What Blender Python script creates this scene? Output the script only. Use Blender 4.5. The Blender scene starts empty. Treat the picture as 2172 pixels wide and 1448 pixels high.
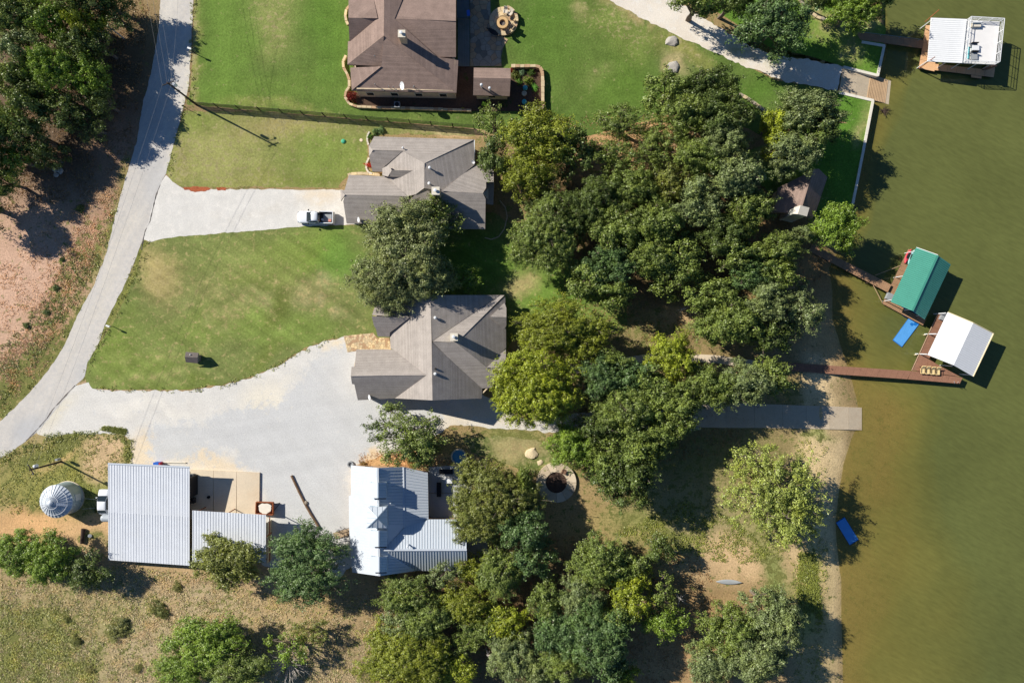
import bpy, bmesh, math, random
import numpy as np
from mathutils import Vector, Matrix, noise
from mathutils.geometry import delaunay_2d_cdt, tessellate_polygon

random.seed(7); np.random.seed(7); noise.seed_set(3)
scene = bpy.context.scene
COL = scene.collection
# ---------------------------------------------------------------- camera
S = 13.0                       # photograph pixels per metre of ground
H = 1448.0 / S                 # flying height of the drone
cam = bpy.data.cameras.new('camera'); cam.sensor_width = 36; cam.lens = 36 * 1448.0 / 2172.0
cam.clip_end = 3000; cam.clip_start = 1
camo = bpy.data.objects.new('camera', cam); COL.objects.link(camo)
camo.location = (0, 0, H); camo.rotation_euler = (0, 0, 0)
scene.camera = camo
# ---------------------------------------------------------------- light
EL = math.radians(33.7)
to_sun = Vector((-0.888 * math.cos(EL), 0.460 * math.cos(EL), math.sin(EL))).normalized()
world = bpy.data.worlds.new('World'); scene.world = world; world.use_nodes = True
wn = world.node_tree
sky = wn.nodes.new('ShaderNodeTexSky'); sky.sky_type = 'NISHITA'; sky.sun_disc = False
sky.sun_elevation = EL; sky.sun_rotation = math.radians(297.4); sky.ozone_density = 9.0; sky.dust_density = 0.3
wn.links.new(sky.outputs[0], wn.nodes['Background'].inputs[0])
wn.nodes['Background'].inputs[1].default_value = 0.06
sun = bpy.data.lights.new('sun', 'SUN'); sun.energy = 5.0; sun.angle = math.radians(0.5)
sun.color = (1.0, 0.94, 0.85)
suno = bpy.data.objects.new('sun', sun); COL.objects.link(suno)
suno.rotation_euler = (-to_sun).to_track_quat('-Z', 'Y').to_euler(); suno.location = (-60, 30, 60)
vs = scene.view_settings
vs.view_transform = 'Standard'; vs.look = 'None'; vs.gamma = 1; vs.exposure = 0.38; vs.use_curve_mapping = False
scene.cycles.max_bounces = 6; scene.cycles.transparent_max_bounces = 12

# ---------------------------------------------------------------- coordinates
WZ = -1.0                      # lake level
SHORE = [(1874, -300), (1874, 60), (1877, 96), (1862, 161), (1792, 143), (1784, 194), (1853, 213), (1831, 320), (1809, 430),
         (1800, 470), (1782, 520), (1758, 570), (1766, 620), (1766, 680), (1785, 740), (1802, 790), (1815, 840),
         (1822, 870), (1818, 905), (1806, 930), (1790, 980), (1778, 1050), (1772, 1110), (1776, 1170), (1784, 1230),
         (1784, 1300), (1788, 1448), (1780, 1900)]
_sh = np.array(SHORE, float); _sh = np.array([1086, 724]) + (_sh - np.array([1086, 724])) * (H + 1) / H
def shore_d(px, py):
    """pixels beyond the shore line (positive over the lake)"""
    px = np.asarray(px, float); py = np.asarray(py, float)
    best = np.full(px.shape, 1e9); sgn = np.zeros(px.shape)
    for (x0, y0), (x1, y1) in zip(_sh[:-1], _sh[1:]):
        dx, dy = x1 - x0, y1 - y0
        t = np.clip(((px - x0) * dx + (py - y0) * dy) / (dx * dx + dy * dy), 0, 1)
        d = np.hypot(px - x0 - t * dx, py - y0 - t * dy)
        cr = (px - x0) * dy - (py - y0) * dx
        m = d < best - 1e-9
        best = np.where(m, d, best); sgn = np.where(m, np.sign(cr), sgn)
    return best * np.where(sgn == 0, 1, sgn)
def gz(px, py):
    d = shore_d(px, py); py = np.asarray(py, float)
    rise = np.where(py < 440, 14.0, np.where(py < 560, 14 + (py - 440) / 120 * 70, 84.0))
    land = np.clip(-d / rise, 0, 1)
    land = land * (1.6 - .6 * land)
    z = WZ + (0 - WZ) * land
    bed = WZ - 0.01 - np.clip(d, 0, None) / S * 0.16
    bed = np.maximum(bed, -5.0)
    return np.where(d > 0, bed, z)
def W(px, py, z=None):
    if z is None: z = float(gz(px, py))
    k = (H - z) / H / S
    return Vector(((px - 1086) * k, (724 - py) * k, z))
def PX(x, y):                   # ground level world -> pixel (arrays too)
    return x * S + 1086, 724 - y * S
def C(r, g, b, k=1.0):
    f = lambda c: (((c / 255 + 0.055) / 1.055) ** 2.4 if c > 10 else c / 255 / 12.92) * k
    return (f(r), f(g), f(b))

# ---------------------------------------------------------------- objects
ORG = {}
def tag(o, label=None, cat=None, group=None, kind=None):
    if label: o['label'] = label
    if cat: o['category'] = cat
    if group: o['group'] = group
    if kind: o['kind'] = kind
    return o
def empty(name, loc, label, cat, group=None):
    o = bpy.data.objects.new(name, None); COL.objects.link(o)
    o.location = loc; o.empty_display_size = 0.3; ORG[o.name] = Vector(loc)
    return tag(o, label, cat, group)
class MB:
    def __init__(s): s.v = []; s.f = []
    def add(s, vs_, fs):
        n = len(s.v); s.v += [tuple(v) for v in vs_]; s.f += [tuple(i + n for i in f) for f in fs]; return s
    def box(s, c, size, rz=0.0, axes=None):
        hx, hy, hz = [q / 2 for q in size]; c = Vector(c)
        if axes is None:
            X = Vector((math.cos(rz), math.sin(rz), 0)); Y = Vector((-math.sin(rz), math.cos(rz), 0)); Z = Vector((0, 0, 1))
        else: X, Y, Z = axes
        vv = [c + X * (a * hx) + Y * (b * hy) + Z * (d * hz) for d in (-1, 1) for a, b in ((-1, -1), (1, -1), (1, 1), (-1, 1))]
        return s.add(vv, [(3, 2, 1, 0), (4, 5, 6, 7), (0, 1, 5, 4), (1, 2, 6, 5), (2, 3, 7, 6), (3, 0, 4, 7)])
    def beam(s, p0, p1, w, h):
        p0 = Vector(p0); p1 = Vector(p1); d = p1 - p0; L = d.length
        if L < 1e-6: return s
        X = d / L; up = Vector((0, 0, 1)) if abs(X.z) < 0.95 else Vector((0, 1, 0))
        Y = up.cross(X).normalized(); Z = X.cross(Y)
        return s.box((p0 + p1) / 2, (L, w, h), axes=(X, Y, Z))
    def tube(s, p0, p1, r0, r1=None, n=8, caps=True):
        r1 = r0 if r1 is None else r1
        p0 = Vector(p0); p1 = Vector(p1); d = (p1 - p0)
        if d.length < 1e-6: return s
        d.normalize()
        a = d.orthogonal().normalized(); b = d.cross(a)
        vv = []
        for p, r in ((p0, r0), (p1, r1)):
            for i in range(n):
                t = 2 * math.pi * i / n; vv.append(p + a * (math.cos(t) * r) + b * (math.sin(t) * r))
        fs = [(i, (i + 1) % n, n + (i + 1) % n, n + i) for i in range(n)]
        if caps: fs += [tuple(range(n - 1, -1, -1)), tuple(range(n, 2 * n))]
        return s.add(vv, fs)
    def lathe(s, c, prof, n=24, sx=1, sy=1):
        c = Vector(c); vv = []; fs = []
        for r, z in prof:
            for i in range(n):
                t = 2 * math.pi * i / n; vv.append(c + Vector((math.cos(t) * r * sx, math.sin(t) * r * sy, z)))
        for k in range(len(prof) - 1):
            for i in range(n):
                j = (i + 1) % n; fs.append((k * n + i, k * n + j, (k + 1) * n + j, (k + 1) * n + i))
        if prof[0][0] > 1e-4: fs.append(tuple(range(n - 1, -1, -1)))
        if prof[-1][0] > 1e-4: fs.append(tuple((len(prof) - 1) * n + i for i in range(n)))
        return s.add(vv, fs)
    def slab(s, pts, th):
        """polygon (any 3D outline, top surface) with thickness th downwards"""
        pts = [Vector(p) for p in pts]
        ar = sum(pts[i].x * pts[(i + 1) % len(pts)].y - pts[(i + 1) % len(pts)].x * pts[i].y for i in range(len(pts)))
        if ar < 0: pts.reverse()
        n = len(pts); tris = tessellate_polygon([pts])
        fs = []
        for t in tris:
            a, b, c = [pts[i] for i in t]
            if (b - a).cross(c - a).z < 0: t = (t[0], t[2], t[1])
            fs.append(tuple(t)); fs.append(tuple(n + i for i in reversed(t)))
        for i in range(n):
            j = (i + 1) % n; fs.append((n + i, n + j, j, i))
        return s.add(pts + [p - Vector((0, 0, th)) for p in pts], fs)
    def ball(s, c, r, sz=1.0, n=10, m=6):
        prof = [(math.sin(math.pi * k / m) * r if 0 < k < m else 0.0005, -math.cos(math.pi * k / m) * r * sz) for k in range(m + 1)]
        return s.lathe(c, prof, n)
def obj(name, mb, mat, parent=None, smooth=False, org=None, **tg):
    me = bpy.data.meshes.new(name)
    if parent is not None: org = ORG[parent.name]
    elif org is None:
        a = np.array(mb.v); org = Vector(((a[:, 0].min() + a[:, 0].max()) / 2, (a[:, 1].min() + a[:, 1].max()) / 2, a[:, 2].min()))
    org = Vector(org)
    a = np.array(mb.v, float) - np.array(org)
    me.from_pydata(a.tolist(), [], mb.f); me.update()
    if mat: me.materials.append(mat)
    if smooth: me.polygons.foreach_set('use_smooth', [True] * len(me.polygons))
    o = bpy.data.objects.new(name, me); COL.objects.link(o)
    if parent is not None: o.parent = parent
    else: o.location = org
    ORG[o.name] = org
    return tag(o, **tg)
def copy_tree(o, loc, rz=0, scale=None, label=None, group=None):
    r = o.copy(); COL.objects.link(r); r.location = loc; r.rotation_euler = (0, 0, rz)
    if scale: r.scale = scale
    if label: r['label'] = label
    if group: r['group'] = group
    for c in list(o.children):
        cc = c.copy(); COL.objects.link(cc); cc.parent = r
        for g in list(c.children):
            gg = g.copy(); COL.objects.link(gg); gg.parent = cc
    return r

# ---------------------------------------------------------------- materials
MATS = {}
def nodes(m):
    m.use_nodes = True; nt = m.node_tree
    return nt, nt.nodes['Principled BSDF'], nt.links
def N(nt, typ, **kw):
    n = nt.nodes.new(typ)
    for k, v in kw.items(): setattr(n, k, v)
    return n
def mat(name, col, var=0.12, scale=2.0, rough=0.8, bump=0.0, metal=0.0, fine=0.0, stain=None, spec=0.3, courses=0):
    """plain procedural surface: colour broken up by two noises, optional stains and relief"""
    if name in MATS: return MATS[name]
    m = bpy.data.materials.new(name); nt, bs, L = nodes(m); MATS[name] = m
    tc = N(nt, 'ShaderNodeTexCoord'); geo = N(nt, 'ShaderNodeNewGeometry')
    n1 = N(nt, 'ShaderNodeTexNoise'); n1.inputs['Scale'].default_value = scale; n1.inputs['Detail'].default_value = 6
    L.new(geo.outputs['Position'], n1.inputs['Vector'])
    n2 = N(nt, 'ShaderNodeTexNoise'); n2.inputs['Scale'].default_value = scale * 9; n2.inputs['Detail'].default_value = 3
    L.new(geo.outputs['Position'], n2.inputs['Vector'])
    mr = N(nt, 'ShaderNodeMapRange'); mr.inputs[1].default_value = 0.3; mr.inputs[2].default_value = 0.7
    mr.inputs[3].default_value = 1 - var; mr.inputs[4].default_value = 1 + var
    L.new(n1.outputs[0], mr.inputs[0])
    mr2 = N(nt, 'ShaderNodeMapRange'); mr2.inputs[1].default_value = 0.3; mr2.inputs[2].default_value = 0.7
    mr2.inputs[3].default_value = 1 - fine; mr2.inputs[4].default_value = 1 + fine
    L.new(n2.outputs[0], mr2.inputs[0])
    mu = N(nt, 'ShaderNodeMath', operation='MULTIPLY'); L.new(mr.outputs[0], mu.inputs[0]); L.new(mr2.outputs[0], mu.inputs[1])
    val = mu.outputs[0]
    if courses:
        sp = N(nt, 'ShaderNodeSeparateXYZ'); L.new(geo.outputs['Position'], sp.inputs[0])
        mm = N(nt, 'ShaderNodeMath', operation='MULTIPLY'); mm.inputs[1].default_value = courses; L.new(sp.outputs[2], mm.inputs[0])
        fl = N(nt, 'ShaderNodeMath', operation='FLOOR'); L.new(mm.outputs[0], fl.inputs[0])
        wn_ = N(nt, 'ShaderNodeTexWhiteNoise', noise_dimensions='1D'); L.new(fl.outputs[0], wn_.inputs['W'])
        mr3 = N(nt, 'ShaderNodeMapRange'); mr3.inputs[3].default_value = 0.9; mr3.inputs[4].default_value = 1.1
        L.new(wn_.outputs[0], mr3.inputs[0])
        m3 = N(nt, 'ShaderNodeMath', operation='MULTIPLY'); L.new(val, m3.inputs[0]); L.new(mr3.outputs[0], m3.inputs[1]); val = m3.outputs[0]
    vm = N(nt, 'ShaderNodeVectorMath', operation='SCALE'); vm.inputs[0].default_value = col; L.new(val, vm.inputs['Scale'])
    out = vm.outputs[0]
    if stain:
        sc, amt, sscale = stain
        n3 = N(nt, 'ShaderNodeTexNoise'); n3.inputs['Scale'].default_value = sscale; n3.inputs['Detail'].default_value = 8; n3.inputs['Roughness'].default_value = 0.65
        L.new(geo.outputs['Position'], n3.inputs['Vector'])
        m4 = N(nt, 'ShaderNodeMapRange'); m4.inputs[1].default_value = 0.5; m4.inputs[2].default_value = 0.72; m4.inputs[4].default_value = amt
        L.new(n3.outputs[0], m4.inputs[0])
        mx = N(nt, 'ShaderNodeMix', data_type='RGBA'); L.new(m4.outputs[0], mx.inputs[0]); L.new(out, mx.inputs[6]); mx.inputs[7].default_value = (*sc, 1)
        out = mx.outputs[2]
    L.new(out, bs.inputs['Base Color'])
    bs.inputs['Roughness'].default_value = rough; bs.inputs['Metallic'].default_value = metal
    bs.inputs['Specular IOR Level'].default_value = spec
    if bump:
        b = N(nt, 'ShaderNodeBump'); b.inputs['Strength'].default_value = min(1, bump * 10); b.inputs['Distance'].default_value = bump
        L.new(n2.outputs[0], b.inputs['Height']); L.new(b.outputs[0], bs.inputs['Normal'])
    return m
def ground_mat(name, alt, fine=0.22, mid=0.18, bump=0.05, fscale=3.5, stripe=None, alt_scale=0.5, soft=6.0, flow=None):
    """colour from the vertex layer 'tint'; its alpha says how much of the second soil/plant colour breaks through"""
    m = bpy.data.materials.new(name); nt, bs, L = nodes(m)
    at = N(nt, 'ShaderNodeVertexColor', layer_name='tint')
    geo = N(nt, 'ShaderNodeNewGeometry')
    def nz(scale, det=6, rough=0.6, vec=None):
        n = N(nt, 'ShaderNodeTexNoise'); n.inputs['Scale'].default_value = scale; n.inputs['Detail'].default_value = det
        n.inputs['Roughness'].default_value = rough; L.new(vec or geo.outputs['Position'], n.inputs['Vector']); return n
    nA = nz(alt_scale, 9, 0.72)
    sub = N(nt, 'ShaderNodeMath', operation='SUBTRACT'); sub.inputs[1].default_value = 0.5
    mrN = N(nt, 'ShaderNodeMapRange'); mrN.inputs[1].default_value = 0.32; mrN.inputs[2].default_value = 0.68; L.new(nA.outputs[0], mrN.inputs[0])
    s1 = N(nt, 'ShaderNodeMath', operation='SUBTRACT'); L.new(at.outputs['Alpha'], s1.inputs[0]); L.new(mrN.outputs[0], s1.inputs[1])
    s2 = N(nt, 'ShaderNodeMath', operation='MULTIPLY_ADD'); s2.inputs[1].default_value = soft; s2.inputs[2].default_value = 0.5; s2.use_clamp = True
    L.new(s1.outputs[0], s2.inputs[0])
    mx = N(nt, 'ShaderNodeMix', data_type='RGBA'); L.new(s2.outputs[0], mx.inputs[0]); L.new(at.outputs['Color'], mx.inputs[6]); mx.inputs[7].default_value = (*alt, 1)
    nF = nz(fscale, 5, 0.75); nM = nz(0.35, 6, 0.65)
    def rng(o, a):
        r = N(nt, 'ShaderNodeMapRange'); r.inputs[1].default_value = 0.28; r.inputs[2].default_value = 0.72; r.inputs[3].default_value = 1 - a; r.inputs[4].default_value = 1 + a
        L.new(o, r.inputs[0]); return r.outputs[0]
    mu = N(nt, 'ShaderNodeMath', operation='MULTIPLY'); L.new(rng(nF.outputs[0], fine), mu.inputs[0]); L.new(rng(nM.outputs[0], mid), mu.inputs[1])
    val = mu.outputs[0]
    for (ang, sx, sy, a) in (stripe or []):
        mp = N(nt, 'ShaderNodeMapping'); mp.vector_type = 'TEXTURE'; mp.inputs['Rotation'].default_value = (0, 0, math.radians(ang)); mp.inputs['Scale'].default_value = (1 / sx, 1 / sy, 1)
        L.new(geo.outputs['Position'], mp.inputs['Vector'])
        nS = nz(1.0, 4, 0.6, mp.outputs[0])
        m3 = N(nt, 'ShaderNodeMath', operation='MULTIPLY'); L.new(val, m3.inputs[0]); L.new(rng(nS.outputs[0], a), m3.inputs[1]); val = m3.outputs[0]
    vm = N(nt, 'ShaderNodeVectorMath', operation='SCALE'); L.new(mx.outputs[2], vm.inputs[0]); L.new(val, vm.inputs['Scale'])
    L.new(vm.outputs[0], bs.inputs['Base Color']); bs.inputs['Roughness'].default_value = 0.95; bs.inputs['Specular IOR Level'].default_value = 0.1
    b = N(nt, 'ShaderNodeBump'); b.inputs['Strength'].default_value = 0.9; b.inputs['Distance'].default_value = bump
    L.new(nF.outputs[0], b.inputs['Height']); L.new(b.outputs[0], bs.inputs['Normal'])
    return m
def leaf_mat(name, transl=0.16):
    m = bpy.data.materials.new(name); m.use_nodes = True; nt = m.node_tree; L = nt.links
    for n in list(nt.nodes): nt.nodes.remove(n)
    out = N(nt, 'ShaderNodeOutputMaterial'); oi = N(nt, 'ShaderNodeObjectInfo')
    at = N(nt, 'ShaderNodeAttribute', attribute_name='rnd')
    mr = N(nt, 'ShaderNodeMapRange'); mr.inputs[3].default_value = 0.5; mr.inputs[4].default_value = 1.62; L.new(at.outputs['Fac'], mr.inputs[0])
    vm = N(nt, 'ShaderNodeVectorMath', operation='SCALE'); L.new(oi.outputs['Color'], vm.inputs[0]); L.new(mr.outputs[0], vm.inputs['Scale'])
    # some clumps older and yellower than others
    geo = N(nt, 'ShaderNodeNewGeometry'); nz = N(nt, 'ShaderNodeTexNoise'); nz.inputs['Scale'].default_value = 0.45; nz.inputs['Detail'].default_value = 3
    L.new(geo.outputs['Position'], nz.inputs['Vector'])
    m2 = N(nt, 'ShaderNodeMapRange'); m2.inputs[1].default_value = 0.45; m2.inputs[2].default_value = 0.7; m2.inputs[4].default_value = 0.7; L.new(nz.outputs[0], m2.inputs[0])
    tint = N(nt, 'ShaderNodeVectorMath', operation='MULTIPLY'); tint.inputs[1].default_value = (1.28, 1.2, 0.8); L.new(vm.outputs[0], tint.inputs[0])
    mx = N(nt, 'ShaderNodeMix', data_type='RGBA'); L.new(m2.outputs[0], mx.inputs[0]); L.new(vm.outputs[0], mx.inputs[6]); L.new(tint.outputs[0], mx.inputs[7])
    d = N(nt, 'ShaderNodeBsdfDiffuse'); t = N(nt, 'ShaderNodeBsdfTranslucent'); ms = N(nt, 'ShaderNodeMixShader'); ms.inputs[0].default_value = transl
    g = N(nt, 'ShaderNodeBsdfGlossy'); g.inputs['Roughness'].default_value = 0.45; g.inputs['Color'].default_value = (0.9, 0.9, 0.85, 1)
    ms2 = N(nt, 'ShaderNodeMixShader'); ms2.inputs[0].default_value = 0.04
    L.new(mx.outputs[2], d.inputs[0]); L.new(mx.outputs[2], t.inputs[0])
    L.new(d.outputs[0], ms.inputs[1]); L.new(t.outputs[0], ms.inputs[2]); L.new(ms.outputs[0], ms2.inputs[1]); L.new(g.outputs[0], ms2.inputs[2])
    L.new(ms2.outputs[0], out.inputs[0])
    return m

# ---------------------------------------------------------------- sheets with painted soil colours
def inside(poly, x, y):
    r = np.zeros(x.shape, bool); n = len(poly)
    for i in range(n):
        x0, y0 = poly[i]; x1, y1 = poly[(i + 1) % n]
        if y0 == y1: continue
        c = ((y0 > y) != (y1 > y)) & (x < (x1 - x0) * (y - y0) / (y1 - y0) + x0)
        r ^= c
    return r
def tint_layer(me, px, py, base, blobs):
    """base (r,g,b,a); blobs: (cx,cy,rx,ry,rgb or None,alpha or None,strength[,angle])"""
    col = np.tile(np.array(base, float), (len(px), 1))
    # warp so that blob outlines are uneven
    wx = np.array([noise.noise((a * 0.012, b * 0.012, 3.1)) for a, b in zip(px, py)]); wy = np.array([noise.noise((a * 0.012, b * 0.012, 9.7)) for a, b in zip(px, py)])
    w2 = np.array([noise.noise((a * 0.05, b * 0.05, 1.7)) for a, b in zip(px, py)])
    qx = px + wx * 34 + w2 * 12; qy = py + wy * 34 - w2 * 12
    for bl in blobs:
        cx, cy, rx, ry, rgb, al, st = bl[:7]; an = math.radians(bl[7]) if len(bl) > 7 else 0
        dx = qx - cx; dy = qy - cy
        u = (dx * math.cos(an) + dy * math.sin(an)) / rx; v = (-dx * math.sin(an) + dy * math.cos(an)) / ry
        w = np.exp(-((u * u + v * v) ** 1.5)) * st
        if rgb is not None: col[:, :3] = col[:, :3] * (1 - w[:, None]) + np.array(rgb) * w[:, None]
        if al is not None: col[:, 3] = col[:, 3] * (1 - w) + al * w
    ca = me.color_attributes.new('tint', 'FLOAT_COLOR', 'POINT')
    ca.data.foreach_set('color', col.ravel())
def ragged(pts, step, amp, seed=0.0, closed=True):
    out = []; n = len(pts)
    for i in range(n if closed else n - 1):
        a = Vector(pts[i]); b = Vector(pts[(i + 1) % n]); L = (b - a).length; k = max(1, int(L / step))
        d = (b - a).normalized() if L > 0 else Vector((1, 0)); nn = Vector((-d.y, d.x))
        for j in range(k):
            p = a + (b - a) * (j / k)
            f = noise.noise((p.x * 0.9, p.y * 0.9, seed)) * 1.0 + noise.noise((p.x * 2.7, p.y * 2.7, seed + 5)) * 0.6
            out.append(p + nn * f * amp)
    return out
def sheet(name, poly, lift, mat_, base, blobs=(), amp=0.25, step=0.45, dens=1.1, kind='structure', follow=False, seed=0.0, label=None, patches=()):
    w = [W(x, y, 0).xy for x, y in poly]
    rg = ragged(w, step, amp, seed) if amp > 0 else w
    a = np.array([(p.x, p.y) for p in rg])
    gx, gy = np.meshgrid(np.arange(a[:, 0].min(), a[:, 0].max(), dens), np.arange(a[:, 1].min(), a[:, 1].max(), dens))
    gx = gx.ravel() + np.random.uniform(-.25, .25, gx.size) * dens; gy = gy.ravel() + np.random.uniform(-.25, .25, gy.size) * dens
    m = inside([(p.x, p.y) for p in rg], gx, gy)
    pts = [Vector(p) for p in rg] + [Vector((x, y)) for x, y in zip(gx[m], gy[m])]
    n = len(rg)
    vv, ee, ff, _, _, _ = delaunay_2d_cdt(pts, [(i, (i + 1) % n) for i in range(n)], [], 1, 1e-4)
    v = np.array([(p.x, p.y) for p in vv]); px, py = PX(v[:, 0], v[:, 1])
    z = np.full(len(v), float(lift))
    if follow: z = gz(px, py) + lift
    me = bpy.data.meshes.new(name); me.from_pydata(np.column_stack([v, z]).tolist(), [], [tuple(f) for f in ff]); me.update()
    fix = [p for p in me.polygons if p.normal.z < 0]
    if fix: me.flip_normals() if len(fix) > len(me.polygons) / 2 else None
    tint_layer(me, px, py, base, blobs)
    for poly2, alpha in patches:      # a second kind of gravel spread with a soft, worn edge
        acc = np.zeros(len(px))
        qx = px + np.array([noise.noise((a * .02, b * .02, 4)) * 22 for a, b in zip(px, py)]); qy = py + np.array([noise.noise((a * .02, b * .02, 8)) * 22 for a, b in zip(px, py)])
        for k in range(13):
            rr_ = 0 if k == 0 else (9 if k < 7 else 18); acc += inside(poly2, qx + rr_ * math.cos(k * 1.05), qy + rr_ * math.sin(k * 1.05))
        acc /= 13; L_ = me.color_attributes['tint']; ar = np.zeros(len(px) * 4); L_.data.foreach_get('color', ar); ar = ar.reshape(-1, 4)
        ar[:, 3] = ar[:, 3] * (1 - acc) + alpha * acc; L_.data.foreach_set('color', ar.ravel())
    me.materials.append(mat_)
    o = bpy.data.objects.new(name, me); COL.objects.link(o); ORG[o.name] = Vector((0, 0, 0))
    return tag(o, label=label, kind=kind)
# ================================================================ GROUND
def axis(lo, hi, a, b, st):
    mid = list(np.arange(a, b + st, st)); L = []; x = a
    d = st
    while x > lo: d *= 1.35; x -= d; L.append(max(x, lo))
    R = []; x = mid[-1]; d = st
    while x < hi: d *= 1.35; x += d; R.append(min(x, hi))
    return np.array(L[::-1] + mid + R)
xs = axis(-900, 900, -90, 90, 0.6); ys = axis(-900, 900, -60, 60, 0.6)
X, Y = np.meshgrid(xs, ys); nx, ny = len(xs), len(ys)
pxg, pyg = PX(X.ravel(), Y.ravel())
Z = gz(pxg, pyg)
idx = np.arange(nx * ny).reshape(ny, nx)
faces = np.stack([idx[:-1, :-1], idx[:-1, 1:], idx[1:, 1:], idx[1:, :-1]], -1).reshape(-1, 4)
me = bpy.data.meshes.new('ground')
me.from_pydata(np.column_stack([X.ravel(), Y.ravel(), Z]).tolist(), [], faces.tolist()); me.update()
RED = C(200, 166, 140); SOIL = C(196, 170, 128); LEAFY = C(100, 84, 68); DRY = C(180, 162, 128); OLV = C(156, 148, 98)
GRN = C(112, 134, 70); SAND = C(222, 196, 150); BED = C(158, 140, 90); WEED = C(126, 132, 62); ORN = C(216, 172, 122)
G = [
 # west bank: red earth with brown scrub and a green verge
 (60, 620, 260, 420, RED, .34, 1), (130, 200, 240, 260, LEAFY, .12, 1), (40, 600, 110, 130, C(208, 172, 146), .14, .8),
 (150, 580, 26, 140, C(176, 134, 104), .55, .8, 28), (120, 700, 40, 110, C(170, 138, 106), .6, .8, 30), (40, 790, 120, 60, C(150, 124, 86), .75, .9, -35),
 (20, 850, 70, 30, C(140, 138, 72), .8, .9, -30), (232, 500, 14, 110, WEED, .6, .9, 28), (190, 640, 12, 120, WEED, .6, .9, 25), (120, 760, 12, 100, WEED, .6, .8, 32),
 (262, 400, 14, 60, WEED, .5, .8, 12), (250, 280, 60, 90, C(190, 150, 122), .2, .7),
 (250, 630, 22, 150, WEED, .5, .95, 27), (300, 530, 16, 40, WEED, .5, .9, 20), (200, 745, 18, 60, WEED, .5, .95, 30),
 # yard around the grain bin
 (120, 1010, 170, 110, C(142, 140, 74), .45, 1), (215, 1015, 40, 90, SOIL, .1, 1), (235, 950, 60, 40, C(206, 176, 138), .3, .9), (130, 960, 70, 12, C(205, 172, 122), .2, .8, -25),
 (75, 1120, 140, 34, ORN, .08, 1), (200, 1130, 60, 60, C(212, 174, 128), .15, 1), (190, 1060, 60, 40, C(120, 138, 62), .6, .8), (150, 935, 110, 16, C(112, 128, 60), .8, .9, -18),
 (60, 1010, 80, 26, C(150, 146, 86), .4, .7), (265, 960, 20, 40, C(120, 128, 62), .7, .8), (215, 1150, 30, 14, C(126, 124, 66), .7, .8),
 # rough field in the south-west
 (400, 1340, 520, 170, DRY, .36, 1), (40, 1380, 170, 110, C(140, 140, 84), .7, .9), (700, 1260, 180, 90, C(184, 158, 112), .2, .7), (520, 1210, 260, 40, C(188, 158, 116), .25, .8),
 (210, 1300, 120, 60, C(160, 150, 100), .5, .7), (330, 1310, 160, 10, C(188, 160, 120), .1, .7, -38),
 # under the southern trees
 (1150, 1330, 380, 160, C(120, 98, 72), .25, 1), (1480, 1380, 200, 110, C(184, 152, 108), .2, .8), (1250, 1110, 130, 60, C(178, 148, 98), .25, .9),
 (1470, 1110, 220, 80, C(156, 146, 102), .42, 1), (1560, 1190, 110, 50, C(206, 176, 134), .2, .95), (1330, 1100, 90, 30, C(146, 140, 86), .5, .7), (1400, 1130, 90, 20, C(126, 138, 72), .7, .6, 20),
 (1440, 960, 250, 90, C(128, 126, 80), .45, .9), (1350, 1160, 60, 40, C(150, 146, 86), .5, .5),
 (1120, 960, 70, 50, C(170, 152, 104), .45, .9), (1080, 935, 60, 30, C(118, 134, 66), .8, .7), (1180, 1010, 60, 70, C(180, 150, 108), .3, .7),
 (860, 960, 90, 34, ORN, .1, 1), (950, 945, 40, 30, C(140, 130, 74), .5, .7),
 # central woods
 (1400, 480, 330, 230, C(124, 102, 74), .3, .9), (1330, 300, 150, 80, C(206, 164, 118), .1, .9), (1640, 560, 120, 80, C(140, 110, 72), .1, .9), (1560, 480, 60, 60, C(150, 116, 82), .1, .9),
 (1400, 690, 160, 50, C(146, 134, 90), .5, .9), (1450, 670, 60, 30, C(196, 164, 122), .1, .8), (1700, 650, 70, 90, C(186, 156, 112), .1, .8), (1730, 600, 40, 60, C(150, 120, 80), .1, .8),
 (1320, 840, 300, 90, C(130, 120, 82), .3, .8), (1690, 830, 60, 30, C(150, 136, 84), .5, .9), (1000, 275, 110, 14, C(214, 182, 140), .1, .9),
 # lake shore
 (1740, 820, 34, 70, SAND, .12, 1), (1770, 720, 40, 60, C(192, 160, 112), .1, 1), (1748, 980, 46, 80, SAND, .14, 1), (1750, 1200, 66, 260, C(214, 190, 142), .16, 1),
 (1712, 1260, 24, 90, C(150, 160, 62), .75, .95), (1640, 1210, 26, 90, C(120, 138, 72), .7, .8, -20), (1740, 1330, 34, 110, C(182, 162, 112), .2, .9), (1712, 995, 16, 30, C(130, 146, 66), .8, .7),
 (1740, 925, 30, 14, C(130, 150, 70), .8, .7), (1690, 1130, 20, 60, C(210, 182, 140), .1, .6),
]
base = (*C(158, 136, 96), .3)
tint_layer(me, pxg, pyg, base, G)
ca = me.color_attributes['tint']; arr = np.zeros(nx * ny * 4); ca.data.foreach_get('color', arr); arr = arr.reshape(-1, 4)
d = shore_d(pxg, pyg)
m = np.clip((d + 6) / 14, 0, 1)
wet = np.clip(1 - np.abs(d + 3) / 14, 0, 1) * 0.30
arr[:, :3] = arr[:, :3] * (1 - wet[:, None]) + np.array(C(150, 122, 80)) * wet[:, None]
arr[:, :3] = arr[:, :3] * (1 - m[:, None]) + np.array(BED) * m[:, None]
arr[:, 3] = arr[:, 3] * (1 - m) + 0.3 * m
ca.data.foreach_set('color', arr.ravel())
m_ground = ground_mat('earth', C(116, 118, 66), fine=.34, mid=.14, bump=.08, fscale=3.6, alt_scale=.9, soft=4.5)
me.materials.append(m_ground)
me.polygons.foreach_set('use_smooth', [True] * len(me.polygons))
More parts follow.
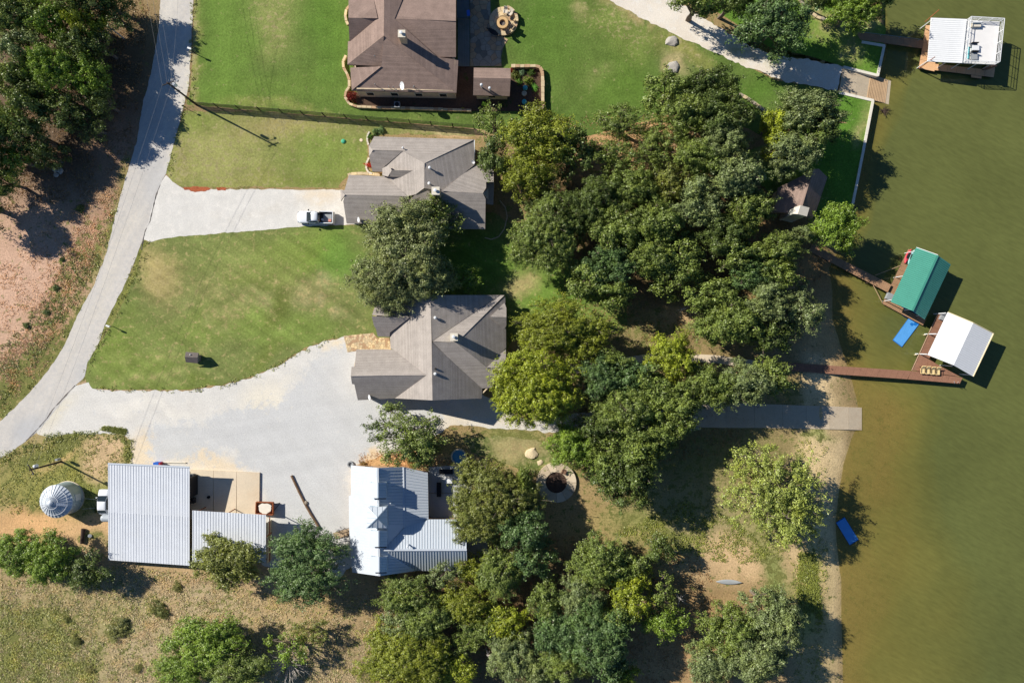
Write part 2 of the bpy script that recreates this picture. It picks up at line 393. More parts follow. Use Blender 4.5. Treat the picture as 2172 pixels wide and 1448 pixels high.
ground = bpy.data.objects.new('ground', me); COL.objects.link(ground); tag(ground, kind='structure')

# ---------------------------------------------------------------- lake
xs2 = np.concatenate([np.arange(45, 100, 0.9), np.array([110, 130, 180, 300, 900.])]); ys2 = np.concatenate([[-900, -300, -120], np.arange(-66, 66, 0.9), [120, 300, 900]])
X2, Y2 = np.meshgrid(xs2, ys2); n2, k2 = len(xs2), len(ys2)
p2x, p2y = PX(X2.ravel() * (H / (H - WZ)), Y2.ravel() * (H / (H - WZ)))
p2x, p2y = PX(X2.ravel(), Y2.ravel())
dep = WZ - gz(p2x, p2y)
idx = np.arange(n2 * k2).reshape(k2, n2)
f2 = np.stack([idx[:-1, :-1], idx[:-1, 1:], idx[1:, 1:], idx[1:, :-1]], -1).reshape(-1, 4)
keep = (dep[f2] > -0.35).any(1)
lw = bpy.data.meshes.new('lake_water')
lw.from_pydata(np.column_stack([X2.ravel(), Y2.ravel(), np.full(X2.size, WZ)]).tolist(), [], f2[keep].tolist()); lw.update()
at = lw.attributes.new('depth', 'FLOAT', 'POINT')
dd = shore_d(p2x, p2y)
wob = np.array([noise.noise((a * .006, b * .0045, 2)) * 70 + noise.noise((a * .02, b * .014, 6)) * 26 for a, b in zip(p2x, p2y)])
shelf = np.interp(p2y, [0, 150, 260, 420, 520, 640, 760, 900, 1050, 1200, 1448], [8, 26, 34, 36, 40, 90, 85, 120, 150, 190, 200])
dv = np.clip((dd + 1.25 * wob * np.clip(dd / 60, 0, 1)) / shelf, 0, 3)
at.data.foreach_set('value', dv)
mw = bpy.data.materials.new('lake_water'); nt, bs, L = nodes(mw)
ad = N(nt, 'ShaderNodeAttribute', attribute_name='depth'); geo = N(nt, 'ShaderNodeNewGeometry')
cr = N(nt, 'ShaderNodeValToRGB'); e = cr.color_ramp.elements
e[0].position = 0.0; e[0].color = (0.42,) * 3 + (1,); e[1].position = 1.0; e[1].color = (0.985,) * 3 + (1,)
e2 = e.new(0.5); e2.color = (0.84,) * 3 + (1,)
sc_ = N(nt, 'ShaderNodeMath', operation='MULTIPLY'); sc_.inputs[1].default_value = 0.62; L.new(ad.outputs['Fac'], sc_.inputs[0]); L.new(sc_.outputs[0], cr.inputs[0])
cc = N(nt, 'ShaderNodeValToRGB'); e = cc.color_ramp.elements
e[0].position = 0.0; e[0].color = (*C(146, 132, 70), 1); e[1].position = 0.72; e[1].color = (*C(106, 107, 55), 1); e3 = e.new(0.35); e3.color = (*C(126, 121, 61), 1); e4 = e.new(1.0); e4.color = (*C(97, 102, 55), 1)
L.new(sc_.outputs[0], cc.inputs[0])
nb = N(nt, 'ShaderNodeTexNoise'); nb.inputs['Scale'].default_value = 0.05; nb.inputs['Detail'].default_value = 4; L.new(geo.outputs['Position'], nb.inputs['Vector'])
mrb = N(nt, 'ShaderNodeMapRange'); mrb.inputs[1].default_value = .3; mrb.inputs[2].default_value = .7; mrb.inputs[3].default_value = .86; mrb.inputs[4].default_value = 1.12; L.new(nb.outputs[0], mrb.inputs[0])
mp = N(nt, 'ShaderNodeMapping', vector_type='TEXTURE'); mp.inputs['Rotation'].default_value = (0, 0, math.radians(-28)); mp.inputs['Scale'].default_value = (2.2, .5, 1); L.new(geo.outputs['Position'], mp.inputs['Vector'])
nw = N(nt, 'ShaderNodeTexNoise'); nw.inputs['Scale'].default_value = 1.1; nw.inputs['Detail'].default_value = 5; nw.inputs['Roughness'].default_value = .6; L.new(mp.outputs[0], nw.inputs['Vector'])
mrw = N(nt, 'ShaderNodeMapRange'); mrw.inputs[1].default_value = .3; mrw.inputs[2].default_value = .7; mrw.inputs[3].default_value = .88; mrw.inputs[4].default_value = 1.13; L.new(nw.outputs[0], mrw.inputs[0])
mm_ = N(nt, 'ShaderNodeMath', operation='MULTIPLY'); L.new(mrb.outputs[0], mm_.inputs[0]); L.new(mrw.outputs[0], mm_.inputs[1])
vm = N(nt, 'ShaderNodeVectorMath', operation='SCALE'); L.new(cc.outputs[0], vm.inputs[0]); L.new(mm_.outputs[0], vm.inputs['Scale'])
L.new(vm.outputs[0], bs.inputs['Base Color']); bs.inputs['Roughness'].default_value = 0.12; bs.inputs['Specular IOR Level'].default_value = 0.35
bmp = N(nt, 'ShaderNodeBump'); bmp.inputs['Strength'].default_value = .5; bmp.inputs['Distance'].default_value = .03; L.new(nw.outputs[0], bmp.inputs['Height']); L.new(bmp.outputs[0], bs.inputs['Normal'])
tr = N(nt, 'ShaderNodeBsdfTransparent'); tr.inputs[0].default_value = (.94, .89, .76, 1)
mxs = N(nt, 'ShaderNodeMixShader'); L.new(cr.outputs[0], mxs.inputs[0]); L.new(tr.outputs[0], mxs.inputs[1]); L.new(bs.outputs[0], mxs.inputs[2])
L.new(mxs.outputs[0], nt.nodes['Material Output'].inputs[0])
lw.materials.append(mw)
lake = bpy.data.objects.new('lake_water', lw); COL.objects.link(lake); tag(lake, kind='structure')

# ---------------------------------------------------------------- lawns
LAWN = C(96, 117, 56); LY = C(138, 150, 74); TAN = C(178, 164, 114); DG = C(78, 112, 42)
m_lawn = ground_mat('lawn_grass', C(158, 150, 104), fine=.34, mid=.20, bump=.08, fscale=3.0, alt_scale=1.3, soft=3.2, stripe=[(85, .04, .8, .06)])
m_lawn_mown = ground_mat('mown_grass', C(170, 156, 106), fine=.32, mid=.14, bump=.07, fscale=3.0, alt_scale=1.1, soft=2.6, stripe=[(-33, .035, .75, .20), (28, .03, .7, .10), (0, .03, .6, .07)])
sheet('lawn', [(414, -70), (412, 0), (409, 110), (404, 190), (396, 222), (560, 236), (800, 256), (1010, 272), (1100, 300), (1240, 290), (1430, 240), (1560, 260), (1640, 300),
               (1700, 250), (1800, 260), (1780, 196), (1700, 178), (1640, 170), (1560, 125), (1440, 72), (1350, 26), (1285, -6), (1200, -70)], 0.008, m_lawn, (*LAWN, .06),
      [(580, 40, 60, 70, C(140, 148, 84), .42, .9), (600, 190, 200, 40, C(112, 136, 60), .2, .5), (480, 100, 60, 200, C(112, 142, 60), .08, .6), (700, 60, 60, 120, C(92, 128, 48), .02, .6),
       (1160, 60, 60, 90, C(84, 120, 44), .0, .7), (1235, 20, 26, 16, TAN, .75, .9, 30), (1310, 50, 70, 40, C(124, 136, 70), .5, .9, 35), (1340, 20, 70, 14, C(196, 168, 122), .65, .9, 28),
       (1440, 140, 24, 16, C(200, 176, 136), .8, .9, 40), (1275, 165, 36, 10, C(150, 150, 96), .6, .8), (1330, 110, 50, 30, C(122, 136, 68), .4, .8), (1180, 240, 70, 50, C(86, 112, 48), .15, .7),
       (410, 100, 14, 200, C(150, 150, 84), .7, .9), (620, 240, 260, 10, C(140, 146, 78), .4, .7, 4), (1330, 190, 70, 60, C(92, 124, 46), .05, .6), (1600, 200, 60, 26, C(88, 122, 46), .05, .7, 20),
       (1230, 100, 120, 120, C(100, 122, 54), .12, .4), (1450, 110, 80, 14, C(150, 146, 84), .5, .8, 25)], amp=.16, seed=1)
sheet('lawn', [(1765, 250), (1800, 262), (1700, 260), (1640, 300), (1560, 330), (1640, 420), (1740, 470), (1790, 480), (1806, 432), (1829, 320), (1850, 214), (1778, 197)], 0.016, m_lawn, (*C(92, 130, 48), .06),
      [(1835, 270, 14, 30, TAN, .4, .6), (1640, 300, 50, 40, SOIL, .6, .9), (1690, 420, 60, 50, LEAFY, .5, .6)], amp=.03, seed=2)
sheet('lawn', [(1640, -70), (1750, -70), (1880, 60), (1874, 97), (1862, 160), (1790, 142), (1720, 120), (1630, 100), (1560, 50), (1480, 0), (1420, -40)], 0.012, m_lawn, (*C(98, 132, 50), .1),
      [(1800, 105, 30, 26, C(160, 160, 96), .5, .8), (1760, 70, 40, 20, C(140, 150, 80), .35, .7), (1745, 25, 60, 14, SOIL, .6, .7, 35), (1850, 40, 30, 40, SOIL, .6, .8)], amp=.03, seed=3)
sheet('lawn', [(391, 236), (383, 262), (366, 305), (357, 330), (352, 368), (362, 384), (385, 397), (470, 397), (560, 396), (660, 398), (716, 398), (726, 384), (738, 372), (776, 365), (780, 330),
               (778, 300), (782, 288), (860, 284), (1010, 290), (1004, 274), (800, 258), (560, 238)], 0.008, m_lawn, (*C(132, 136, 78), .26),
      [(600, 280, 90, 30, C(176, 160, 104), .6, .8), (700, 330, 110, 50, C(124, 144, 66), .15, .7), (420, 260, 50, 30, C(124, 138, 66), .2, .7), (450, 330, 80, 50, C(164, 164, 98), .45, .8),
       (640, 385, 100, 14, C(112, 128, 56), .2, .8), (940, 280, 80, 10, C(206, 184, 142), .75, .9), (370, 340, 18, 60, C(150, 148, 84), .6, .8), (540, 380, 90, 22, C(158, 156, 88), .4, .6)], amp=.22, seed=4)
sheet('lawn', [(318, 512), (345, 502), (400, 497), (500, 489), (640, 477), (748, 478), (762, 470), (1046, 450), (1090, 480), (1240, 560), (1330, 640), (1330, 700), (1240, 710), (1086, 720), (1074, 750),
               (795, 745), (792, 706), (736, 713), (700, 718), (652, 735), (615, 757), (590, 774), (560, 788), (530, 800), (470, 815), (400, 826), (330, 826), (250, 826), (196, 824), (184, 812), (180, 796),
               (186, 770), (214, 726), (240, 684), (262, 640), (285, 590), (296, 550), (304, 526)], 0.008, m_lawn_mown, (*C(115, 125, 70), .20),
      [(330, 570, 40, 70, C(186, 166, 112), .6, .8, -30), (660, 540, 100, 45, C(124, 146, 62), .06, .8), (600, 690, 130, 40, C(128, 150, 70), .12, .7), (480, 630, 90, 60, C(150, 150, 92), .45, .6),
       (420, 700, 120, 40, C(124, 142, 66), .25, .5), (300, 780, 100, 40, C(134, 150, 74), .18, .7), (560, 600, 70, 40, C(116, 126, 60), .25, .6), (400, 822, 160, 10, C(106, 120, 54), .2, .8),
       (720, 560, 50, 60, C(104, 142, 60), .04, .7), (1000, 560, 120, 60, C(98, 130, 48), .06, .9), (1180, 620, 100, 70, C(110, 140, 58), .1, .9), (1110, 600, 30, 20, TAN, .55, .8),
       (640, 620, 50, 30, C(156, 148, 104), .5, .5), (250, 720, 40, 80, C(120, 138, 62), .2, .7, 25), (700, 610, 60, 40, C(150, 146, 92), .4, .5), (1290, 680, 60, 40, C(120, 138, 64), .3, .8),
       (560, 750, 60, 12, C(112, 124, 56), .2, .7, -30), (520, 560, 130, 60, C(140, 150, 82), .25, .5), (500, 610, 100, 7, C(160, 158, 104), .5, .7, 27), (540, 655, 80, 6, C(158, 156, 104), .5, .7, 30), (450, 590, 110, 6, C(104, 118, 58), .1, .6, 27), (560, 630, 120, 7, C(104, 116, 56), .1, .6, 28), (590, 660, 22, 50, C(102, 110, 52), .2, .7, 15), (470, 640, 120, 6, C(108, 120, 62), .1, .6, -24), (330, 770, 100, 4, C(150, 154, 92), .4, .7), (330, 783, 110, 4, C(104, 120, 56), .1, .6), (340, 797, 110, 4, C(150, 154, 92), .4, .7), (400, 740, 90, 5, C(150, 152, 94), .4, .6, 4), (690, 640, 60, 6, C(160, 152, 110), .6, .7, 24), (700, 590, 30, 16, C(150, 146, 108), .6, .6, 30), (370, 640, 80, 5, C(112, 126, 64), .1, .6, 27), (430, 670, 90, 5, C(150, 152, 96), .4, .6, 27), (620, 700, 110, 6, C(110, 126, 62), .1, .5, -15)], amp=.2, seed=5)
sheet('lawn', [(1060, 925), (1160, 935), (1200, 1000), (1150, 1010), (1080, 985), (1000, 960), (980, 930)], 0.008, m_lawn, (*C(108, 120, 66), .4), [(1110, 950, 50, 20, SOIL, .6, .7)], amp=.5, seed=6)

# ---------------------------------------------------------------- road and gravel
m_road = ground_mat('chip_seal_road', C(186, 184, 180), fine=.09, mid=.05, bump=.02, fscale=5, alt_scale=1.6, soft=1.0, stripe=[(62, .03, 1.0, .06)])
m_grav = ground_mat('pale_gravel', C(226, 222, 213), fine=.16, mid=.07, bump=.03, fscale=5.5, alt_scale=.8, soft=2.0)
m_yard = ground_mat('yard_gravel', C(201, 201, 198), fine=.2, mid=.05, bump=.04, fscale=5.0, alt_scale=.9, soft=2.2, stripe=[(8, .03, .5, .05), (-50, .04, .5, .04)])
GREY = [(312, 912), (325, 903), (350, 899), (400, 902), (430, 893), (470, 880), (540, 868), (600, 850), (640, 800), (665, 765), (705, 742), (733, 738), (757, 742), (800, 780), (950, 845), (960, 870), (900, 890), (850, 900), (790, 930), (760, 975), (742, 992),
                       (760, 1130), (720, 1160), (600, 1160), (583, 1110), (560, 1060), (556, 1010), (535, 998), (516, 985), (510, 955), (480, 950), (440, 958), (400, 968), (370, 976), (340, 970), (318, 955), (310, 935)]
CR = C(214, 211, 203)
sheet('road', [(322, -200), (342, -70), (341, 0), (337, 60), (322, 150), (303, 220), (290, 300), (270, 366), (250, 437), (225, 539), (199, 605), (163, 672), (138, 730), (108, 778), (76, 818), (33, 862), (0, 894), (-90, 985), (-240, 1090),
               (-240, 1200), (-90, 1035), (0, 972), (33, 952), (77, 918), (100, 892), (158, 820), (180, 798), (186, 768), (210, 726), (224, 684), (264, 605), (287, 549), (304, 506), (322, 440), (341, 388), (352, 368),
               (370, 301), (385, 243), (401, 179), (405, 110), (410, 0), (412, -70), (420, -200)], 0.014, m_road, (*C(206, 200, 190), .3),
      [(330, 400, 30, 60, C(186, 188, 190), .6, .8), (70, 910, 50, 20, C(180, 184, 188), .6, .7, -40), (352, 60, 18, 200, C(216, 210, 196), .1, .5), (390, 200, 12, 200, C(214, 206, 186), .2, .7, 12),
       (180, 800, 20, 40, C(190, 192, 192), .5, .6), (240, 560, 14, 240, C(214, 206, 190), .1, .5, 26)], amp=.14, seed=7)
sheet('driveway', [(340, 388), (352, 372), (366, 386), (388, 400), (470, 402), (560, 401), (650, 402), (724, 402), (760, 410), (800, 440), (760, 476), (640, 480), (500, 492), (400, 500), (345, 505), (318, 514), (304, 508), (322, 440)], 0.012, m_grav, (*CR, .3),
      [(560, 450, 180, 8, C(208, 202, 190), .2, .6), (680, 425, 50, 20, C(226, 208, 178), .1, .7), (400, 450, 60, 30, C(214, 212, 206), .2, .5)], amp=.2, seed=8)
sheet('driveway', [(100, 889), (158, 818), (186, 812), (196, 825), (250, 828), (330, 828), (400, 828), (470, 817), (530, 802), (590, 776), (620, 758), (652, 738), (700, 720), (736, 713), (790, 740), (940, 800), (1040, 845), (1062, 868), (1120, 890), (1200, 880), (1480, 850), (1486, 912), (1300, 915), (1165, 918), (1120, 912), (1050, 908), (960, 900), (900, 940), (830, 960), (745, 990),
                   (800, 1050), (745, 1200), (700, 1245), (590, 1215), (548, 1190), (500, 1010), (398, 1000), (275, 988), (279, 965), (276, 935), (262, 918), (200, 920), (150, 918), (105, 930), (77, 918)], 0.010, m_yard, (*CR, .08),
      [(300, 960, 60, 40, C(226, 206, 172), .2, .8), (460, 980, 70, 20, C(226, 206, 172), .2, .8), (340, 860, 120, 24, C(232, 226, 212), .2, .5), (120, 880, 60, 20, C(216, 206, 180), .2, .6, -40),
       (800, 965, 60, 20, C(222, 196, 156), .1, .9), (1000, 890, 120, 26, C(218, 204, 180), .2, .7), (1320, 890, 160, 30, C(206, 190, 164), .2, .8), (560, 850, 60, 60, C(230, 220, 196), .2, .6),
       (620, 1190, 60, 40, C(206, 196, 174), .2, .6), (720, 730, 30, 12, C(228, 212, 180), .1, .8), (300, 880, 120, 10, C(206, 202, 194), .2, .6), (360, 845, 160, 6, C(208, 204, 196), .15, .5, 4)], amp=.28, seed=9, dens=.8, patches=[(GREY, .95)])
m_clay = ground_mat('red_clay', C(150, 84, 56), fine=.3, mid=.2, bump=.08)
sheet('clay_patch', [(388, 398), (410, 396), (440, 398), (447, 402), (436, 406), (405, 406), (392, 403)], .03, m_clay, (*C(172, 98, 66), .3), amp=.2, step=.3, dens=.5, seed=31)
sheet('clay_patch', [(459, 399), (470, 397), (480, 399), (478, 404), (462, 404)], .03, m_clay, (*C(172, 98, 66), .3), amp=.15, step=.3, dens=.5, seed=32)
m_tar = ground_mat('broken_road_edge', C(70, 68, 66), fine=.3, mid=.2)
def crack(pts, w, seed):
    a = [(x - w, y) for x, y in pts]; b = [(x + w, y) for x, y in pts][::-1]; sheet('road_edge', a + b, .022, m_tar, (*C(112, 106, 100), .4), amp=.09, step=.3, dens=.6, seed=seed)
crack([(340, 392), (331, 415), (325, 440), (318, 470), (308, 490), (304, 508), (300, 530)], .9, 41); crack([(160, 817), (145, 832), (128, 851), (112, 868), (100, 887), (88, 900), (76, 914), (56, 934)], 1.1, 42)
sheet('driveway', [(1270, -60), (1290, 0), (1350, 32), (1440, 78), (1500, 104), (1560, 132), (1620, 155), (1660, 172), (1720, 182), (1776, 194), (1790, 142), (1720, 128), (1650, 118), (1590, 98), (1530, 62), (1480, 30), (1420, -10), (1400, -60)], 0.018, m_grav, (*C(222, 212, 196), .3),
      [(1620, 130, 50, 12, C(160, 160, 100), .3, .5, 20), (1560, 100, 20, 10, C(150, 156, 90), .3, .7), (1400, 30, 60, 20, C(232, 224, 210), .2, .6, 30)], amp=.35, seed=11)

# ================================================================ MATERIALS
M_brown = mat('brown_shingle', C(142, 122, 111), .13, .9, .9, .012, fine=.16, courses=13)
M_grey = mat('grey_shingle', C(160, 152, 144), .10, .9, .9, .012, fine=.15, courses=13)
M_stone = mat('limestone_wall', C(206, 186, 156), .14, 1.5, .9, .02, fine=.12)
M_trim = mat('cream_trim', C(214, 206, 188), .05, 2, .7)
M_white = mat('white_paint', C(226, 228, 228), .03, 2, .5)
M_glass = mat('dark_glass', (.02, .03, .035), .05, 1, .08, spec=.6)
M_galv = mat('galvanised_metal', C(222, 226, 230), .04, .7, .5, .003, metal=.0, fine=.02, stain=(C(206, 208, 206), .4, .35))
M_galv2 = mat('standing_seam_metal', C(198, 205, 211), .03, .8, .4, .003, metal=.1, fine=.02)
M_seam = mat('seam_metal', C(170, 184, 194), .04, 1, .4, metal=.3)
M_conc = mat('concrete', C(216, 200, 174), .07, .5, .9, .01, fine=.06, stain=(C(190, 164, 130), .5, .25))
M_conc2 = mat('weathered_concrete', C(196, 180, 154), .08, .5, .9, .01, fine=.08, stain=(C(158, 136, 108), .5, .5))
M_deck = mat('composite_deck', C(150, 110, 88), .06, 1.2, .8, .01, fine=.08)
M_deck2 = mat('tan_deck', C(168, 132, 100), .08, 1.2, .85, .01, fine=.1)
M_darkmet = mat('dark_metal', C(46, 44, 44), .1, 2, .5, metal=.4)
M_wood = mat('old_timber', C(74, 60, 52), .2, 2, .9, .02, fine=.15)
M_pole = mat('creosote_pole', C(66, 56, 50), .15, 2, .9)
M_flag = mat('flagstone', C(204, 184, 148), .12, 1.3, .9, .02, fine=.1)
M_flag2 = mat('flagstone_grey', C(168, 156, 138), .12, 1.3, .9, .02, fine=.1)
M_flag3 = mat('flagstone_rust', C(186, 154, 120), .12, 1.3, .9, .02, fine=.1)
M_mort = mat('mortar', C(160, 138, 104), .1, 1, .95)
M_green = mat('green_metal_roof', C(74, 146, 128), .05, .8, .35, .003, spec=.5, fine=.02)
M_blue = mat('blue_foam', C(86, 158, 222), .05, 1.2, .7, fine=.03)
M_bluedark = mat('blue_foam_edge', C(20, 110, 190), .05, 1.2, .7)
M_red = mat('red_plastic', C(206, 70, 84), .04, 1, .45)
M_teal = mat('teal_plastic', C(140, 190, 188), .04, 1, .45)
M_yel = mat('yellow_cushion', C(236, 208, 150), .05, 2, .9, fine=.04)
M_black = mat('black_rubber', (.02, .02, .022), .1, 3, .8)
M_carw = mat('white_car_paint', C(232, 236, 240), .01, 1, .18, spec=.6)
M_grayp = mat('grey_plastic', C(150, 154, 156), .05, 2, .5)
M_rust = mat('rusty_steel', C(150, 86, 54), .15, 2, .85, .01, fine=.1)
M_tarp = mat('white_tarp', C(226, 218, 204), .05, 1.5, .6, .03)
M_water2 = mat('pool_water', C(70, 130, 160), .1, 1, .08, spec=.5)
M_mulch = mat('mulch', C(84, 66, 56), .25, 2.5, .95, .04, fine=.2)

# ================================================================ HOUSES
def inset(pts, d):
    n = len(pts); ar = sum(pts[i].x * pts[(i + 1) % n].y - pts[(i + 1) % n].x * pts[i].y for i in range(n))
    if ar < 0: pts = pts[::-1]
    out = []
    for i in range(n):
        a, b, c = pts[i - 1], pts[i], pts[(i + 1) % n]
        e1 = (b - a).normalized(); e2 = (c - b).normalized()
        n1 = Vector((-e1.y, e1.x)); n2_ = Vector((-e2.y, e2.x))
        k = 1 + n1.dot(n2_)
        out.append(b + (n1 + n2_) * (d / max(k, .3)))
    return out
def walls(parent, outline, z_top, mat_, ins=0.42, base_z=0.0, windows=True, wlist=None):
    p = inset([W(x, y, z_top).xy for x, y in outline], ins)
    mb = MB(); n = len(p)
    for i in range(n):
        a, b = p[i], p[(i + 1) % n]; L = (b - a).length
        if L < .15: continue
        ein = (b - a).normalized(); nin = Vector((-ein.y, ein.x))
        c = (a + b) / 2 + nin * .1
        mb.box((c.x, c.y, (base_z + z_top - .12) / 2), (L, .2, z_top - .12 - base_z), rz=math.atan2(ein.y, ein.x))
    w = obj('wall', mb, mat_, parent)
    if windows:
        for i in range(n):
            a, b = p[i], p[(i + 1) % n]; L = (b - a).length
            if L < 3.2: continue
            e_ = (b - a).normalized(); no = Vector((e_.y, -e_.x)); k = int(L / 3.4)
            for j in range(k):
                c = a + e_ * (L * (j + .5) / k) + no * .02; ang = math.atan2(e_.y, e_.x)
                fr = obj('window', MB().box((c.x, c.y, 1.6), (1.3, .10, 1.3), rz=ang), M_trim, parent)
                c2 = c + no * .05
                obj('pane', MB().box((c2.x, c2.y, 1.6), (1.1, .04, 1.1), rz=ang), M_glass, fr)
    return w
def fitplane(pl):
    P = np.array([W(*q) for q in pl]); A = np.column_stack([P[:, 0], P[:, 1], np.ones(len(P))])
    return np.linalg.lstsq(A, P[:, 2], rcond=None)[0]
def onplane(c, px, py, dz=0.0):
    z = 4.0
    for _ in range(6): p = W(px, py, z); z = float(c[0] * p.x + c[1] * p.y + c[2])
    p = W(px, py, z); p.z += dz; return p
PL = []
def roof(parent, planes, mat_, th=.34, name='roof_slope'):
    """each slope is one true plane through its corners"""
    for pl in planes:
        c = fitplane(pl); PL.append(c)
        obj(name, MB().slab([onplane(c, q[0], q[1]) for q in pl], th), mat_, parent)
def gable(parent, tri, mat_):
    a, b, c = [W(*q) for q in tri]
    nrm = (b - a).cross(c - a); nrm.z = 0; nrm.normalize()
    dz = Vector((0, 0, .2))
    v = [q - dz for q in (a, b, c)] + [q - dz + nrm * .1 for q in (a, b, c)]
    obj('gable', MB().add(v, [(0, 1, 2), (5, 4, 3), (0, 3, 4, 1), (1, 4, 5, 2), (2, 5, 3, 0)]), mat_, parent)
def chimney(parent, px, py, zt, zb, w, mat_, capcol=None, rz=0):
    c = W(px, py, zt)
    ch = obj('chimney', MB().box((c.x, c.y, (zt + zb) / 2), (w, w, zt - zb), rz), mat_, parent)
    obj('chimney_crown', MB().box((c.x, c.y, zt + .05), (w + .16, w + .16, .1), rz), M_trim, ch)
    obj('flue_cap', MB().lathe((c.x - .05, c.y + .05, zt + .1), [(.16, 0), (.16, .25), (.26, .27), (.24, .36), (.0005, .42)], 14), M_galv, ch, smooth=False)
    return ch
def vent(parent, px, py, zb, h=.5, r=.28, m=None):
    c = W(px, py, zb + h)
    return obj('roof_vent', MB().lathe((c.x, c.y, zb), [(r * .5, -.4), (r * .5, h * .6), (r, h * .62), (r, h * .85), (r * .7, h), (.0005, h + .06)], 14), m or M_white, parent, smooth=False)
def dish(px, py, z, ang, label, r=.45, tilt=55):
    c = W(px, py, z + .6); root = empty('satellite_dish', (c.x, c.y, z), label, 'satellite dish', 'satellite dishes on the house roofs')
    obj('mast', MB().tube((c.x, c.y, z - .3), (c.x, c.y, z + .55), .03), M_grayp, root)
    a = Vector((math.cos(math.radians(ang)) * math.cos(math.radians(90 - tilt)), math.sin(math.radians(ang)) * math.cos(math.radians(90 - tilt)), math.sin(math.radians(90 - tilt))))
    u = a.orthogonal().normalized(); v = a.cross(u); mb = MB(); vv = []; fs = []; n = 20
    cc_ = Vector((c.x, c.y, z + .6))
    for k, (rr, dd_) in enumerate([(.0005, 0), (.35, .03), (.7, .09), (1, .17), (1, .14), (.7, .06), (.35, 0), (.0005, -.03)]):
        for i in range(n):
            t = 2 * math.pi * i / n; vv.append(cc_ + u * (math.cos(t) * r * rr) + v * (math.sin(t) * r * rr) + a * (dd_ * r * 2))
        if k:
            for i in range(n): fs.append(((k - 1) * n + i, (k - 1) * n + (i + 1) % n, k * n + (i + 1) % n, k * n + i))
    obj('reflector', mb.add(vv, fs), M_white, root)
    obj('feed_arm', MB().tube(cc_ - v * r * .9, cc_ + a * r * 1.3, .02, n=6), M_grayp, root)
    return root

# ---- house with brown roof at the top
o0 = W(850, 120, 0)
h1 = empty('house', o0, 'large stone house with brown shingle roof beside the flagstone patio', 'house')
E1 = 3.6
walls(h1, [(740, -160), (739, 137), (746, 140), (748, 194), (969, 198), (971, 125), (967, 121), (967, -160)], E1, M_stone)
roof(h1, [[(739, 38, 6.1), (801, 39, 6.1), (760, -160, 5.0), (741, -160, 3.7)], [(739, 38, 6.1), (801, 39, 6.1), (743, 88, 3.7), (741, 88, 3.6)],
          [(817, -160, 6.8), (814, 76, 6.8), (737, 137, 3.5), (738, 88, 3.6), (743, 88, 3.7), (801, 39, 6.1), (760, -160, 5.0)],
          [(814, 76, 6.8), (737, 137, 3.5), (809, 141, 4.0)], [(814, 76, 6.8), (809, 141, 4.4), (746, 192, 3.4), (968, 197, 3.4)],
          [(743, 144, 3.5), (762, 143, 4.0), (809, 141, 4.9), (746, 192, 3.4)],
          [(817, -160, 6.8), (814, 76, 6.8), (968, 197, 3.4), (972, 127, 3.5), (927, 121, 4.2), (837, 40, 6.1), (918, -160, 4.4)],
          [(837, 40, 6.1), (967, 45, 6.1), (967, 121, 3.5), (927, 121, 4.2)], [(837, 40, 6.1), (967, 45, 6.1), (967, -160, 4.2), (918, -160, 4.4)]], M_brown)
gable(h1, [(964, 119, 3.6), (964, -150, 4.2), (964, 45, 6.1)], M_stone)
gable(h1, [(742, 86, 3.7), (742, -150, 3.8), (742, 38, 6.1)], M_stone)
chimney(h1, 852, 72, 8.3, 5.5, .95, M_stone)
for q in [(794, 118, 5.4), (795, 178, 4.0), (824, 183, 3.9), (834, 184, 3.9), (840, 189, 3.8), (878, 182, 3.9), (877, 184, 3.9), (813, 190, 3.7)]: vent(h1, *q, h=.35, r=.08, m=M_grayp)
for (ax, ay, bx, by) in [(700 + 60, 205, 700 + 62, 207)]: pass
dish(855, 182, 3.9, 200, 'big white oval satellite dish near the lower edge of the brown roof', r=.62)
a = W(842, 222, .8); ac = empty('air_conditioner', (a.x, a.y, 0), 'grey air conditioning unit against the south wall of the brown roofed house', 'air conditioner')
obj('cabinet', MB().box((a.x, a.y, .45), (.9, .9, .9)), M_grayp, ac); obj('fan_grille', MB().lathe((a.x, a.y, .9), [(.36, 0), (.36, .05), (.0005, .05)], 18), M_darkmet, ac)
# deck and patio on its east side
dk = empty('wooden_deck', W(981, 90, 0), 'grey blue plank deck along the east side of the brown roofed house', 'deck')
for i in range(7):
    x = 971.0 + i * 3.6
    obj('plank', MB().slab([W(x, -20, .35), W(x + 3.3, -20, .35), W(x + 3.3, 141, .35), W(x, 141, .35)], .06), mat('deck_board', C(120, 128, 126), .1, 1, .85), dk)
obj('joists', MB().slab([W(971, -20, .27), W(996, -20, .27), W(996, 141, .27), W(971, 141, .27)], .2), M_wood, dk)
bal = empty('balcony', W(983, 20, 0), 'raised balcony with dark railing on the east side of the brown roofed house', 'balcony')
obj('floor', MB().slab([W(969, -20, 2.6), W(996, -20, 2.6), W(996, 40, 2.6), W(969, 40, 2.6)], .2), mat('balcony_floor', C(96, 110, 116), .1, 1, .8), bal)
for (x, y) in [(995, 39), (995, 10), (995, -18), (970, 39)]: obj('post', MB().tube(W(x, y, 0), W(x, y, 3.6), .06), M_darkmet, bal)
for z in (3.0, 3.3, 3.6):
    obj('rail', MB().beam(W(995, -18, z), W(995, 39, z), .05, .05).beam(W(970, 39, z), W(995, 39, z), .05, .05), M_darkmet, bal)

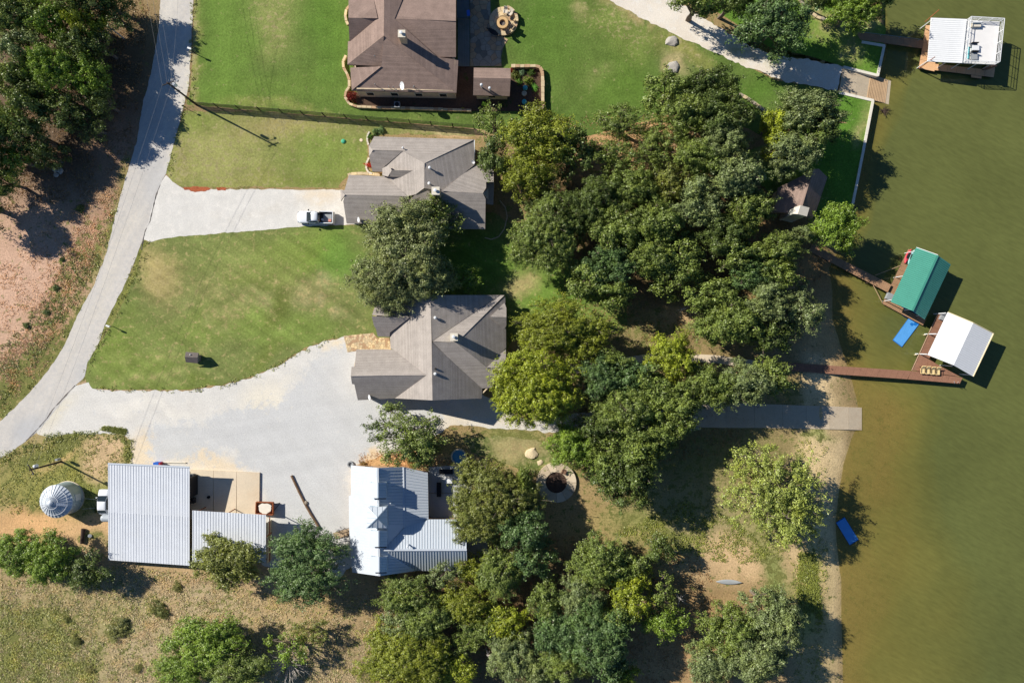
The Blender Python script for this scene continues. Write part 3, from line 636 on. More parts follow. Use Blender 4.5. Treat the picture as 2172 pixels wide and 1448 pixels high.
# small cottage east of it
h1b = empty('shed', W(1043, 175, 0), 'small stone outbuilding with brown gable roof next to the fish tank garden', 'shed')
walls(h1b, [(1005, 144), (1083, 145), (1081, 203), (1004, 202)], 3.0, M_stone)
roof(h1b, [[(1005, 144, 2.9), (1083, 145, 2.9), (1083, 167, 4.3), (1004.5, 165, 4.3)], [(1083, 167, 4.3), (1004.5, 165, 4.3), (1003.5, 202, 2.9), (1081, 204, 2.9)]], M_brown)
h1b['label'] = 'small stone outbuilding with brown gable roof east of the large brown roofed house'
gable(h1b, [(1007, 146, 2.9), (1007, 201, 2.9), (1008, 165, 4.3)], M_stone); gable(h1b, [(1079, 202, 2.9), (1080, 147, 2.9), (1080, 167, 4.3)], M_stone)
vent(h1b, 1021, 179, 4.0, .9, .22, M_galv); vent(h1b, 1038.5, 186, 3.6, .9, .22, M_galv)

# ---- house with grey roof and garage in the middle
h2 = empty('house', W(880, 390, 0), 'grey shingle roofed house behind the pickup with a garage wing to the west', 'house')
E2 = 3.0
walls(h2, [(794, 291), (1005, 297), (1005, 350), (1028, 351), (1028, 484), (885, 482), (862, 474), (736, 473), (730, 414), (742, 373), (808, 372), (808, 364), (788, 363), (785, 310)], E2, M_stone)
roof(h2, [[(793.7, 289.6, 3.0), (1006, 296, 3.0), (900.5, 346.5, 6.1), (854, 320, 4.7), (791, 318.5, 4.7), (783, 309, 3.9)],
          [(782, 308, 3.9), (791, 318.5, 4.7), (783, 331, 3.9)],
          [(791, 319, 4.7), (854, 320.5, 4.7), (811, 357, 3.2), (811, 364, 3.0), (790, 364, 3.0), (783, 331, 3.9)],
          [(854, 320.5, 4.7), (900.5, 346.5, 6.1), (899.5, 399, 6.1), (882, 412, 5.3), (864, 416.5, 5.0), (822, 375, 3.2), (811, 373, 3.0), (811, 357, 3.2)],
          [(740, 371, 2.9), (822, 374.5, 3.1), (864, 416.5, 5.0), (732, 413, 5.0), (722, 404, 4.3), (731, 403, 4.4)],
          [(732, 413, 5.05), (722, 403.5, 4.3), (723, 426, 4.3)],
          [(732, 413, 5.0), (864, 416.5, 5.0), (864, 476, 2.9), (735, 473.5, 2.9), (728, 427, 4.3)],
          [(831, 361, 5.1), (878, 362, 5.3), (861, 376, 4.5), (823, 374.5, 4.3)],
          [(811, 357, 3.7), (823, 351, 4.4), (831, 361, 5.1), (823, 374.5, 4.3), (811, 372, 3.7)],
          [(900.5, 346.5, 6.1), (1006, 296, 3.0), (1006, 350, 3.0), (938, 405, 5.6), (899.5, 399, 6.1)],
          [(938, 405, 5.6), (1006, 350, 3.0), (1030, 350, 3.0), (1047, 362, 3.0), (1047, 386, 3.0), (1031, 386, 3.6), (1031, 398, 4.6), (1024, 410, 5.6)],
          [(899.5, 399, 6.1), (938, 405, 5.6), (1024, 410, 5.6), (1030, 422, 4.9), (1029, 486, 2.9), (885, 484, 2.9), (864, 470, 3.2), (864, 428, 4.6), (882, 412, 5.3)],
          [(1024, 410, 5.65), (1036, 399, 4.9), (1036, 423, 4.9)]], M_grey)
roof(h2, [[(1031, 387, 2.9), (1048, 387, 2.8), (1046, 434, 2.8), (1029, 432, 2.9)]], M_grey, name='porch_roof')
chimney(h2, 924, 405, 8.2, 5.0, 1.05, M_stone)
vent(h2, 911, 355, 5.9, .6, .24); vent(h2, 910, 388.5, 6.0, .6, .24); vent(h2, 854, 313, 4.7, .3, .15)
obj('gutter', MB().tube(W(1006.5, 297, 2.95), W(1006.5, 350, 2.95), .07, n=6), M_white, h2)
dish(762, 466, 3.0, 190, 'white satellite dish on the southwest corner of the garage beside the pickup', r=.42)
dish(1004, 343, 3.2, 240, 'small satellite dish at the east eave of the middle grey roof', r=.32)

# ---- house with grey roof in the south
h3 = empty('house', W(915, 740, 0), 'grey shingle roofed house facing the big gravel yard with small cream chimney', 'house')
walls(h3, [(850, 630), (1072, 627), (1074, 738), (1072, 782), (1042, 824), (1022, 845), (917, 849), (759, 848), (748, 798), (756, 742), (828, 741), (828, 714), (801, 713), (790, 670), (800, 640)], 3.0, M_stone)
roof(h3, [[(913.2, 625.7, 6.9), (915.6, 724.4, 6.9), (917.3, 848.7, 6.9), (838, 844.5, 3.1), (905, 795.5, 6.3), (834.5, 741, 3.1), (828.5, 739, 3.0), (827, 705, 3.0), (868, 674, 5.2), (838, 634, 3.4), (845, 628, 3.5)],
          [(789, 668, 5.2), (868, 674, 5.2), (838, 634, 3.4), (800, 636, 3.4)],
          [(788.5, 670.5, 5.2), (868, 674, 5.2), (827, 705, 3.2), (826, 714.5, 3.0), (801, 713.5, 3.0), (797.5, 698, 4.0), (793, 690, 4.2)],
          [(755.9, 741, 3.0), (834.5, 741, 3.1), (905, 795.5, 6.3), (744, 797.5, 6.2), (745.7, 778, 4.9), (752, 777, 4.9)],
          [(744, 797.5, 6.2), (905, 795.5, 6.3), (838, 844.5, 3.1), (759, 848.5, 3.0), (751.5, 815, 4.7), (746.5, 814, 4.8)],
          [(913.2, 625.7, 6.9), (1060, 625.7, 3.2), (917, 723, 6.9)],
          [(917, 724, 6.9), (1060, 625.7, 3.2), (1070, 626, 3.0), (982, 713, 6.5), (965, 725.5, 6.9)],
          [(965, 725.5, 6.9), (982, 713, 6.5), (1071.5, 628, 3.0), (1073, 668, 3.0), (1073.5, 737.5, 3.0), (1032, 778, 4.8)],
          [(917, 725, 6.9), (965, 725.5, 6.9), (1032, 778, 4.8), (1062, 781, 4.6), (1043, 822, 3.0), (1023, 823.5, 3.0), (960, 768, 5.3)],
          [(916.5, 726, 6.9), (960, 768, 5.3), (1023, 823.5, 3.0), (1022, 844.5, 3.0), (917.3, 848.7, 6.9)],
          [(1040, 671.5, 4.6), (1070, 642, 3.3), (1074, 653, 3.2), (1074, 672.5, 4.4)], [(1040, 671.5, 4.6), (1074, 672.5, 4.4), (1074, 690, 3.3), (1069, 699, 3.2)],
          [(1032, 779, 4.9), (1073, 738.5, 3.1), (1073, 760, 3.6), (1062, 781, 4.7)]], M_grey)
gable(h3, [(842, 843, 3.1), (1020, 843, 3.1), (917.3, 845, 6.8)], M_stone); gable(h3, [(1055, 629, 3.1), (848, 632, 3.4), (913.2, 629, 6.8)], M_stone)
gable(h3, [(758, 742, 3), (761, 847, 3), (748, 797, 6.1)], M_stone)
chimney(h3, 963, 714.5, 8.4, 6.0, 1.0, mat('cream_chimney', C(214, 208, 160), .06, 1.5, .8))
vent(h3, 923, 673.5, 6.6, .6, .24); vent(h3, 923, 792.5, 6.4, .6, .24); vent(h3, 923.5, 782, 6.4, .45, .16, M_darkmet); vent(h3, 932, 838, 5.6, .45, .1, M_darkmet)
dish(785, 842, 3.1, 190, 'white satellite dish at the south edge of the garage above the gravel yard', r=.42)
ch = obj('paving', MB(), None) if False else None

# ---- metal roofed house
h4 = empty('house', W(860, 1100, 0), 'house with bright metal seamed roof and row of dormers', 'house')
M_siding = mat('beige_siding', C(190, 160, 126), .08, 1.2, .85)
walls(h4, [(744, 987), (855, 990), (908, 1002), (912, 1101), (990, 1101), (991, 1210), (880, 1212), (804, 1221), (746, 1213)], 2.9, M_siding)
R4 = 6.2
roof(h4, [[(744.5, 986.6, 2.9), (801, 991.7, R4), (804.5, 1221, R4), (747, 1213, 2.9), (740.5, 1120, 2.7), (740, 1051, 2.7), (744.5, 1050, 2.9)],
          [(801, 991.7, R4), (855, 990, 3.9), (857, 1118, 3.9), (814, 1165.7, 5.8), (882, 1210, 2.9), (804.5, 1221, R4)],
          [(855, 990, 3.9), (907.5, 1002, 2.9), (909, 1104, 2.9), (857, 1119, 3.9)]], M_galv2, th=.12)
roof(h4, [[(814, 1165.7, 5.8), (857, 1119, 3.9), (911, 1101, 3.05), (991, 1101, 3.0), (990, 1165, 5.8)], [(814, 1165.7, 5.8), (990, 1165.5, 5.8), (991, 1210, 2.9), (882, 1210, 2.9)]], M_galv2, th=.12)
P4 = PL[-5:]
gable(h4, [(988, 1103, 3.0), (989, 1208, 3.0), (988, 1165, 5.8)], M_siding)
gable(h4, [(748, 1212, 2.8), (880, 1212, 2.8), (804, 1219, 6.1)], M_siding)
def seams(parent, A, B, Cc, D, n, w=.05, hgt=.07, m=None, pl=None):
    """raised seams from edge A-B down to edge C-D (A over C, B over D)"""
    mb = MB(); c = fitplane((A, B, Cc, D)) if pl is None else pl; A, B, Cc, D = [onplane(c, q[0], q[1]) for q in (A, B, Cc, D)]; up = Vector((0, 0, .02))
    for i in range(1, n):
        t = i / n; mb.beam(A.lerp(B, t) + up, Cc.lerp(D, t) + up, w, hgt)
    return obj('standing_seam', mb, m or M_seam, parent, kind='stuff')
seams(h4, (801, 991.7, R4), (804.5, 1221, R4), (744.5, 986.6, 2.9), (747, 1213, 2.9), 38, .03, .03, M_galv2, pl=P4[0])
seams(h4, (801, 991.7, R4), (802, 1118, R4), (855, 990, 3.9), (857, 1118, 3.9), 19, .05, .07, pl=P4[1])
seams(h4, (804, 1176, R4), (804.5, 1221, R4), (835, 1180, 4.9), (872, 1212, 3.2), 6, .05, .07, pl=P4[1])
seams(h4, (855, 990, 3.9), (857, 1112, 3.9), (907.5, 1002, 2.9), (909, 1106, 2.9), 18, .05, .06, pl=P4[2])
mb = MB(); up = Vector((0, 0, .02))
for i in range(30):
    x = 818 + i * 5.9
    yt = 1165.7
    if x < 857: yb = 1119 + (857 - x) * 46.7 / 43; zb = 3.9 + (857 - x) * 1.9 / 43
    elif x < 911: yb = 1119 - (x - 857) / 3; zb = 3.9 - (x - 857) * .0157
    else: yb = 1101; zb = 3.0
    if x < 990: mb.beam(onplane(P4[3], x, yt, .02), onplane(P4[3], x, yb, .02), .05, .07)
obj('standing_seam', mb, M_seam, h4, kind='stuff')
mb = MB()
for i in range(30):
    x = 820 + i * 5.9
    if x >= 990: continue
    if x < 882: yb = 1165.7 + (x - 814) * .65; zb = 5.8 - (x - 814) * .0426
    else: yb = 1210; zb = 2.9
    mb.beam(onplane(P4[4], x, 1165.7, .02), onplane(P4[4], x + (x - 814) * .01, yb, .02), .06, .08)
obj('standing_seam', mb, mat('dark_seam', C(120, 132, 140), .05, 1, .5), h4, kind='stuff')
obj('ridge_cap', MB().beam(W(801, 991.7, R4 + .04), W(804.5, 1221, R4 + .04), .3, .06), M_galv2, h4)
obj('ridge_cap', MB().beam(W(814, 1165.7, 5.86), W(990, 1165.4, 5.86), .3, .06), M_galv2, h4)
obj('break_flashing', MB().beam(W(855, 990, 3.95), W(857, 1118, 3.95), .3, .06), M_galv2, h4)
for (y0, y1, x0, xr, x1) in [(1023, 1056, 783, 802, 820), (1125, 1159, 784, 803.5, 821), (1180, 1213, 785, 804.5, 821.5)]:
    dz = 6.35
    d_ = obj('dormer', MB().slab([W(x0 + 1, y0 + 1, dz), W(x1 - 1, y0 + 1, dz), W(x1 - 1, y1 - 1, dz), W(x0 + 1, y1 - 1, dz)], 2.1), M_seam, h4)
    obj('dormer_roof', MB().slab([W(x0, y0, dz + .02), W(xr, y0, dz + .95), W(xr, y1, dz + .95), W(x0, y1, dz + .02)], .08), M_galv2, d_)
    obj('dormer_roof', MB().slab([W(xr, y0, dz + .95), W(x1, y0, dz + .02), W(x1, y1, dz + .02), W(xr, y1, dz + .95)], .08), M_galv2, d_)
    mb = MB()
    for i in range(1, 6):
        y = y0 + (y1 - y0) * i / 6; mb.beam(W(xr, y, dz + .98), W(x1, y, dz + .05), .04, .05)
    mb.beam(W(xr, y0, dz + .98), W(xr, y1, dz + .98), .16, .05)
    obj('standing_seam', mb, M_seam, d_, kind='stuff')
    obj('snow_guard', MB().beam(W(x0 + 12, y1 + 1, dz + .3), W(x1 - 1, y1 + 1, dz + .3), .12, .12), M_darkmet, d_)
cz = 7.1; cp = obj('cupola', MB().slab([W(781, 1077, cz), W(819, 1076, cz), W(819.5, 1117, cz), W(781, 1117, cz)], 3.0), M_seam, h4)
ap = (800, 1098, 8.5); c4 = [(779, 1075, cz), (821, 1074, cz), (821.5, 1119, cz), (778, 1119.5, cz)]
for i in range(4):
    obj('cupola_roof', MB().slab([W(*c4[i]), W(*c4[(i + 1) % 4]), W(*ap)], .08), M_galv2, cp)
mb = MB()
for i in range(4):
    mb.beam(W(*c4[i]), W(*ap), .12, .08)
    for t in (.25, .5, .75):
        a_ = W(*c4[i]).lerp(W(*c4[(i + 1) % 4]), t); mid = (W(*c4[i]) + W(*c4[(i + 1) % 4])) / 2; top = a_ + (W(*ap) - mid) * (1 - abs(t - .5) * 2) * .96
        mb.beam(a_ + up, top + up, .05, .06)
obj('standing_seam', mb, M_seam, cp, kind='stuff')
vent(h4, 864, 1159, 5.7, .9, .18, M_galv); vent(h4, 828, 1067, 4.9, .5, .12)

# ---- barn with mono pitch corrugated roof
def sheetroof(parent, A, B, Cc, D, nu, nv, ribs, th=.05, m=None):
    """separate roof sheets between edge A-B (top) and D-C (bottom)"""
    A, B, Cc, D = [W(*q) for q in (A, B, Cc, D)]
    P = lambda u, v: A.lerp(B, u).lerp(D.lerp(Cc, u), v)
    for i in range(nu):
        for j in range(nv):
            u0, u1, v0, v1 = i / nu, (i + 1) / nu, j / nv, (j + 1) / nv
            lift = Vector((0, 0, .006 * ((i + j) % 2)))
            mb = MB().slab([P(u0, v0) + lift, P(u1, v0) + lift, P(u1, v1) + lift, P(u0, v1) + lift], th)
            for k in range(ribs):
                u = u0 + (u1 - u0) * (k + .25) / ribs
                mb.beam(P(u, v0) + lift + Vector((0, 0, .03)), P(u, v1) + lift + Vector((0, 0, .012)), .06, .025)
            obj('roof_sheet', mb, m or M_galv, parent)
bn = empty('barn', W(315, 1090, 0), 'big metal barn with pale ribbed shed roof beside the grain bin', 'barn')
M_barn = mat('barn_siding', C(150, 154, 156), .08, 1, .6, metal=.2)
walls(bn, [(236, 998), (392, 1003), (392, 1192), (236, 1184)], 2.3, M_barn, ins=.3, windows=False)
walls(bn, [(236, 998), (392, 1003), (392, 1014), (236, 1009)], 3.85, M_barn, ins=.02, base_z=2.0, windows=False)
for x_ in (238, 390): gable(bn, [(x_, 1010, 2.3), (x_, 1184, 2.35), (x_, 1010, 3.95)], M_barn)
sheetroof(bn, (229, 982.5, 4.2), (402, 990, 4.2), (402, 1199, 2.25), (229.8, 1187, 2.25), 15, 2, 2)
obj('ridge_trim', MB().beam(W(229, 982.8, 4.25), W(402, 990.3, 4.25), .25, .1), M_galv2, bn)
obj('roll_up_door', MB().box(W(411.5, 1030, 1.5), (.12, 3.2, 3.0)), M_darkmet, bn)
ln = empty('lean_to', W(487, 1140, 0), 'lower ribbed metal lean-to with open east end next to the barn', 'lean-to')
sheetroof(ln, (408, 1082, 3.75), (564, 1091.5, 3.75), (563.5, 1192, 2.5), (408, 1192, 2.5), 13, 1, 2)
obj('wall', MB().beam(W(571, 1105, 1.0), W(571, 1190, 1.0), .12, 2.0), mat('tan_siding', C(196, 186, 160), .08, 1, .8), ln)
for (x, y, z) in [(562, 1094, 3.6), (562, 1140, 3.1), (562, 1188, 2.5), (416, 1086, 3.6), (480, 1090, 3.6), (416, 1186, 2.5), (490, 1188, 2.5)]:
    w_ = W(x, y, z); obj('post', MB().tube((w_.x, w_.y, 0), (w_.x, w_.y, z), .08), M_rust, ln)
obj('girt', MB().beam(W(572, 1096, 1.9), W(572, 1190, 1.9), .12, .16), M_rust, ln)

# ---- small shingled cottage by the lake (partly hidden)
h5 = empty('cottage', W(1690, 430, 0), 'small brown roofed cottage with metal chimney hood near the seawall', 'cottage')
walls(h5, [(1650, 398), (1724, 362), (1754, 377), (1728, 455), (1640, 448)], 3.0, M_stone)
roof(h5, [[(1651, 398, 3.0), (1725, 361, 4.9), (1701, 440, 5.0), (1693, 455, 4.9), (1641, 448, 3.0)], [(1725, 359, 5.0), (1737, 358, 4.6), (1755, 376, 3.0), (1731, 448, 3.0), (1722, 466, 3.2), (1694, 453, 4.9), (1702, 438, 5.0)]], M_brown)
hood = obj('chimney', MB().slab([W(1686, 440, 6.3), W(1698, 436, 6.6), W(1716, 441, 6.3), W(1711, 458, 6.3), W(1692, 453, 6.6), W(1683, 453, 6.3)], 5.8), mat('pale_chimney', C(190, 190, 178), .08, 1, .7), h5)
obj('chimney_crown', MB().slab([W(1685, 439.5, 6.45), W(1698, 435.5, 6.8), W(1692, 454, 6.8), W(1682.5, 453.5, 6.45)], .1).slab([W(1698, 435.5, 6.8), W(1717, 440.5, 6.45), W(1711.5, 459, 6.45), W(1692, 454, 6.8)], .1), M_trim, hood)

# ---- little pump house on the lawn
h6 = empty('doghouse', W(412, 757, 0), 'tiny grey gabled pump house standing alone on the mown lawn', 'pump house')
walls(h6, [(400, 750), (422, 752), (421, 768), (398, 766)], 1.15, mat('grey_siding', C(120, 116, 108), .1, 1.5, .85), ins=.1, windows=False)
roof(h6, [[(394, 746, 1.2), (421, 748, 1.2), (419, 758, 2.0), (392, 757, 2.0)], [(392, 757, 2.0), (419, 758, 2.0), (419.5, 770.5, 1.2), (394, 768, 1.2)]], mat('weathered_shingle', C(112, 104, 100), .12, 1.2, .9, .02, fine=.12), th=.08)
gable(h6, [(421, 750, 1.2), (420, 769, 1.2), (419, 758, 1.95)], M_grayp)
vent(h6, 403, 752, 1.6, .25, .1)
h6.name = 'pump_house'; ORG['pump_house'] = ORG.get('doghouse', h6.location)
# ================================================================ YARD THINGS
def stones_line(name, label, cat, pts, w, h, bl, mats_, z0=0.0, parent=None, group=None, top_jit=.04, closed=False):
    """a low wall or border laid of separate blocks along a line of pixels"""
    P = [W(x, y, z0) for x, y in pts]
    root = parent or empty(name, P[0], label, cat, group)
    rr = random.Random(len(pts) * 7 + int(pts[0][0]))
    n = len(P)
    for i in range(n if closed else n - 1):
        a, b = P[i], P[(i + 1) % n]; L = (b - a).length; k = max(1, round(L / bl)); d = (b - a).normalized()
        nn = Vector((-d.y, d.x, 0))
        for j in range(k):
            p, q = a + d * (L * j / k + .02), a + d * (L * (j + 1) / k - .02)
            ww = w * rr.uniform(.85, 1.1) / 2; hh = h + rr.uniform(-top_jit, top_jit)
            pts3 = [p + nn * ww * rr.uniform(.9, 1), p - nn * ww, q - nn * ww * rr.uniform(.9, 1), q + nn * ww]
            pts3 = [v + Vector((0, 0, hh)) for v in pts3]
            obj('stone', MB().slab(pts3, hh + .1), rr.choice(mats_), root)
    return root
def clip(poly, nx_, ny_, c):
    out = []
    for i in range(len(poly)):
        a, b = poly[i], poly[(i + 1) % len(poly)]
        da = a[0] * nx_ + a[1] * ny_ - c; db = b[0] * nx_ + b[1] * ny_ - c
        if da <= 0: out.append(a)
        if (da < 0 < db) or (db < 0 < da):
            t = da / (da - db); out.append((a[0] + (b[0] - a[0]) * t, a[1] + (b[1] - a[1]) * t))
    return out
def paving(root, poly_px, n, z, gap, mats_, seed=1, th=.05, hole=None):
    rr = random.Random(seed); P = [tuple(W(x, y, 0).xy) for x, y in poly_px]
    xs_ = [p[0] for p in P]; ys_ = [p[1] for p in P]; seeds = []
    tries = 0
    dmin = math.sqrt((max(xs_) - min(xs_)) * (max(ys_) - min(ys_)) / n) * .62
    while len(seeds) < n and tries < n * 60:
        tries += 1
        q = (rr.uniform(min(xs_), max(xs_)), rr.uniform(min(ys_), max(ys_)))
        if not inside(P, np.array([q[0]]), np.array([q[1]]))[0]: continue
        if hole and math.hypot(q[0] - hole[0], q[1] - hole[1]) < hole[2] + .2: continue
        if all(math.hypot(q[0] - s_[0], q[1] - s_[1]) > dmin for s_ in seeds): seeds.append(q)
    B = [(min(xs_), min(ys_)), (max(xs_), min(ys_)), (max(xs_), max(ys_)), (min(xs_), max(ys_))]
    for s_ in seeds:
        cell = B
        for t_ in seeds:
            if t_ is s_: continue
            dx, dy = t_[0] - s_[0], t_[1] - s_[1]; L = math.hypot(dx, dy)
            if L > dmin * 5: continue
            cell = clip(cell, dx / L, dy / L, ((s_[0] + t_[0]) * dx / 2 + (s_[1] + t_[1]) * dy / 2) / L - gap)
            if len(cell) < 3: break
        # keep inside the (locally convex) outline
        for i in range(len(P)):
            a, b = P[i], P[(i + 1) % len(P)]; ex, ey = b[0] - a[0], b[1] - a[1]; L = math.hypot(ex, ey)
            nx_, ny_ = ey / L, -ex / L
            mx_, my_ = (a[0] + b[0]) / 2, (a[1] + b[1]) / 2
            if inside(P, np.array([mx_ + nx_ * .05]), np.array([my_ + ny_ * .05]))[0]: nx_, ny_ = -nx_, -ny_
            if (s_[0] - a[0]) * nx_ + (s_[1] - a[1]) * ny_ < 0 and len(cell) >= 3:
                t = ((s_[0] - a[0]) * ex + (s_[1] - a[1]) * ey) / (L * L)
                if -.3 < t < 1.3: cell = clip(cell, nx_, ny_, a[0] * nx_ + a[1] * ny_ - gap)
        if len(cell) < 3: continue
        zz = z + rr.uniform(-.006, .01)
        obj('flagstone', MB().slab([(x, y, zz) for x, y in cell], th), rr.choice(mats_), root)

FL = [M_flag, M_flag, M_flag3, mat('flagstone_light', C(224, 200, 156), .1, 1.3, .9, .02, fine=.1)]
FG = [M_flag2, M_flag2, M_flag3, mat('flagstone_dark', C(130, 124, 112), .12, 1.3, .9, .02, fine=.1), mat('flagstone_tan', C(186, 160, 126), .12, 1.3, .9, .02, fine=.1)]
# entrance paving of the south house
pv = empty('flagstone_path', W(780, 725, 0), 'tan flagstone paving in the corner of the south grey roofed house', 'paving')
pp = [(729, 712), (792, 706), (800, 716), (826, 716), (830, 742), (756, 744), (737, 747)]
obj('mortar_bed', MB().slab([W(x, y, .035) for x, y in pp], .05), M_mort, pv)
paving(pv, pp, 120, .06, .02, FL, 3)
# grey patio behind the north house
pt = empty('patio', W(1020, 90, 0), 'shaded flagstone patio between the brown house deck and the round fire terrace', 'patio')
pp = [(997, -20), (1040, -20), (1041, 50), (1052, 70), (1078, 84), (1068, 100), (1063, 120), (1064, 141), (997, 141)]
obj('mortar_bed', MB().slab([W(x, y, .035) for x, y in pp], .05), mat('grey_mortar', C(120, 112, 98), .1, 1, .95), pt)
paving(pt, pp, 62, .06, .03, FG, 5)
# round fire terrace at the north
ft = empty('fire_terrace', W(1068, 50, 0), 'raised round tan fire terrace with seat walls beside the green lawn', 'terrace')
cc = W(1068, 47, 0)
obj('terrace_base', MB().lathe((cc.x, cc.y, 0), [(2.35, 0), (2.35, .34), (.0005, .34)], 40), M_mort, ft)
for ring, (ra, rb, k) in enumerate([(.95, 1.6, 9), (1.63, 2.32, 14)]):
    for i in range(k):
        t0, t1 = 2 * math.pi * (i + .03) / k, 2 * math.pi * (i + .97) / k
        pts3 = [(cc.x + math.cos(t) * ra, cc.y + math.sin(t) * ra, .37) for t in np.linspace(t1, t0, 4)] + [(cc.x + math.cos(t) * rb, cc.y + math.sin(t) * rb, .37) for t in np.linspace(t0, t1, 4)]
        obj('flagstone', MB().slab(pts3, .04), random.choice(FL), ft)
for t0, t1 in [(-60, -20), (-5, 30), (40, 75)]:
    k = 4
    for i in range(k):
        a0, a1 = math.radians(t0 + (t1 - t0) * i / k), math.radians(t0 + (t1 - t0) * (i + .94) / k)
        pts3 = [(cc.x + math.cos(t) * r_, cc.y + math.sin(t) * r_, .85) for t, r_ in ((a0, 2.0), (a0, 2.4), (a1, 2.4), (a1, 2.0))]
        obj('seat_wall_stone', MB().slab(pts3, .6), random.choice(FL), ft)
fp = empty('fire_pit', W(1066, 48, .37), 'round tan stone fire pit ring in the middle of the north terrace', 'fire pit')
c_ = W(1066, 48, .8)
ring = [(.5, 0), (.5, .42), (.92, .42), (.95, .38), (.95, 0)]
obj('ring', MB().lathe((c_.x, c_.y, .37), ring[::-1] and [(.95, 0), (.95, .38), (.92, .42), (.52, .42), (.5, .02)], 28), mat('fire_ring_stone', C(206, 172, 122), .08, 2, .9, .01), fp)
obj('ashes', MB().lathe((c_.x, c_.y, .38), [(.5, .05), (.2, .1), (.0005, .08)], 16), mat('ash', C(110, 104, 100), .3, 4, .95), fp)
def lawn_chair(px, py, ang, label, group, m_seat, z=.37, name='patio_chair'):
    p = W(px, py, z); root = empty(name, (p.x, p.y, z), label, 'chair', group)
    ca_, sa_ = math.cos(ang), math.sin(ang); Xa = Vector((ca_, sa_, 0)); Ya = Vector((-sa_, ca_, 0)); U = Vector((0, 0, 1))
    obj('seat', MB().box(p + U * .42, (.62, .6, .08), axes=(Xa, Ya, U)), m_seat, root)
    b0 = p + U * .42 - Xa * .28; b1 = b0 + U * .55 - Xa * .28
    d = (b1 - b0).normalized(); obj('backrest', MB().box((b0 + b1) / 2, ((b1 - b0).length, .6, .07), axes=(d, Ya, d.cross(Ya))), m_seat, root)
    for s1 in (-1, 1):
        obj('armrest', MB().box(p + U * .62 + Ya * .34 * s1, (.6, .08, .04), axes=(Xa, Ya, U)), m_seat, root)
        for s2 in (-1, 1): obj('leg', MB().beam(p + Xa * .26 * s2 + Ya * .3 * s1, p + Xa * .26 * s2 + Ya * .3 * s1 + U * .4, .05, .05), M_darkmet, root)
    return root
Mc = mat('cream_fabric', C(216, 206, 188), .05, 2, .9)
gp = 'chairs round the north fire pit'
lawn_chair(1072, 27, math.radians(-100), 'cream chair at the top of the round fire terrace', gp, Mc)
lawn_chair(1082, 31, math.radians(-130), 'cream chair at the upper right of the round fire terrace', gp, Mc)
lawn_chair(1086, 60, math.radians(140), 'dark chair at the lower right of the round fire terrace', gp, M_darkmet)
lawn_chair(1077, 71, math.radians(110), 'dark chair at the foot of the round fire terrace', gp, M_darkmet)
tb = empty('side_table', W(1086, 40, .37), 'small round dark table at the right edge of the fire terrace', 'table')
c_ = W(1086, 40, .8); obj('tabletop', MB().lathe((c_.x, c_.y, .85), [(.32, 0), (.32, .05), (.0005, .05)], 16), M_darkmet, tb); obj('leg', MB().tube((c_.x, c_.y, .37), (c_.x, c_.y, .85), .05), M_darkmet, tb)
hm = empty('hammock', W(1043, 70, 0), 'dark curved hammock stand on the shaded patio below the fire terrace', 'hammock')
mb = MB()
for i in range(8):
    a0, a1 = i / 8, (i + 1) / 8
    f = lambda t: W(1033 + 26 * t, 60 + 16 * t, .9 - .45 * math.sin(math.pi * t))
    mb.beam(f(a0), f(a1), .7 * math.sin(math.pi * (a0 + a1) / 2) + .1, .05)
obj('sling', mb, M_darkmet, hm); obj('frame', MB().tube(W(1031, 59, 0), W(1034, 61, 1.0), .05).tube(W(1061, 77, 0), W(1058, 76, 1.0), .05).tube(W(1031, 59, .05), W(1061, 77, .05), .05), M_darkmet, hm)
bt = tag(obj('beach_towel', MB().beam(W(993, 22, 3.62), W(994, 34, 3.62), .5, .06).beam(W(994, 22, 3.3), W(995.5, 33, 3.3), .06, .5), mat('blue_cloth', C(50, 100, 190), .08, 3, .9), None), 'blue towel hanging over the balcony rail of the brown roofed house', 'towel')
# walled garden east of the cottage
stones_line('garden_wall', 'curved tan stone wall round the small garden east of the stone outbuilding', 'garden wall',
            [(1084, 144), (1112, 144), (1136, 144), (1145, 147), (1150, 155), (1151, 175), (1151, 200), (1151, 228), (1147, 235), (1136, 238)], .5, .85, .8, [M_flag, M_flag3, M_flag], top_jit=.03)
sheet('garden_bed_and_shade', [(1084, 147), (1140, 147), (1148, 156), (1149, 228), (1140, 236), (1000, 236), (760, 225), (742, 205), (748, 195), (966, 200), (966, 142), (1004, 142)], .022, ground_mat('mulch_and_shade', C(60, 76, 38), fine=.3, mid=.15, bump=.08), (*C(92, 74, 62), .2), amp=.02, seed=20)  # strip between house and outbuilding: shade put into the colour as dark mulch
fo = empty('fountain', W(1112, 201, 0), 'small pale two tier ornament between the turquoise domes in the garden', 'fountain')
c_ = W(1112, 198, .6); obj('basin', MB().lathe((c_.x, c_.y, 0), [(.3, 0), (.35, .5), (.42, .55), (.3, .6), (.0005, .5)], 18), M_conc2, fo)
for (x, y, l) in [(1114, 186, 'turquoise glazed dome pot at the sunny upper end of the walled garden'), (1112, 216, 'turquoise glazed dome pot at the shaded lower end of the walled garden')]:
    c_ = W(x, y, .5); tag(obj('glazed_pot', MB().lathe((c_.x, c_.y, 0), [(.3, 0), (.4, .3), (.38, .6), (.2, .8), (.0005, .84)], 18), mat('turquoise_glaze', C(70, 176, 190), .05, 2, .3), None), l, 'pot', 'turquoise pots in the walled garden')
stones_line('garden_border', 'curving tan stone border along the west side of the brown roofed house', 'stone border',
            [(742, 14), (735, 22), (733, 34), (735, 46), (739, 54)], .4, .3, .7, FL)
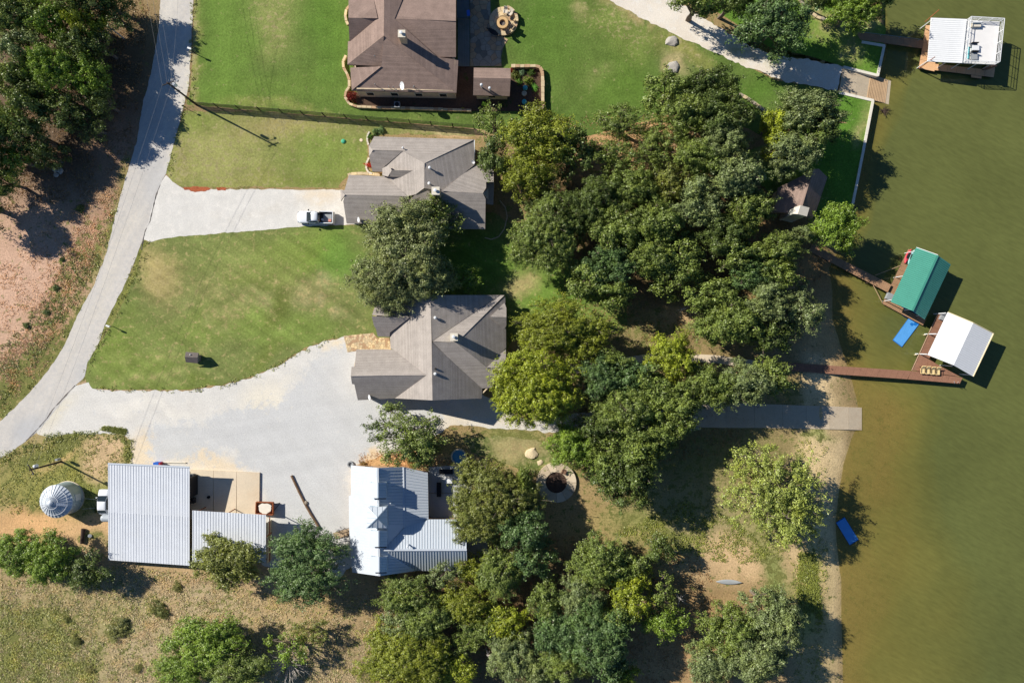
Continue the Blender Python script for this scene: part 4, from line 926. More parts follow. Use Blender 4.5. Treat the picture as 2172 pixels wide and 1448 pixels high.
stones_line('garden_border', 'tan stone edging round the red shrub at the southwest corner of the brown roofed house', 'stone border',
            [(735, 120), (729, 132), (730, 146), (738, 160), (742, 172), (742, 186), (735, 196), (733, 208), (742, 222), (758, 228), (800, 230), (860, 231), (920, 233), (1000, 236)], .4, .5, .8, FL)
stones_line('garden_border', 'pale curved kerb round the planting at the northwest corner of the middle grey house', 'stone border',
            [(784, 280), (780, 287), (779, 298), (782, 308)], .28, .2, .5, [M_trim])
stones_line('garden_border', 'pale curved kerb round the red flowers by the middle grey house', 'stone border',
            [(783, 335), (778, 346), (777, 358), (782, 366), (790, 369)], .28, .2, .5, [M_trim])
stones_line('garden_border', 'curved pale kerb round the shaded bed at the southeast corner of the middle grey house', 'stone border',
            [(1060, 425), (1072, 440), (1076, 460), (1070, 485), (1058, 502), (1042, 508), (1028, 504)], .15, .1, .8, [M_conc2])
stones_line('garden_border', 'tan flagstone kerb on the north side of the garage roof', 'stone border', [(738, 372), (745, 369), (770, 368), (806, 371)], .5, .12, .8, FL)
stones_line('stone_wall', 'low rough stone wall at the edge of the woods north of the round yellow tree', 'stone wall', [(1566, 200), (1584, 210), (1602, 222), (1620, 236), (1628, 244)], .5, .35, .7, [M_flag2, M_flag])
stones_line('stone_wall', 'curved rough stone edging beside the pale driveway near the lake', 'stone wall', [(1692, -5), (1704, 10), (1714, 24), (1730, 37), (1750, 44), (1764, 40), (1770, 30)], .5, .35, .7, [M_flag2, M_flag])

# ---------------------------------------------------------------- seawalls, ramps, docks
M_sea = mat('whitewashed_concrete', C(222, 216, 200), .06, 1, .8, .01, fine=.05)
def wallrun(pts, wd, zt, zb, label):
    root = empty('seawall', W(*pts[0], 0), label, 'seawall')
    P = [W(x, y, zt) for x, y in pts]
    for i in range(len(P) - 1):
        a, b = P[i], P[i + 1]; d = (b - a).normalized(); L = (b - a).length; k = max(1, round(L / 3.0))
        for j in range(k):
            p, q = a + d * (L * j / k + .012), a + d * (L * (j + 1) / k - .012 + (wd * .3 if j == k - 1 and i < len(P) - 2 else 0)); 
            obj('wall_panel', MB().beam(Vector((p.x, p.y, (zt + zb) / 2)), Vector((q.x, q.y, (zt + zb) / 2)), wd + .004 * (i % 2), zt - zb + .006 * (i % 2)), M_sea, root)
    return root
wallrun([(1779, 196), (1852, 213), (1831, 322), (1820, 378), (1809, 432)], .42, .12, -1.9, 'long white concrete seawall running down from the plank ramp past the cottage')
wallrun([(1828, 89), (1876, 97), (1862, 160), (1789, 142)], .42, .12, -1.9, 'hooked white concrete seawall around the grass corner by the north walkway')
rp = tag(obj('boat_ramp', MB().slab([W(1788, 144, .02), W(1820, 152, -.25), W(1862, 163, -.75), W(1890, 172, -1.0), W(1885, 222, -1.0), W(1853, 212, -.75), W(1812, 203, -.25), W(1780, 194, .02)], .3), M_conc2, None), 'short stained concrete ramp between the two white seawalls', 'boat ramp')
for i in range(12):
    t = (i + .5) / 12
    a = W(1846 + t * 38, 160 + t * 11, -.52 - t * .42); b = W(1838 + t * 40, 209 + t * 10, -.52 - t * .42)
    obj('plank', MB().beam(a, b, .2, .05), mat('ramp_plank', C(190, 160, 124), .1, 1, .9, fine=.08), rp)
br = empty('boat_ramp', W(1700, 885, 0), 'long concrete boat ramp running east into the lake below the pier', 'boat ramp')
segs_ = [(1480, 0.03, 852, 906), (1540, 0.03, 854, 907), (1600, .03, 856, 907), (1660, 0.0, 858, 908), (1710, -.12, 860, 909), (1760, -.5, 861, 910), (1800, -.83, 863, 911), (1828, -1.05, 864, 912)]
segs = [(x, max(z, float(gz(x, (t + b) / 2)) + .06), t, b) for x, z, t, b in segs_]
for (x0, z0, t0, b0), (x1, z1, t1, b1) in zip(segs[:-1], segs[1:]):
    obj('concrete_panel', MB().slab([W(x0 + .4, t0, z0), W(x1, t1, z1), W(x1, b1, z1), W(x0 + .4, b0, z0)], .25), M_conc2, br)
def foam(pts, w=.2): pass

def planked(parent, a0, a1, b0, b1, z, n, m, th=.05, name='deck_section', gap=.006):
    """deck surface as n sections between line a0-a1 and line b0-b1 (pixels)"""
    A0, A1, B0, B1 = [W(*q, z) for q in (a0, a1, b0, b1)]
    for i in range(n):
        gp_ = .012 / (A1 - A0).length; t0, t1 = i / n + gp_, (i + 1) / n - gp_
        pts3 = [A0.lerp(A1, t0), A0.lerp(A1, t1), B0.lerp(B1, t1), B0.lerp(B1, t0)]
        mb = MB()
        k = 6
        for j in range(k):
            u0, u1 = j / k + .009, (j + 1) / k - .009
            q = [pts3[0].lerp(pts3[1], u0), pts3[0].lerp(pts3[1], u1), pts3[3].lerp(pts3[2], u1), pts3[3].lerp(pts3[2], u0)]
            mb.slab([v + Vector((0, 0, random.uniform(-.004, .004))) for v in q], th)
        obj(name, mb, m, parent)
    obj('beam', MB().slab([v - Vector((0, 0, th + .02)) for v in (A0, A1, B1, B0)], .14), M_wood, parent)
def posts(parent, lst, z0, z1, r, m, name='post'):
    for x, y in lst:
        p = W(x, y, z1); obj(name, MB().tube((p.x, p.y, z0), (p.x, p.y, z1), r), m, parent)
DZ = -.4; PD_ = .22
# gangway 1 and north boathouse
g1 = empty('walkway', W(1890, 88, DZ), 'shaded plank walkway leading from the north bank to the white roofed boathouse', 'walkway')
planked(g1, (1816, 68), (1960, 86), (1824, 84), (1957, 103), .05, 10, M_deck2)
posts(g1, [(1830, 68), (1870, 74), (1910, 79), (1950, 84)], -2.5, .5, .05, M_grayp); obj('handrail', MB().beam(W(1826, 68, .5), W(1956, 84, .5), .05, .05), M_grayp, g1)
bh = empty('boathouse', W(2030, 95, WZ), 'white roofed boathouse with railed sun deck on its right half', 'boathouse')
TD = mat('peach_deck', C(222, 178, 134), .06, 1, .85, fine=.06)
planked(bh, (1964, 54), (1949, 145), (1992, 54), (1982, 152), DZ, 5, TD); 
planked(bh, (1949, 145), (2108, 164), (1952, 132), (2110, 150), DZ, 8, TD)
planked(bh, (2060, 164), (2082, 167), (2060, 150), (2084, 150), DZ - .1, 1, TD, name='swim_platform')
planked(bh, (1964, 54), (2116, 50), (1963, 66), (2116, 64), DZ, 8, TD); planked(bh, (2096, 62), (2116, 62), (2092, 152), (2110, 152), DZ, 5, TD)
RB = 2.2
obj('main_roof', MB().slab([W(1975, 38, RB - .1), W(2051, 41, RB + .35), W(2041, 134, RB + .35), W(1967.5, 130.5, RB - .1)], .12), M_white, bh)
mb = MB()
for i in range(1, 22):
    t = i / 22; mb.beam(W(1975, 38, RB - .1).lerp(W(1967.5, 130.5, RB - .1), t) + up, W(2051, 41, RB + .35).lerp(W(2041, 134, RB + .35), t) + up, .05, .015)
obj('roof_rib', mb, mat('roof_rib_white', C(206, 208, 208), .02, 1, .5), bh, kind='stuff')
UD = 2.25
obj('sun_deck', MB().slab([W(2051, 42, UD), W(2121, 46, UD), W(2111, 137, UD), W(2041, 134, UD)], .2), mat('white_decking', C(228, 226, 222), .03, 1, .6), bh)
posts(bh, [(1977, 42), (1970, 128), (2010, 130), (2048, 44), (2040, 132), (2116, 48), (2108, 133), (2076, 133)], -2.8, RB, .07, M_white)
RC = [(2051, 42), (2121, 46), (2111, 137), (2041, 134)]
def lerp2(a, b, t): return (a[0] + (b[0] - a[0]) * t, a[1] + (b[1] - a[1]) * t)
def wz(q, z): 
    b = W(q[0], q[1], UD); return Vector((b.x, b.y, z))
for k in range(4):
    a, b = RC[k], RC[(k + 1) % 4]; n_ = 3 if k % 2 == 0 else 4
    for j in range(n_): q = lerp2(a, b, j / n_); obj('rail_post', MB().tube(wz(q, UD), wz(q, UD + 1.05), .045, n=6), M_white, bh)
    for h_, w_ in ((1.05, .09), (.7, .04), (.38, .04)): obj('rail', MB().beam(wz(a, UD + h_), wz(b, UD + h_), w_, .05), M_white, bh)
    mb = MB()
    for j in range(int(28)): q = lerp2(a, b, (j + .5) / 28); mb.tube(wz(q, UD + .02), wz(q, UD + 1.02), .012, n=4, caps=False)
    obj('baluster', mb, M_white, bh, kind='stuff')
obj('stair', MB().beam(W(2088, 148, DZ), W(2110, 140, UD), .8, .12), mat('stair_wood', C(120, 92, 78), .1, 1, .85), bh)
for (a, b, l) in [((1962, 47, -.6), (1992, 21, 1.2), 'rust brown mooring pole leaning off the top left corner of the north boathouse'), ((1949, 146, -.6), (1983, 121, 3.2), 'dark mooring pole leaning over the lower left corner of the white roofed boathouse')]:
    tag(obj('mooring_pole', MB().tube(W(*a), W(*b), .06), M_rust, None), l, 'pole', 'mooring poles of the north boathouse')
so = empty('sofa', W(2071, 53, UD), 'white outdoor sofa in the top corner of the railed sun deck', 'sofa')
c_ = W(2071, 53, UD + .4); obj('seat', MB().box((c_.x, c_.y, UD + .25), (1.45, .6, .4)), M_trim, so); obj('backrest', MB().box((c_.x, c_.y + .3, UD + .5), (1.45, .16, .5)), M_white, so)
for k, (y, m_, l) in enumerate([(96, M_grayp, 'grey lounge chair on the sun deck beside the turquoise float'), (118, M_grayp, 'grey slatted lounger at the lower end of the sun deck')]):
    c_ = W(2067, y, UD + .4); s_ = empty('lounge_chair', (c_.x, c_.y, UD), l, 'lounger', 'loungers on the north sun deck')
    obj('seat', MB().box((c_.x, c_.y, UD + .3), (1.05, 1.2 if k else .6, .1)), m_, s_); obj('backrest', MB().box((c_.x, c_.y + (.55 if k else .3), UD + .5), (1.05, .1, .5)), M_darkmet, s_)
    for sx in (-1, 1):
        for sy in (-1, 1): obj('leg', MB().box((c_.x + .45 * sx, c_.y + (.5 if k else .25) * sy, UD + .13), (.06, .06, .26)), M_darkmet, s_)
c_ = W(2066, 104, UD); tag(obj('ottoman', MB().box((c_.x, c_.y, UD + .22), (1.1, .75, .42)), M_white, None), 'square white ottoman between the two grey loungers on the sun deck', 'ottoman')
tag(obj('pool_noodle', MB().tube(W(2055, 100, UD + .08), W(2053.5, 125, UD + .08), .12), mat('turquoise_foam', C(120, 214, 214), .03, 2, .7), None), 'long turquoise foam float lying by the inner rail of the sun deck', 'float')

# green boathouse
g2 = empty('walkway', W(1810, 570, DZ), 'narrow brown plank walkway from the wooded bank to the green roofed boathouse', 'walkway')
planked(g2, (1722, 518), (1891, 604), (1716, 532), (1883, 620), .05, 12, M_deck2)
posts(g2, [(1760, 541), (1800, 562), (1846, 585), (1756, 553), (1796, 575), (1840, 600)], -3.0, -.2, .06, M_wood)
gb = empty('boathouse', W(1950, 600, WZ), 'boathouse with green ribbed metal gable roof', 'boathouse')
planked(gb, (1927, 528), (1872, 644), (1946, 536), (1893, 652), DZ, 8, M_deck2)
planked(gb, (1872, 644), (1958, 690), (1878, 633), (1964, 678), DZ, 5, M_deck2)
planked(gb, (1944, 530), (2006, 560), (1939, 542), (2000, 573), DZ, 4, M_deck2); planked(gb, (2003, 560), (1956, 680), (1993, 556), (1946, 676), DZ, 5, M_deck2)
Ge = 2.0; Gr = 3.3
roof(gb, [[(1943.6, 525, Ge), (1989, 541.4, Gr), (1935.3, 659, Gr), (1889.7, 640, Ge)], [(1989, 541.4, Gr), (2016.8, 560.8, Ge), (1961.5, 677.5, Ge), (1935.3, 659, Gr)]], M_green, th=.08)
M_green2 = mat('green_metal_rib', C(58, 128, 112), .04, .8, .4, spec=.5)
for (a, b, c2, d2) in [((1989, 541.4, Gr), (1935.3, 659, Gr), (1943.6, 525, Ge), (1889.7, 640, Ge)), ((1989, 541.4, Gr), (1935.3, 659, Gr), (2016.8, 560.8, Ge), (1961.5, 677.5, Ge))]:
    seams(gb, a, b, c2, d2, 31, .09, .06, M_green2)
obj('ridge_cap', MB().beam(W(1989, 541.4, Gr + .05), W(1935.3, 659, Gr + .05), .34, .07), M_green, gb)
obj('fascia', MB().beam(W(1943.6, 525, Ge - .05), W(1989, 541, Gr - .05), .08, .22), M_white, gb)
posts(gb, [(1942, 532), (1894, 636), (1918, 585), (2006, 562), (1962, 668), (1936, 656), (1985, 545)], -3.0, Ge, .07, M_white)
for (a, b, l) in [((1887, 583, -.2), (1908, 565, -.2), 0), ]: pass
for a, b, l in [((1856, 584, -.3), (1911, 563, -.35), 'thin mooring rod from the walkway to the upper deck edge of the green boathouse'), ((1848, 597, -.3), (1872, 643, -.35), 'thin mooring rod from the walkway to the lower corner of the green boathouse')]:
    tag(obj('mooring_rod', MB().tube(W(*a), W(*b), .05), mat('tan_rod', C(180, 150, 120), .1, 2, .7), None), l, 'rod', 'mooring rods of the green boathouse')
def kayak(px, py, ang, L_, wd, m_, label, cat='kayak', z=DZ, name='kayak', group=None):
    c = W(px, py, z + .3); root = empty(name, (c.x, c.y, z), label, cat, group); vv = []; fs = []; n = 12; K = 13
    ca_, sa_ = math.cos(math.radians(ang)), math.sin(math.radians(ang))
    for k in range(K):
        t = k / (K - 1) * 2 - 1; w_ = wd / 2 * (1 - abs(t) ** 2.4) + .01; h_ = .16 + .06 * t * t
        for i in range(n):
            a_ = 2 * math.pi * i / n; y = math.cos(a_) * w_; zz = math.sin(a_) * (h_ if math.sin(a_) < 0 else h_ * .6) + .2 + .05 * t * t
            x = t * L_ / 2; vv.append((c.x + x * ca_ - y * sa_, c.y + x * sa_ + y * ca_, z + zz))
        if k:
            for i in range(n): fs.append(((k - 1) * n + i, (k - 1) * n + (i + 1) % n, k * n + (i + 1) % n, k * n + i))
    obj('hull', MB().add(vv, fs), m_, root, smooth=True)
    vv = [(c.x + math.cos(t) * .5 * ca_ - math.sin(t) * wd * .3 * sa_, c.y + math.cos(t) * .5 * sa_ + math.sin(t) * wd * .3 * ca_, z + .325) for t in np.linspace(0, 2 * math.pi, 14, endpoint=False)]
    if cat == 'kayak': obj('cockpit', MB().slab(vv, .03), M_black if m_ is not M_grayp else M_darkmet, root)
    return root
kayak(1926.5, 543, 66, 2.5, .75, M_red, 'pink red kayak lying on the deck beside the green roof', group='kayaks at the green boathouse')
kayak(1933.5, 545, 67, 2.6, .6, M_teal, 'pale teal kayak lying against the green roof', group='kayaks at the green boathouse')
tag(obj('storage_box', MB().box(W(1888, 630, DZ + .3), (1.1, 1.3, .55), math.radians(66)), M_grayp, None), 'grey storage box on the lower left corner of the green boathouse deck', 'storage box')
fl = kayak(1926, 662, -25, 3.2, 1.9, mat('navy_gelcoat', C(20, 50, 92), .04, 1, .25), 'dark blue boat moored under the south end of the green roof', 'boat', WZ - .1, 'motor_boat')
def mat_float(pts, label, dirt=None):
    root = empty('floating_mat', W(pts[0][0], pts[0][1], WZ), label, 'floating mat', 'blue floating mats on the lake')
    obj('foam_pad', MB().slab([W(x, y, WZ + .1) for x, y in pts], .14), M_bluedark, root)
    c0 = sum((W(x, y, WZ + .11) for x, y in pts), Vector()) / 4
    obj('top_layer', MB().slab([c0 + (W(x, y, WZ + .115) - c0) * .955 for x, y in pts], .012), M_blue, root)
    return root
fm = mat_float([(1928, 674.5), (1949.5, 687.5), (1913, 736), (1894, 721.5)], 'pale blue floating mat on the water below the green boathouse')
obj('wet_patch', MB().slab([W(x, y, WZ + .121) for x, y in [(1930, 686), (1934, 684), (1938, 686), (1941, 683), (1947, 688), (1943, 691), (1937, 689), (1935, 692), (1932, 690)]], .004), M_bluedark, fm)
mat_float([(1773.5, 1108), (1791.5, 1096.5), (1821, 1144), (1802.5, 1155.5)], 'blue floating mat in the dappled shade of the pale lakeside tree')

# white boathouse and long pier
pr = empty('pier', W(1800, 780, DZ), 'long straight reddish plank pier running to the white gabled boathouse', 'pier')
planked(pr, (1640, 767), (1934, 786.5), (1640, 784), (1925, 804), PD_, 22, M_deck)
posts(pr, [(x, 769 + (x - 1650) * .065) for x in range(1720, 1930, 36)] + [(x, 783 + (x - 1650) * .07) for x in range(1720, 1930, 36)], -3.2, DZ + .2, .09, M_wood)
PD = PD_
wb = empty('boathouse', W(2035, 730, WZ), 'boathouse with plain white metal gable roof at the end of the long pier', 'boathouse')
planked(wb, (1989, 665.5), (1934, 784), (2016, 676), (1966, 770), PD, 8, M_deck)
planked(wb, (1934, 786), (2042, 800.5), (1926, 804), (2036, 813.5), PD, 8, M_deck)
planked(wb, (1951, 750), (1996, 777), (1935, 785), (2038, 799), PD, 6, M_deck)
planked(wb, (2000, 668), (2092, 710), (1996, 676), (2088, 720), PD, 7, M_deck)
obj('edge_trim', MB().beam(W(1989, 665.5, PD + .02), W(1934, 785, PD + .02), .08, .1), mat('tan_rod', (.4, .3, .2)), wb)
We = 2.1; Wr = 3.2
roof(wb, [[(2010.4, 662.4, We), (2064, 685, Wr), (2022.9, 774.3, Wr), (1968, 752.6, We)]], M_white, th=.1)
roof(wb, [[(2064, 685, Wr), (2106.8, 707, We), (2063.9, 798, We), (2022.9, 774.3, Wr)]], M_white, th=.1)
for (a, b, c2, d2) in [((2064, 685, Wr), (2022.9, 774.3, Wr), (2010.4, 662.4, We), (1968, 752.6, We)), ((2064, 685, Wr), (2022.9, 774.3, Wr), (2106.8, 707, We), (2063.9, 798, We))]:
    seams(wb, a, b, c2, d2, 22, .04, .02, mat('roof_rib_white', (.6, .6, .6)))
obj('eave_trim', MB().beam(W(2010.4, 662, We), W(2064, 684.5, Wr), .1, .2).beam(W(2064, 684.5, Wr), W(2107, 707, We), .1, .2).beam(W(2107, 707, We), W(2064, 798, We), .1, .2), mat('cream_edge', C(226, 210, 168), .04, 1, .7), wb)
posts(wb, [(2006, 664), (1966, 751), (1986, 708), (2102, 708), (2062, 795), (2020, 776), (2060, 690)], -3.0, We, .09, M_white)
for x, y, l in [(1956, 710.5, 'upper'), (1937, 752.5, 'lower')]:
    tag(obj('mooring_pile', MB().tube(W(x, y, -1.6), W(x + 6, y, -.2), .07), mat('cream_edge', (.7, .6, .4)), None), 'thin tan mooring post beside the pier deck, the %s of two' % l, 'post', 'mooring posts by the white boathouse')
tag(obj('storage_box', MB().box(W(2002, 674, PD + .3), (1.0, 1.2, .55), math.radians(66)), M_grayp, None), 'grey box with white gear at the north corner of the white boathouse', 'storage box')
lad = empty('ladder', W(2030, 812, PD), 'white dock ladder at the far right end of the pier', 'ladder')
for dx in (0, 8): obj('rail', MB().tube(W(2024 + dx, 811 + dx * .1, PD), W(2024 + dx, 809 + dx * .1, PD + .8), .04, n=6).tube(W(2024 + dx, 812, PD), W(2024 + dx, 813, -1.8), .04, n=6), M_white, lad)
for zz in (0, .3): obj('rung', MB().tube(W(2024, 812.5, WZ + .3 + zz), W(2032, 812.8, WZ + .3 + zz), .03, n=6), M_white, lad)
yc = None
for i, (x, y, l) in enumerate([(1956.5, 784, 'leftmost of the four'), (1967, 784.8, 'second from the left of four'), (1977.7, 785.8, 'third from the left of four'), (1988.5, 786.5, 'rightmost of the four')]):
    p = W(x, y, PD + .3); lab = 'pale yellow cushioned lounge chair on the pier deck, ' + l; grp = 'yellow lounge chairs on the pier'
    if yc is None:
        yc = empty('lounge_chair', (p.x, p.y, PD), lab, 'lounger', grp)
        obj('seat', MB().box((p.x, p.y - .2, PD + .36), (.62, .85, .12)), M_yel, yc)
        b0 = Vector((p.x, p.y + .2, PD + .4)); b1 = Vector((p.x, p.y + .62, PD + .85)); d_ = (b1 - b0).normalized()
        obj('backrest', MB().box((b0 + b1) / 2, ((b1 - b0).length, .62, .12), axes=(d_, Vector((-1, 0, 0)), d_.cross(Vector((-1, 0, 0))))), M_yel, yc)
        for sx in (-1, 1):
            for sy in (-.55, .45): obj('leg', MB().box((p.x + sx * .27, p.y + sy, PD + .15), (.06, .06, .3)), M_darkmet, yc)
            obj('armrest', MB().beam((p.x + sx * .35, p.y - .45, PD + .55), (p.x + sx * .35, p.y + .35, PD + .6), .05, .04), M_darkmet, yc)
    else: copy_tree(yc, (p.x, p.y, PD), label=lab, group=grp)
# footpath to the pier: raised concrete slabs
fpth = empty('footpath', W(1400, 760, 0), 'raised pale concrete footpath between the trees leading to the pier', 'footpath')
cp_ = [((1190, 771), (1192, 789)), ((1226, 771), (1226, 790)), ((1290, 764), (1293, 781)), ((1340, 756), (1343, 773)), ((1384, 749), (1386, 767)), ((1430, 748), (1431, 765)), ((1480, 751), (1480, 768)), ((1520, 753), (1520, 770)), ((1560, 759), (1560, 776)), ((1600, 764), (1600, 781)), ((1646, 767), (1646, 784))]
for i, ((a0, b0), (a1, b1)) in enumerate(zip(cp_[:-1], cp_[1:])):
    z_ = .32 - .004 * (i % 2); m0, m1 = Vector(a0), Vector(a1); 
    obj('concrete_slab', MB().slab([W(a0[0] + .3, a0[1], z_), W(a1[0] - .3, a1[1], z_), W(b1[0] - .3, b1[1], z_), W(b0[0] + .3, b0[1], z_)], .34), M_conc, fpth)
# parking slab beside the barn
ps = empty('concrete_pad', W(480, 1045, 0), 'tan concrete pad between the barn and the rusty trailer', 'concrete pad')
for i in range(3):
    x0, x1 = 404 + i * 49, 404 + (i + 1) * 49 - .5
    obj('concrete_panel', MB().slab([W(x0, 995.5 + (x0 - 404) * .045, .3), W(x1, 995.5 + (x1 - 404) * .045, .3), W(x1 - 1, 1100, .3), W(x0, 1100, .3)], .3), M_conc, ps)
tag(obj('grill', MB().box(W(409, 1061, .8), (.6, .8, 1.0)).ball(W(409, 1061, 1.35), .38, .7), M_black, None), 'black barbecue grill in the shade against the barn wall', 'grill')
tag(obj('bucket', MB().lathe(W(444, 1053, .3), [(.18, 0), (.24, .4), (.2, .4), (.16, .05), (.0005, .05)], 12), M_black, None), 'small dark bucket in the middle of the shaded concrete pad', 'bucket')
tag(obj('air_conditioner', MB().box(W(406, 1009, .8), (.6, .7, .8)), M_grayp, None), 'grey air conditioner on the pad near the top of the barn wall', 'air conditioner')
tr_ = empty('utility_trailer', W(561, 1078, 0), 'rusty box trailer covered with a torn white tarp at the corner of the concrete pad', 'trailer')
c_ = [(544, 1064), (579.5, 1065), (579.5, 1091), (543, 1088)]
obj('bed', MB().slab([W(x, y, .75) for x, y in c_], .25), M_rust, tr_)
for i in range(4): obj('side_board', MB().beam(W(*c_[i], .95), W(*c_[(i + 1) % 4], .95), .12, .5), M_rust, tr_)
vv = []
rr = random.Random(4); tp = []
for k in range(26):
    t = 2 * math.pi * k / 26; s_ = rr.uniform(.74, .95); tp.append(W(562 + math.cos(t) * 17 * s_, 1078 + math.sin(t) * 13 * s_, 1.12))
obj('tarp', MB().slab(tp, .1), M_tarp, tr_)
for dx in (-.8, .8): obj('wheel', MB().tube(W(553 + (dx > 0) * 17, 1064, .35), W(553 + (dx > 0) * 17, 1066, .35), .34, n=14), M_black, tr_)
obj('tongue', MB().beam(W(579, 1070, .5), W(594, 1066, .5), .1, .1).beam(W(579, 1085, .5), W(594, 1066, .5), .1, .1), M_darkmet, tr_)
# long timber lying in the gravel
lg = empty('timber_edging', W(640, 1060, 0), 'curved row of dark old timbers lying across the grey gravel', 'timber edging')
pts_ = [(618, 1008), (625, 1023), (633, 1040), (642, 1058), (649, 1072), (658, 1088), (668, 1104), (678, 1121)]
for a, b in zip(pts_[:-1], pts_[1:]): obj('timber', MB().tube(W(*a, .16), W(*b, .16), .2, .18, 8), mat('grey_tan_timber', C(120, 96, 74), .2, 2, .9, .02), lg)
tag(obj('boulder', MB().ball(W(648, 1066, .12), .38, .6, 9, 5), M_flag2, None, smooth=False), 'single pale rock beside the dark timbers on the gravel', 'rock')
rp2 = empty('wooden_ramp', W(726, 1130, 0), 'wooden ramp with dark handrails at the west door of the metal roofed house', 'ramp')
for i in range(8):
    t = i / 8; obj('plank', MB().slab([W(706 + 36 * t, 1130 - 10 * t, .1 + .5 * t), W(706 + 36 * (t + .115), 1130 - 10 * (t + .115), .1 + .5 * t), W(712 + 33 * (t + .115), 1143 - 9 * (t + .115), .1 + .5 * t), W(712 + 33 * t, 1143 - 9 * t, .1 + .5 * t)], .06), mat('ramp_wood', C(178, 156, 128), .1, 1, .9), rp2)
for (a, b) in [((712, 1128), (744, 1118)), ((712, 1144), (746, 1131))]:
    obj('handrail', MB().beam(W(*a, .9), W(*b, 1.4), .07, .07), M_wood, rp2)
    for t in (0, .5, 1): q = lerp2(a, b, t); e0 = W(*q, .9 + .5 * t); obj('baluster', MB().tube((e0.x, e0.y, 0), e0, .04, n=6), M_wood, rp2)
# hot tub, round patio, east terrace of the metal roofed house
et = empty('patio', W(950, 1045, 0), 'shaded concrete patio east of the metal roofed house with dark benches', 'patio')
obj('concrete_panel', MB().slab([W(909, 990, .1), W(1000, 985, .1), W(1000, 1045, .1), W(909, 1045, .1)], .12), mat('grey_slab', C(176, 178, 178), .07, .6, .9, .01, fine=.06), et)
obj('concrete_panel', MB().slab([W(909, 1046, .1), W(1000, 1046, .1), W(1000, 1100, .1), W(909, 1100, .1)], .12), mat('grey_slab', C(176, 178, 178), .07, .6, .9, .01, fine=.06), et)
obj('concrete_panel', MB().slab([W(992, 1101, .1), W(1034, 1101, .1), W(1034, 1212, .1), W(992, 1212, .1)], .12), mat('grey_slab', C(176, 178, 178), .07, .6, .9, .01, fine=.06), et)
pt_ = empty('hot_tub', W(972, 968, 0), 'round tub of blue water with pale rim beside the bushy oak', 'hot tub')
c_ = W(973, 968, .6); obj('shell', MB().lathe((c_.x, c_.y, 0), [(1.25, 0), (1.28, .66), (1.22, .7), (1.08, .7), (1.05, .55)], 32), mat('tan_rim', C(202, 188, 160), .08, 2, .8), pt_); obj('water', MB().lathe((c_.x, c_.y, .56), [(1.06, -.05), (1.06, 0), (.0005, 0)], 28), M_water2, pt_)
def bench(name, label, cat, px, py, sx, sy, m_, zt=.75):
    c = W(px, py, zt); r = empty(name, (c.x, c.y, .1), label, cat)
    obj('top', MB().box((c.x, c.y, zt), (sx, sy, .08)), m_, r)
    for a in (-1, 1):
        for b in (-1, 1): obj('leg', MB().box((c.x + a * (sx / 2 - .08), c.y + b * (sy / 2 - .08), (zt + .1) / 2), (.08, .08, zt - .18)), m_, r)
bench('outdoor_table', 'long black table on the shaded patio parallel to the metal roof', 'table', 931, 1038, .75, 2.3, M_black)
bench('outdoor_table', 'black table with leaf litter beside the hot tub', 'table', 946, 1000, 2.2, .8, M_black)
bench('outdoor_table', 'small white table on the patio at the edge of the big olive tree', 'table', 952, 1019, 1.1, .8, M_white)
rt = empty('fire_terrace', W(1180, 1024, 0), 'round raised concrete seating ring around a dark fire pit in the south yard', 'terrace')
cc2 = W(1180, 1023, .4)
obj('gravel_core', MB().lathe((cc2.x, cc2.y, 0), [(1.75, .0), (1.75, .30), (.0005, .26)], 30), M_mulch, rt)
for i in range(12):
    t0, t1 = 2 * math.pi * (i + .02) / 12, 2 * math.pi * (i + .98) / 12
    obj('concrete_slab', MB().slab([(cc2.x + math.cos(t) * 1.72, cc2.y + math.sin(t) * 1.72, .45) for t in np.linspace(t1, t0, 4)] + [(cc2.x + math.cos(t) * 3.25, cc2.y + math.sin(t) * 3.25, .45) for t in np.linspace(t0, t1, 5)], .44), M_conc2 if i % 3 else M_conc, rt)
lawn_chair(1195, 1000, math.radians(-110), 'brown wooden chair on the upper edge of the round concrete ring', None, mat('brown_wood', C(130, 100, 80), .1, 2, .85), z=.45)
def rock(px, py, r, sz, m_, label, sx=1, z=0, group=None, cat='rock'):
    rr_ = random.Random(int(px * 3 + py)); c = W(px, py, z); mb = MB().ball((0, 0, 0), r, sz, 12, 7)
    mb.v = [((x * sx * (1 + .5 * noise.noise((x / r * 1.3 + px, y / r * 1.3, z_ / r)))) + c.x, y * (1 + .55 * noise.noise((x / r * 1.3, y / r * 1.3 + py, z_ / r))) + c.y, z_ * (1 + .2 * noise.noise((x / r, y / r, z_ / r + 3))) + c.z + r * sz * .25) for x, y, z_ in mb.v]
    return tag(obj('boulder', mb, m_, None), label, cat, group)
MR = mat('grey_rock', C(176, 170, 160), .14, 1.2, .9, .02, fine=.12); MP = mat('pale_rock', C(214, 196, 160), .1, 1.2, .9, .02, fine=.12)
rock(1425, 88, .8, .45, MR, 'flat grey boulder on the green lawn below the pale driveway', 1.3)
rock(1428, 142, .95, .35, MR, 'broad grey boulder at the northern edge of the oak woods', 1.2)
rock(1127, 961, 1.0, .3, MP, 'large pale limestone boulder northwest of the round concrete ring')
rock(1145, 981, .5, .3, MP, 'smaller pale limestone rock just above the round concrete ring')
rock(118, 358, .6, .6, MR, 'left pale boulder in the shade below the dark wood'); rock(128, 362, .55, .6, MR, 'right pale boulder in the shade below the dark wood')
rock(120, 371, .4, .6, MR, 'lowest of three pale boulders in the shade by the wood'); rock(88, 349, .4, .5, MR, 'small pale stone west of the boulders under the wood')
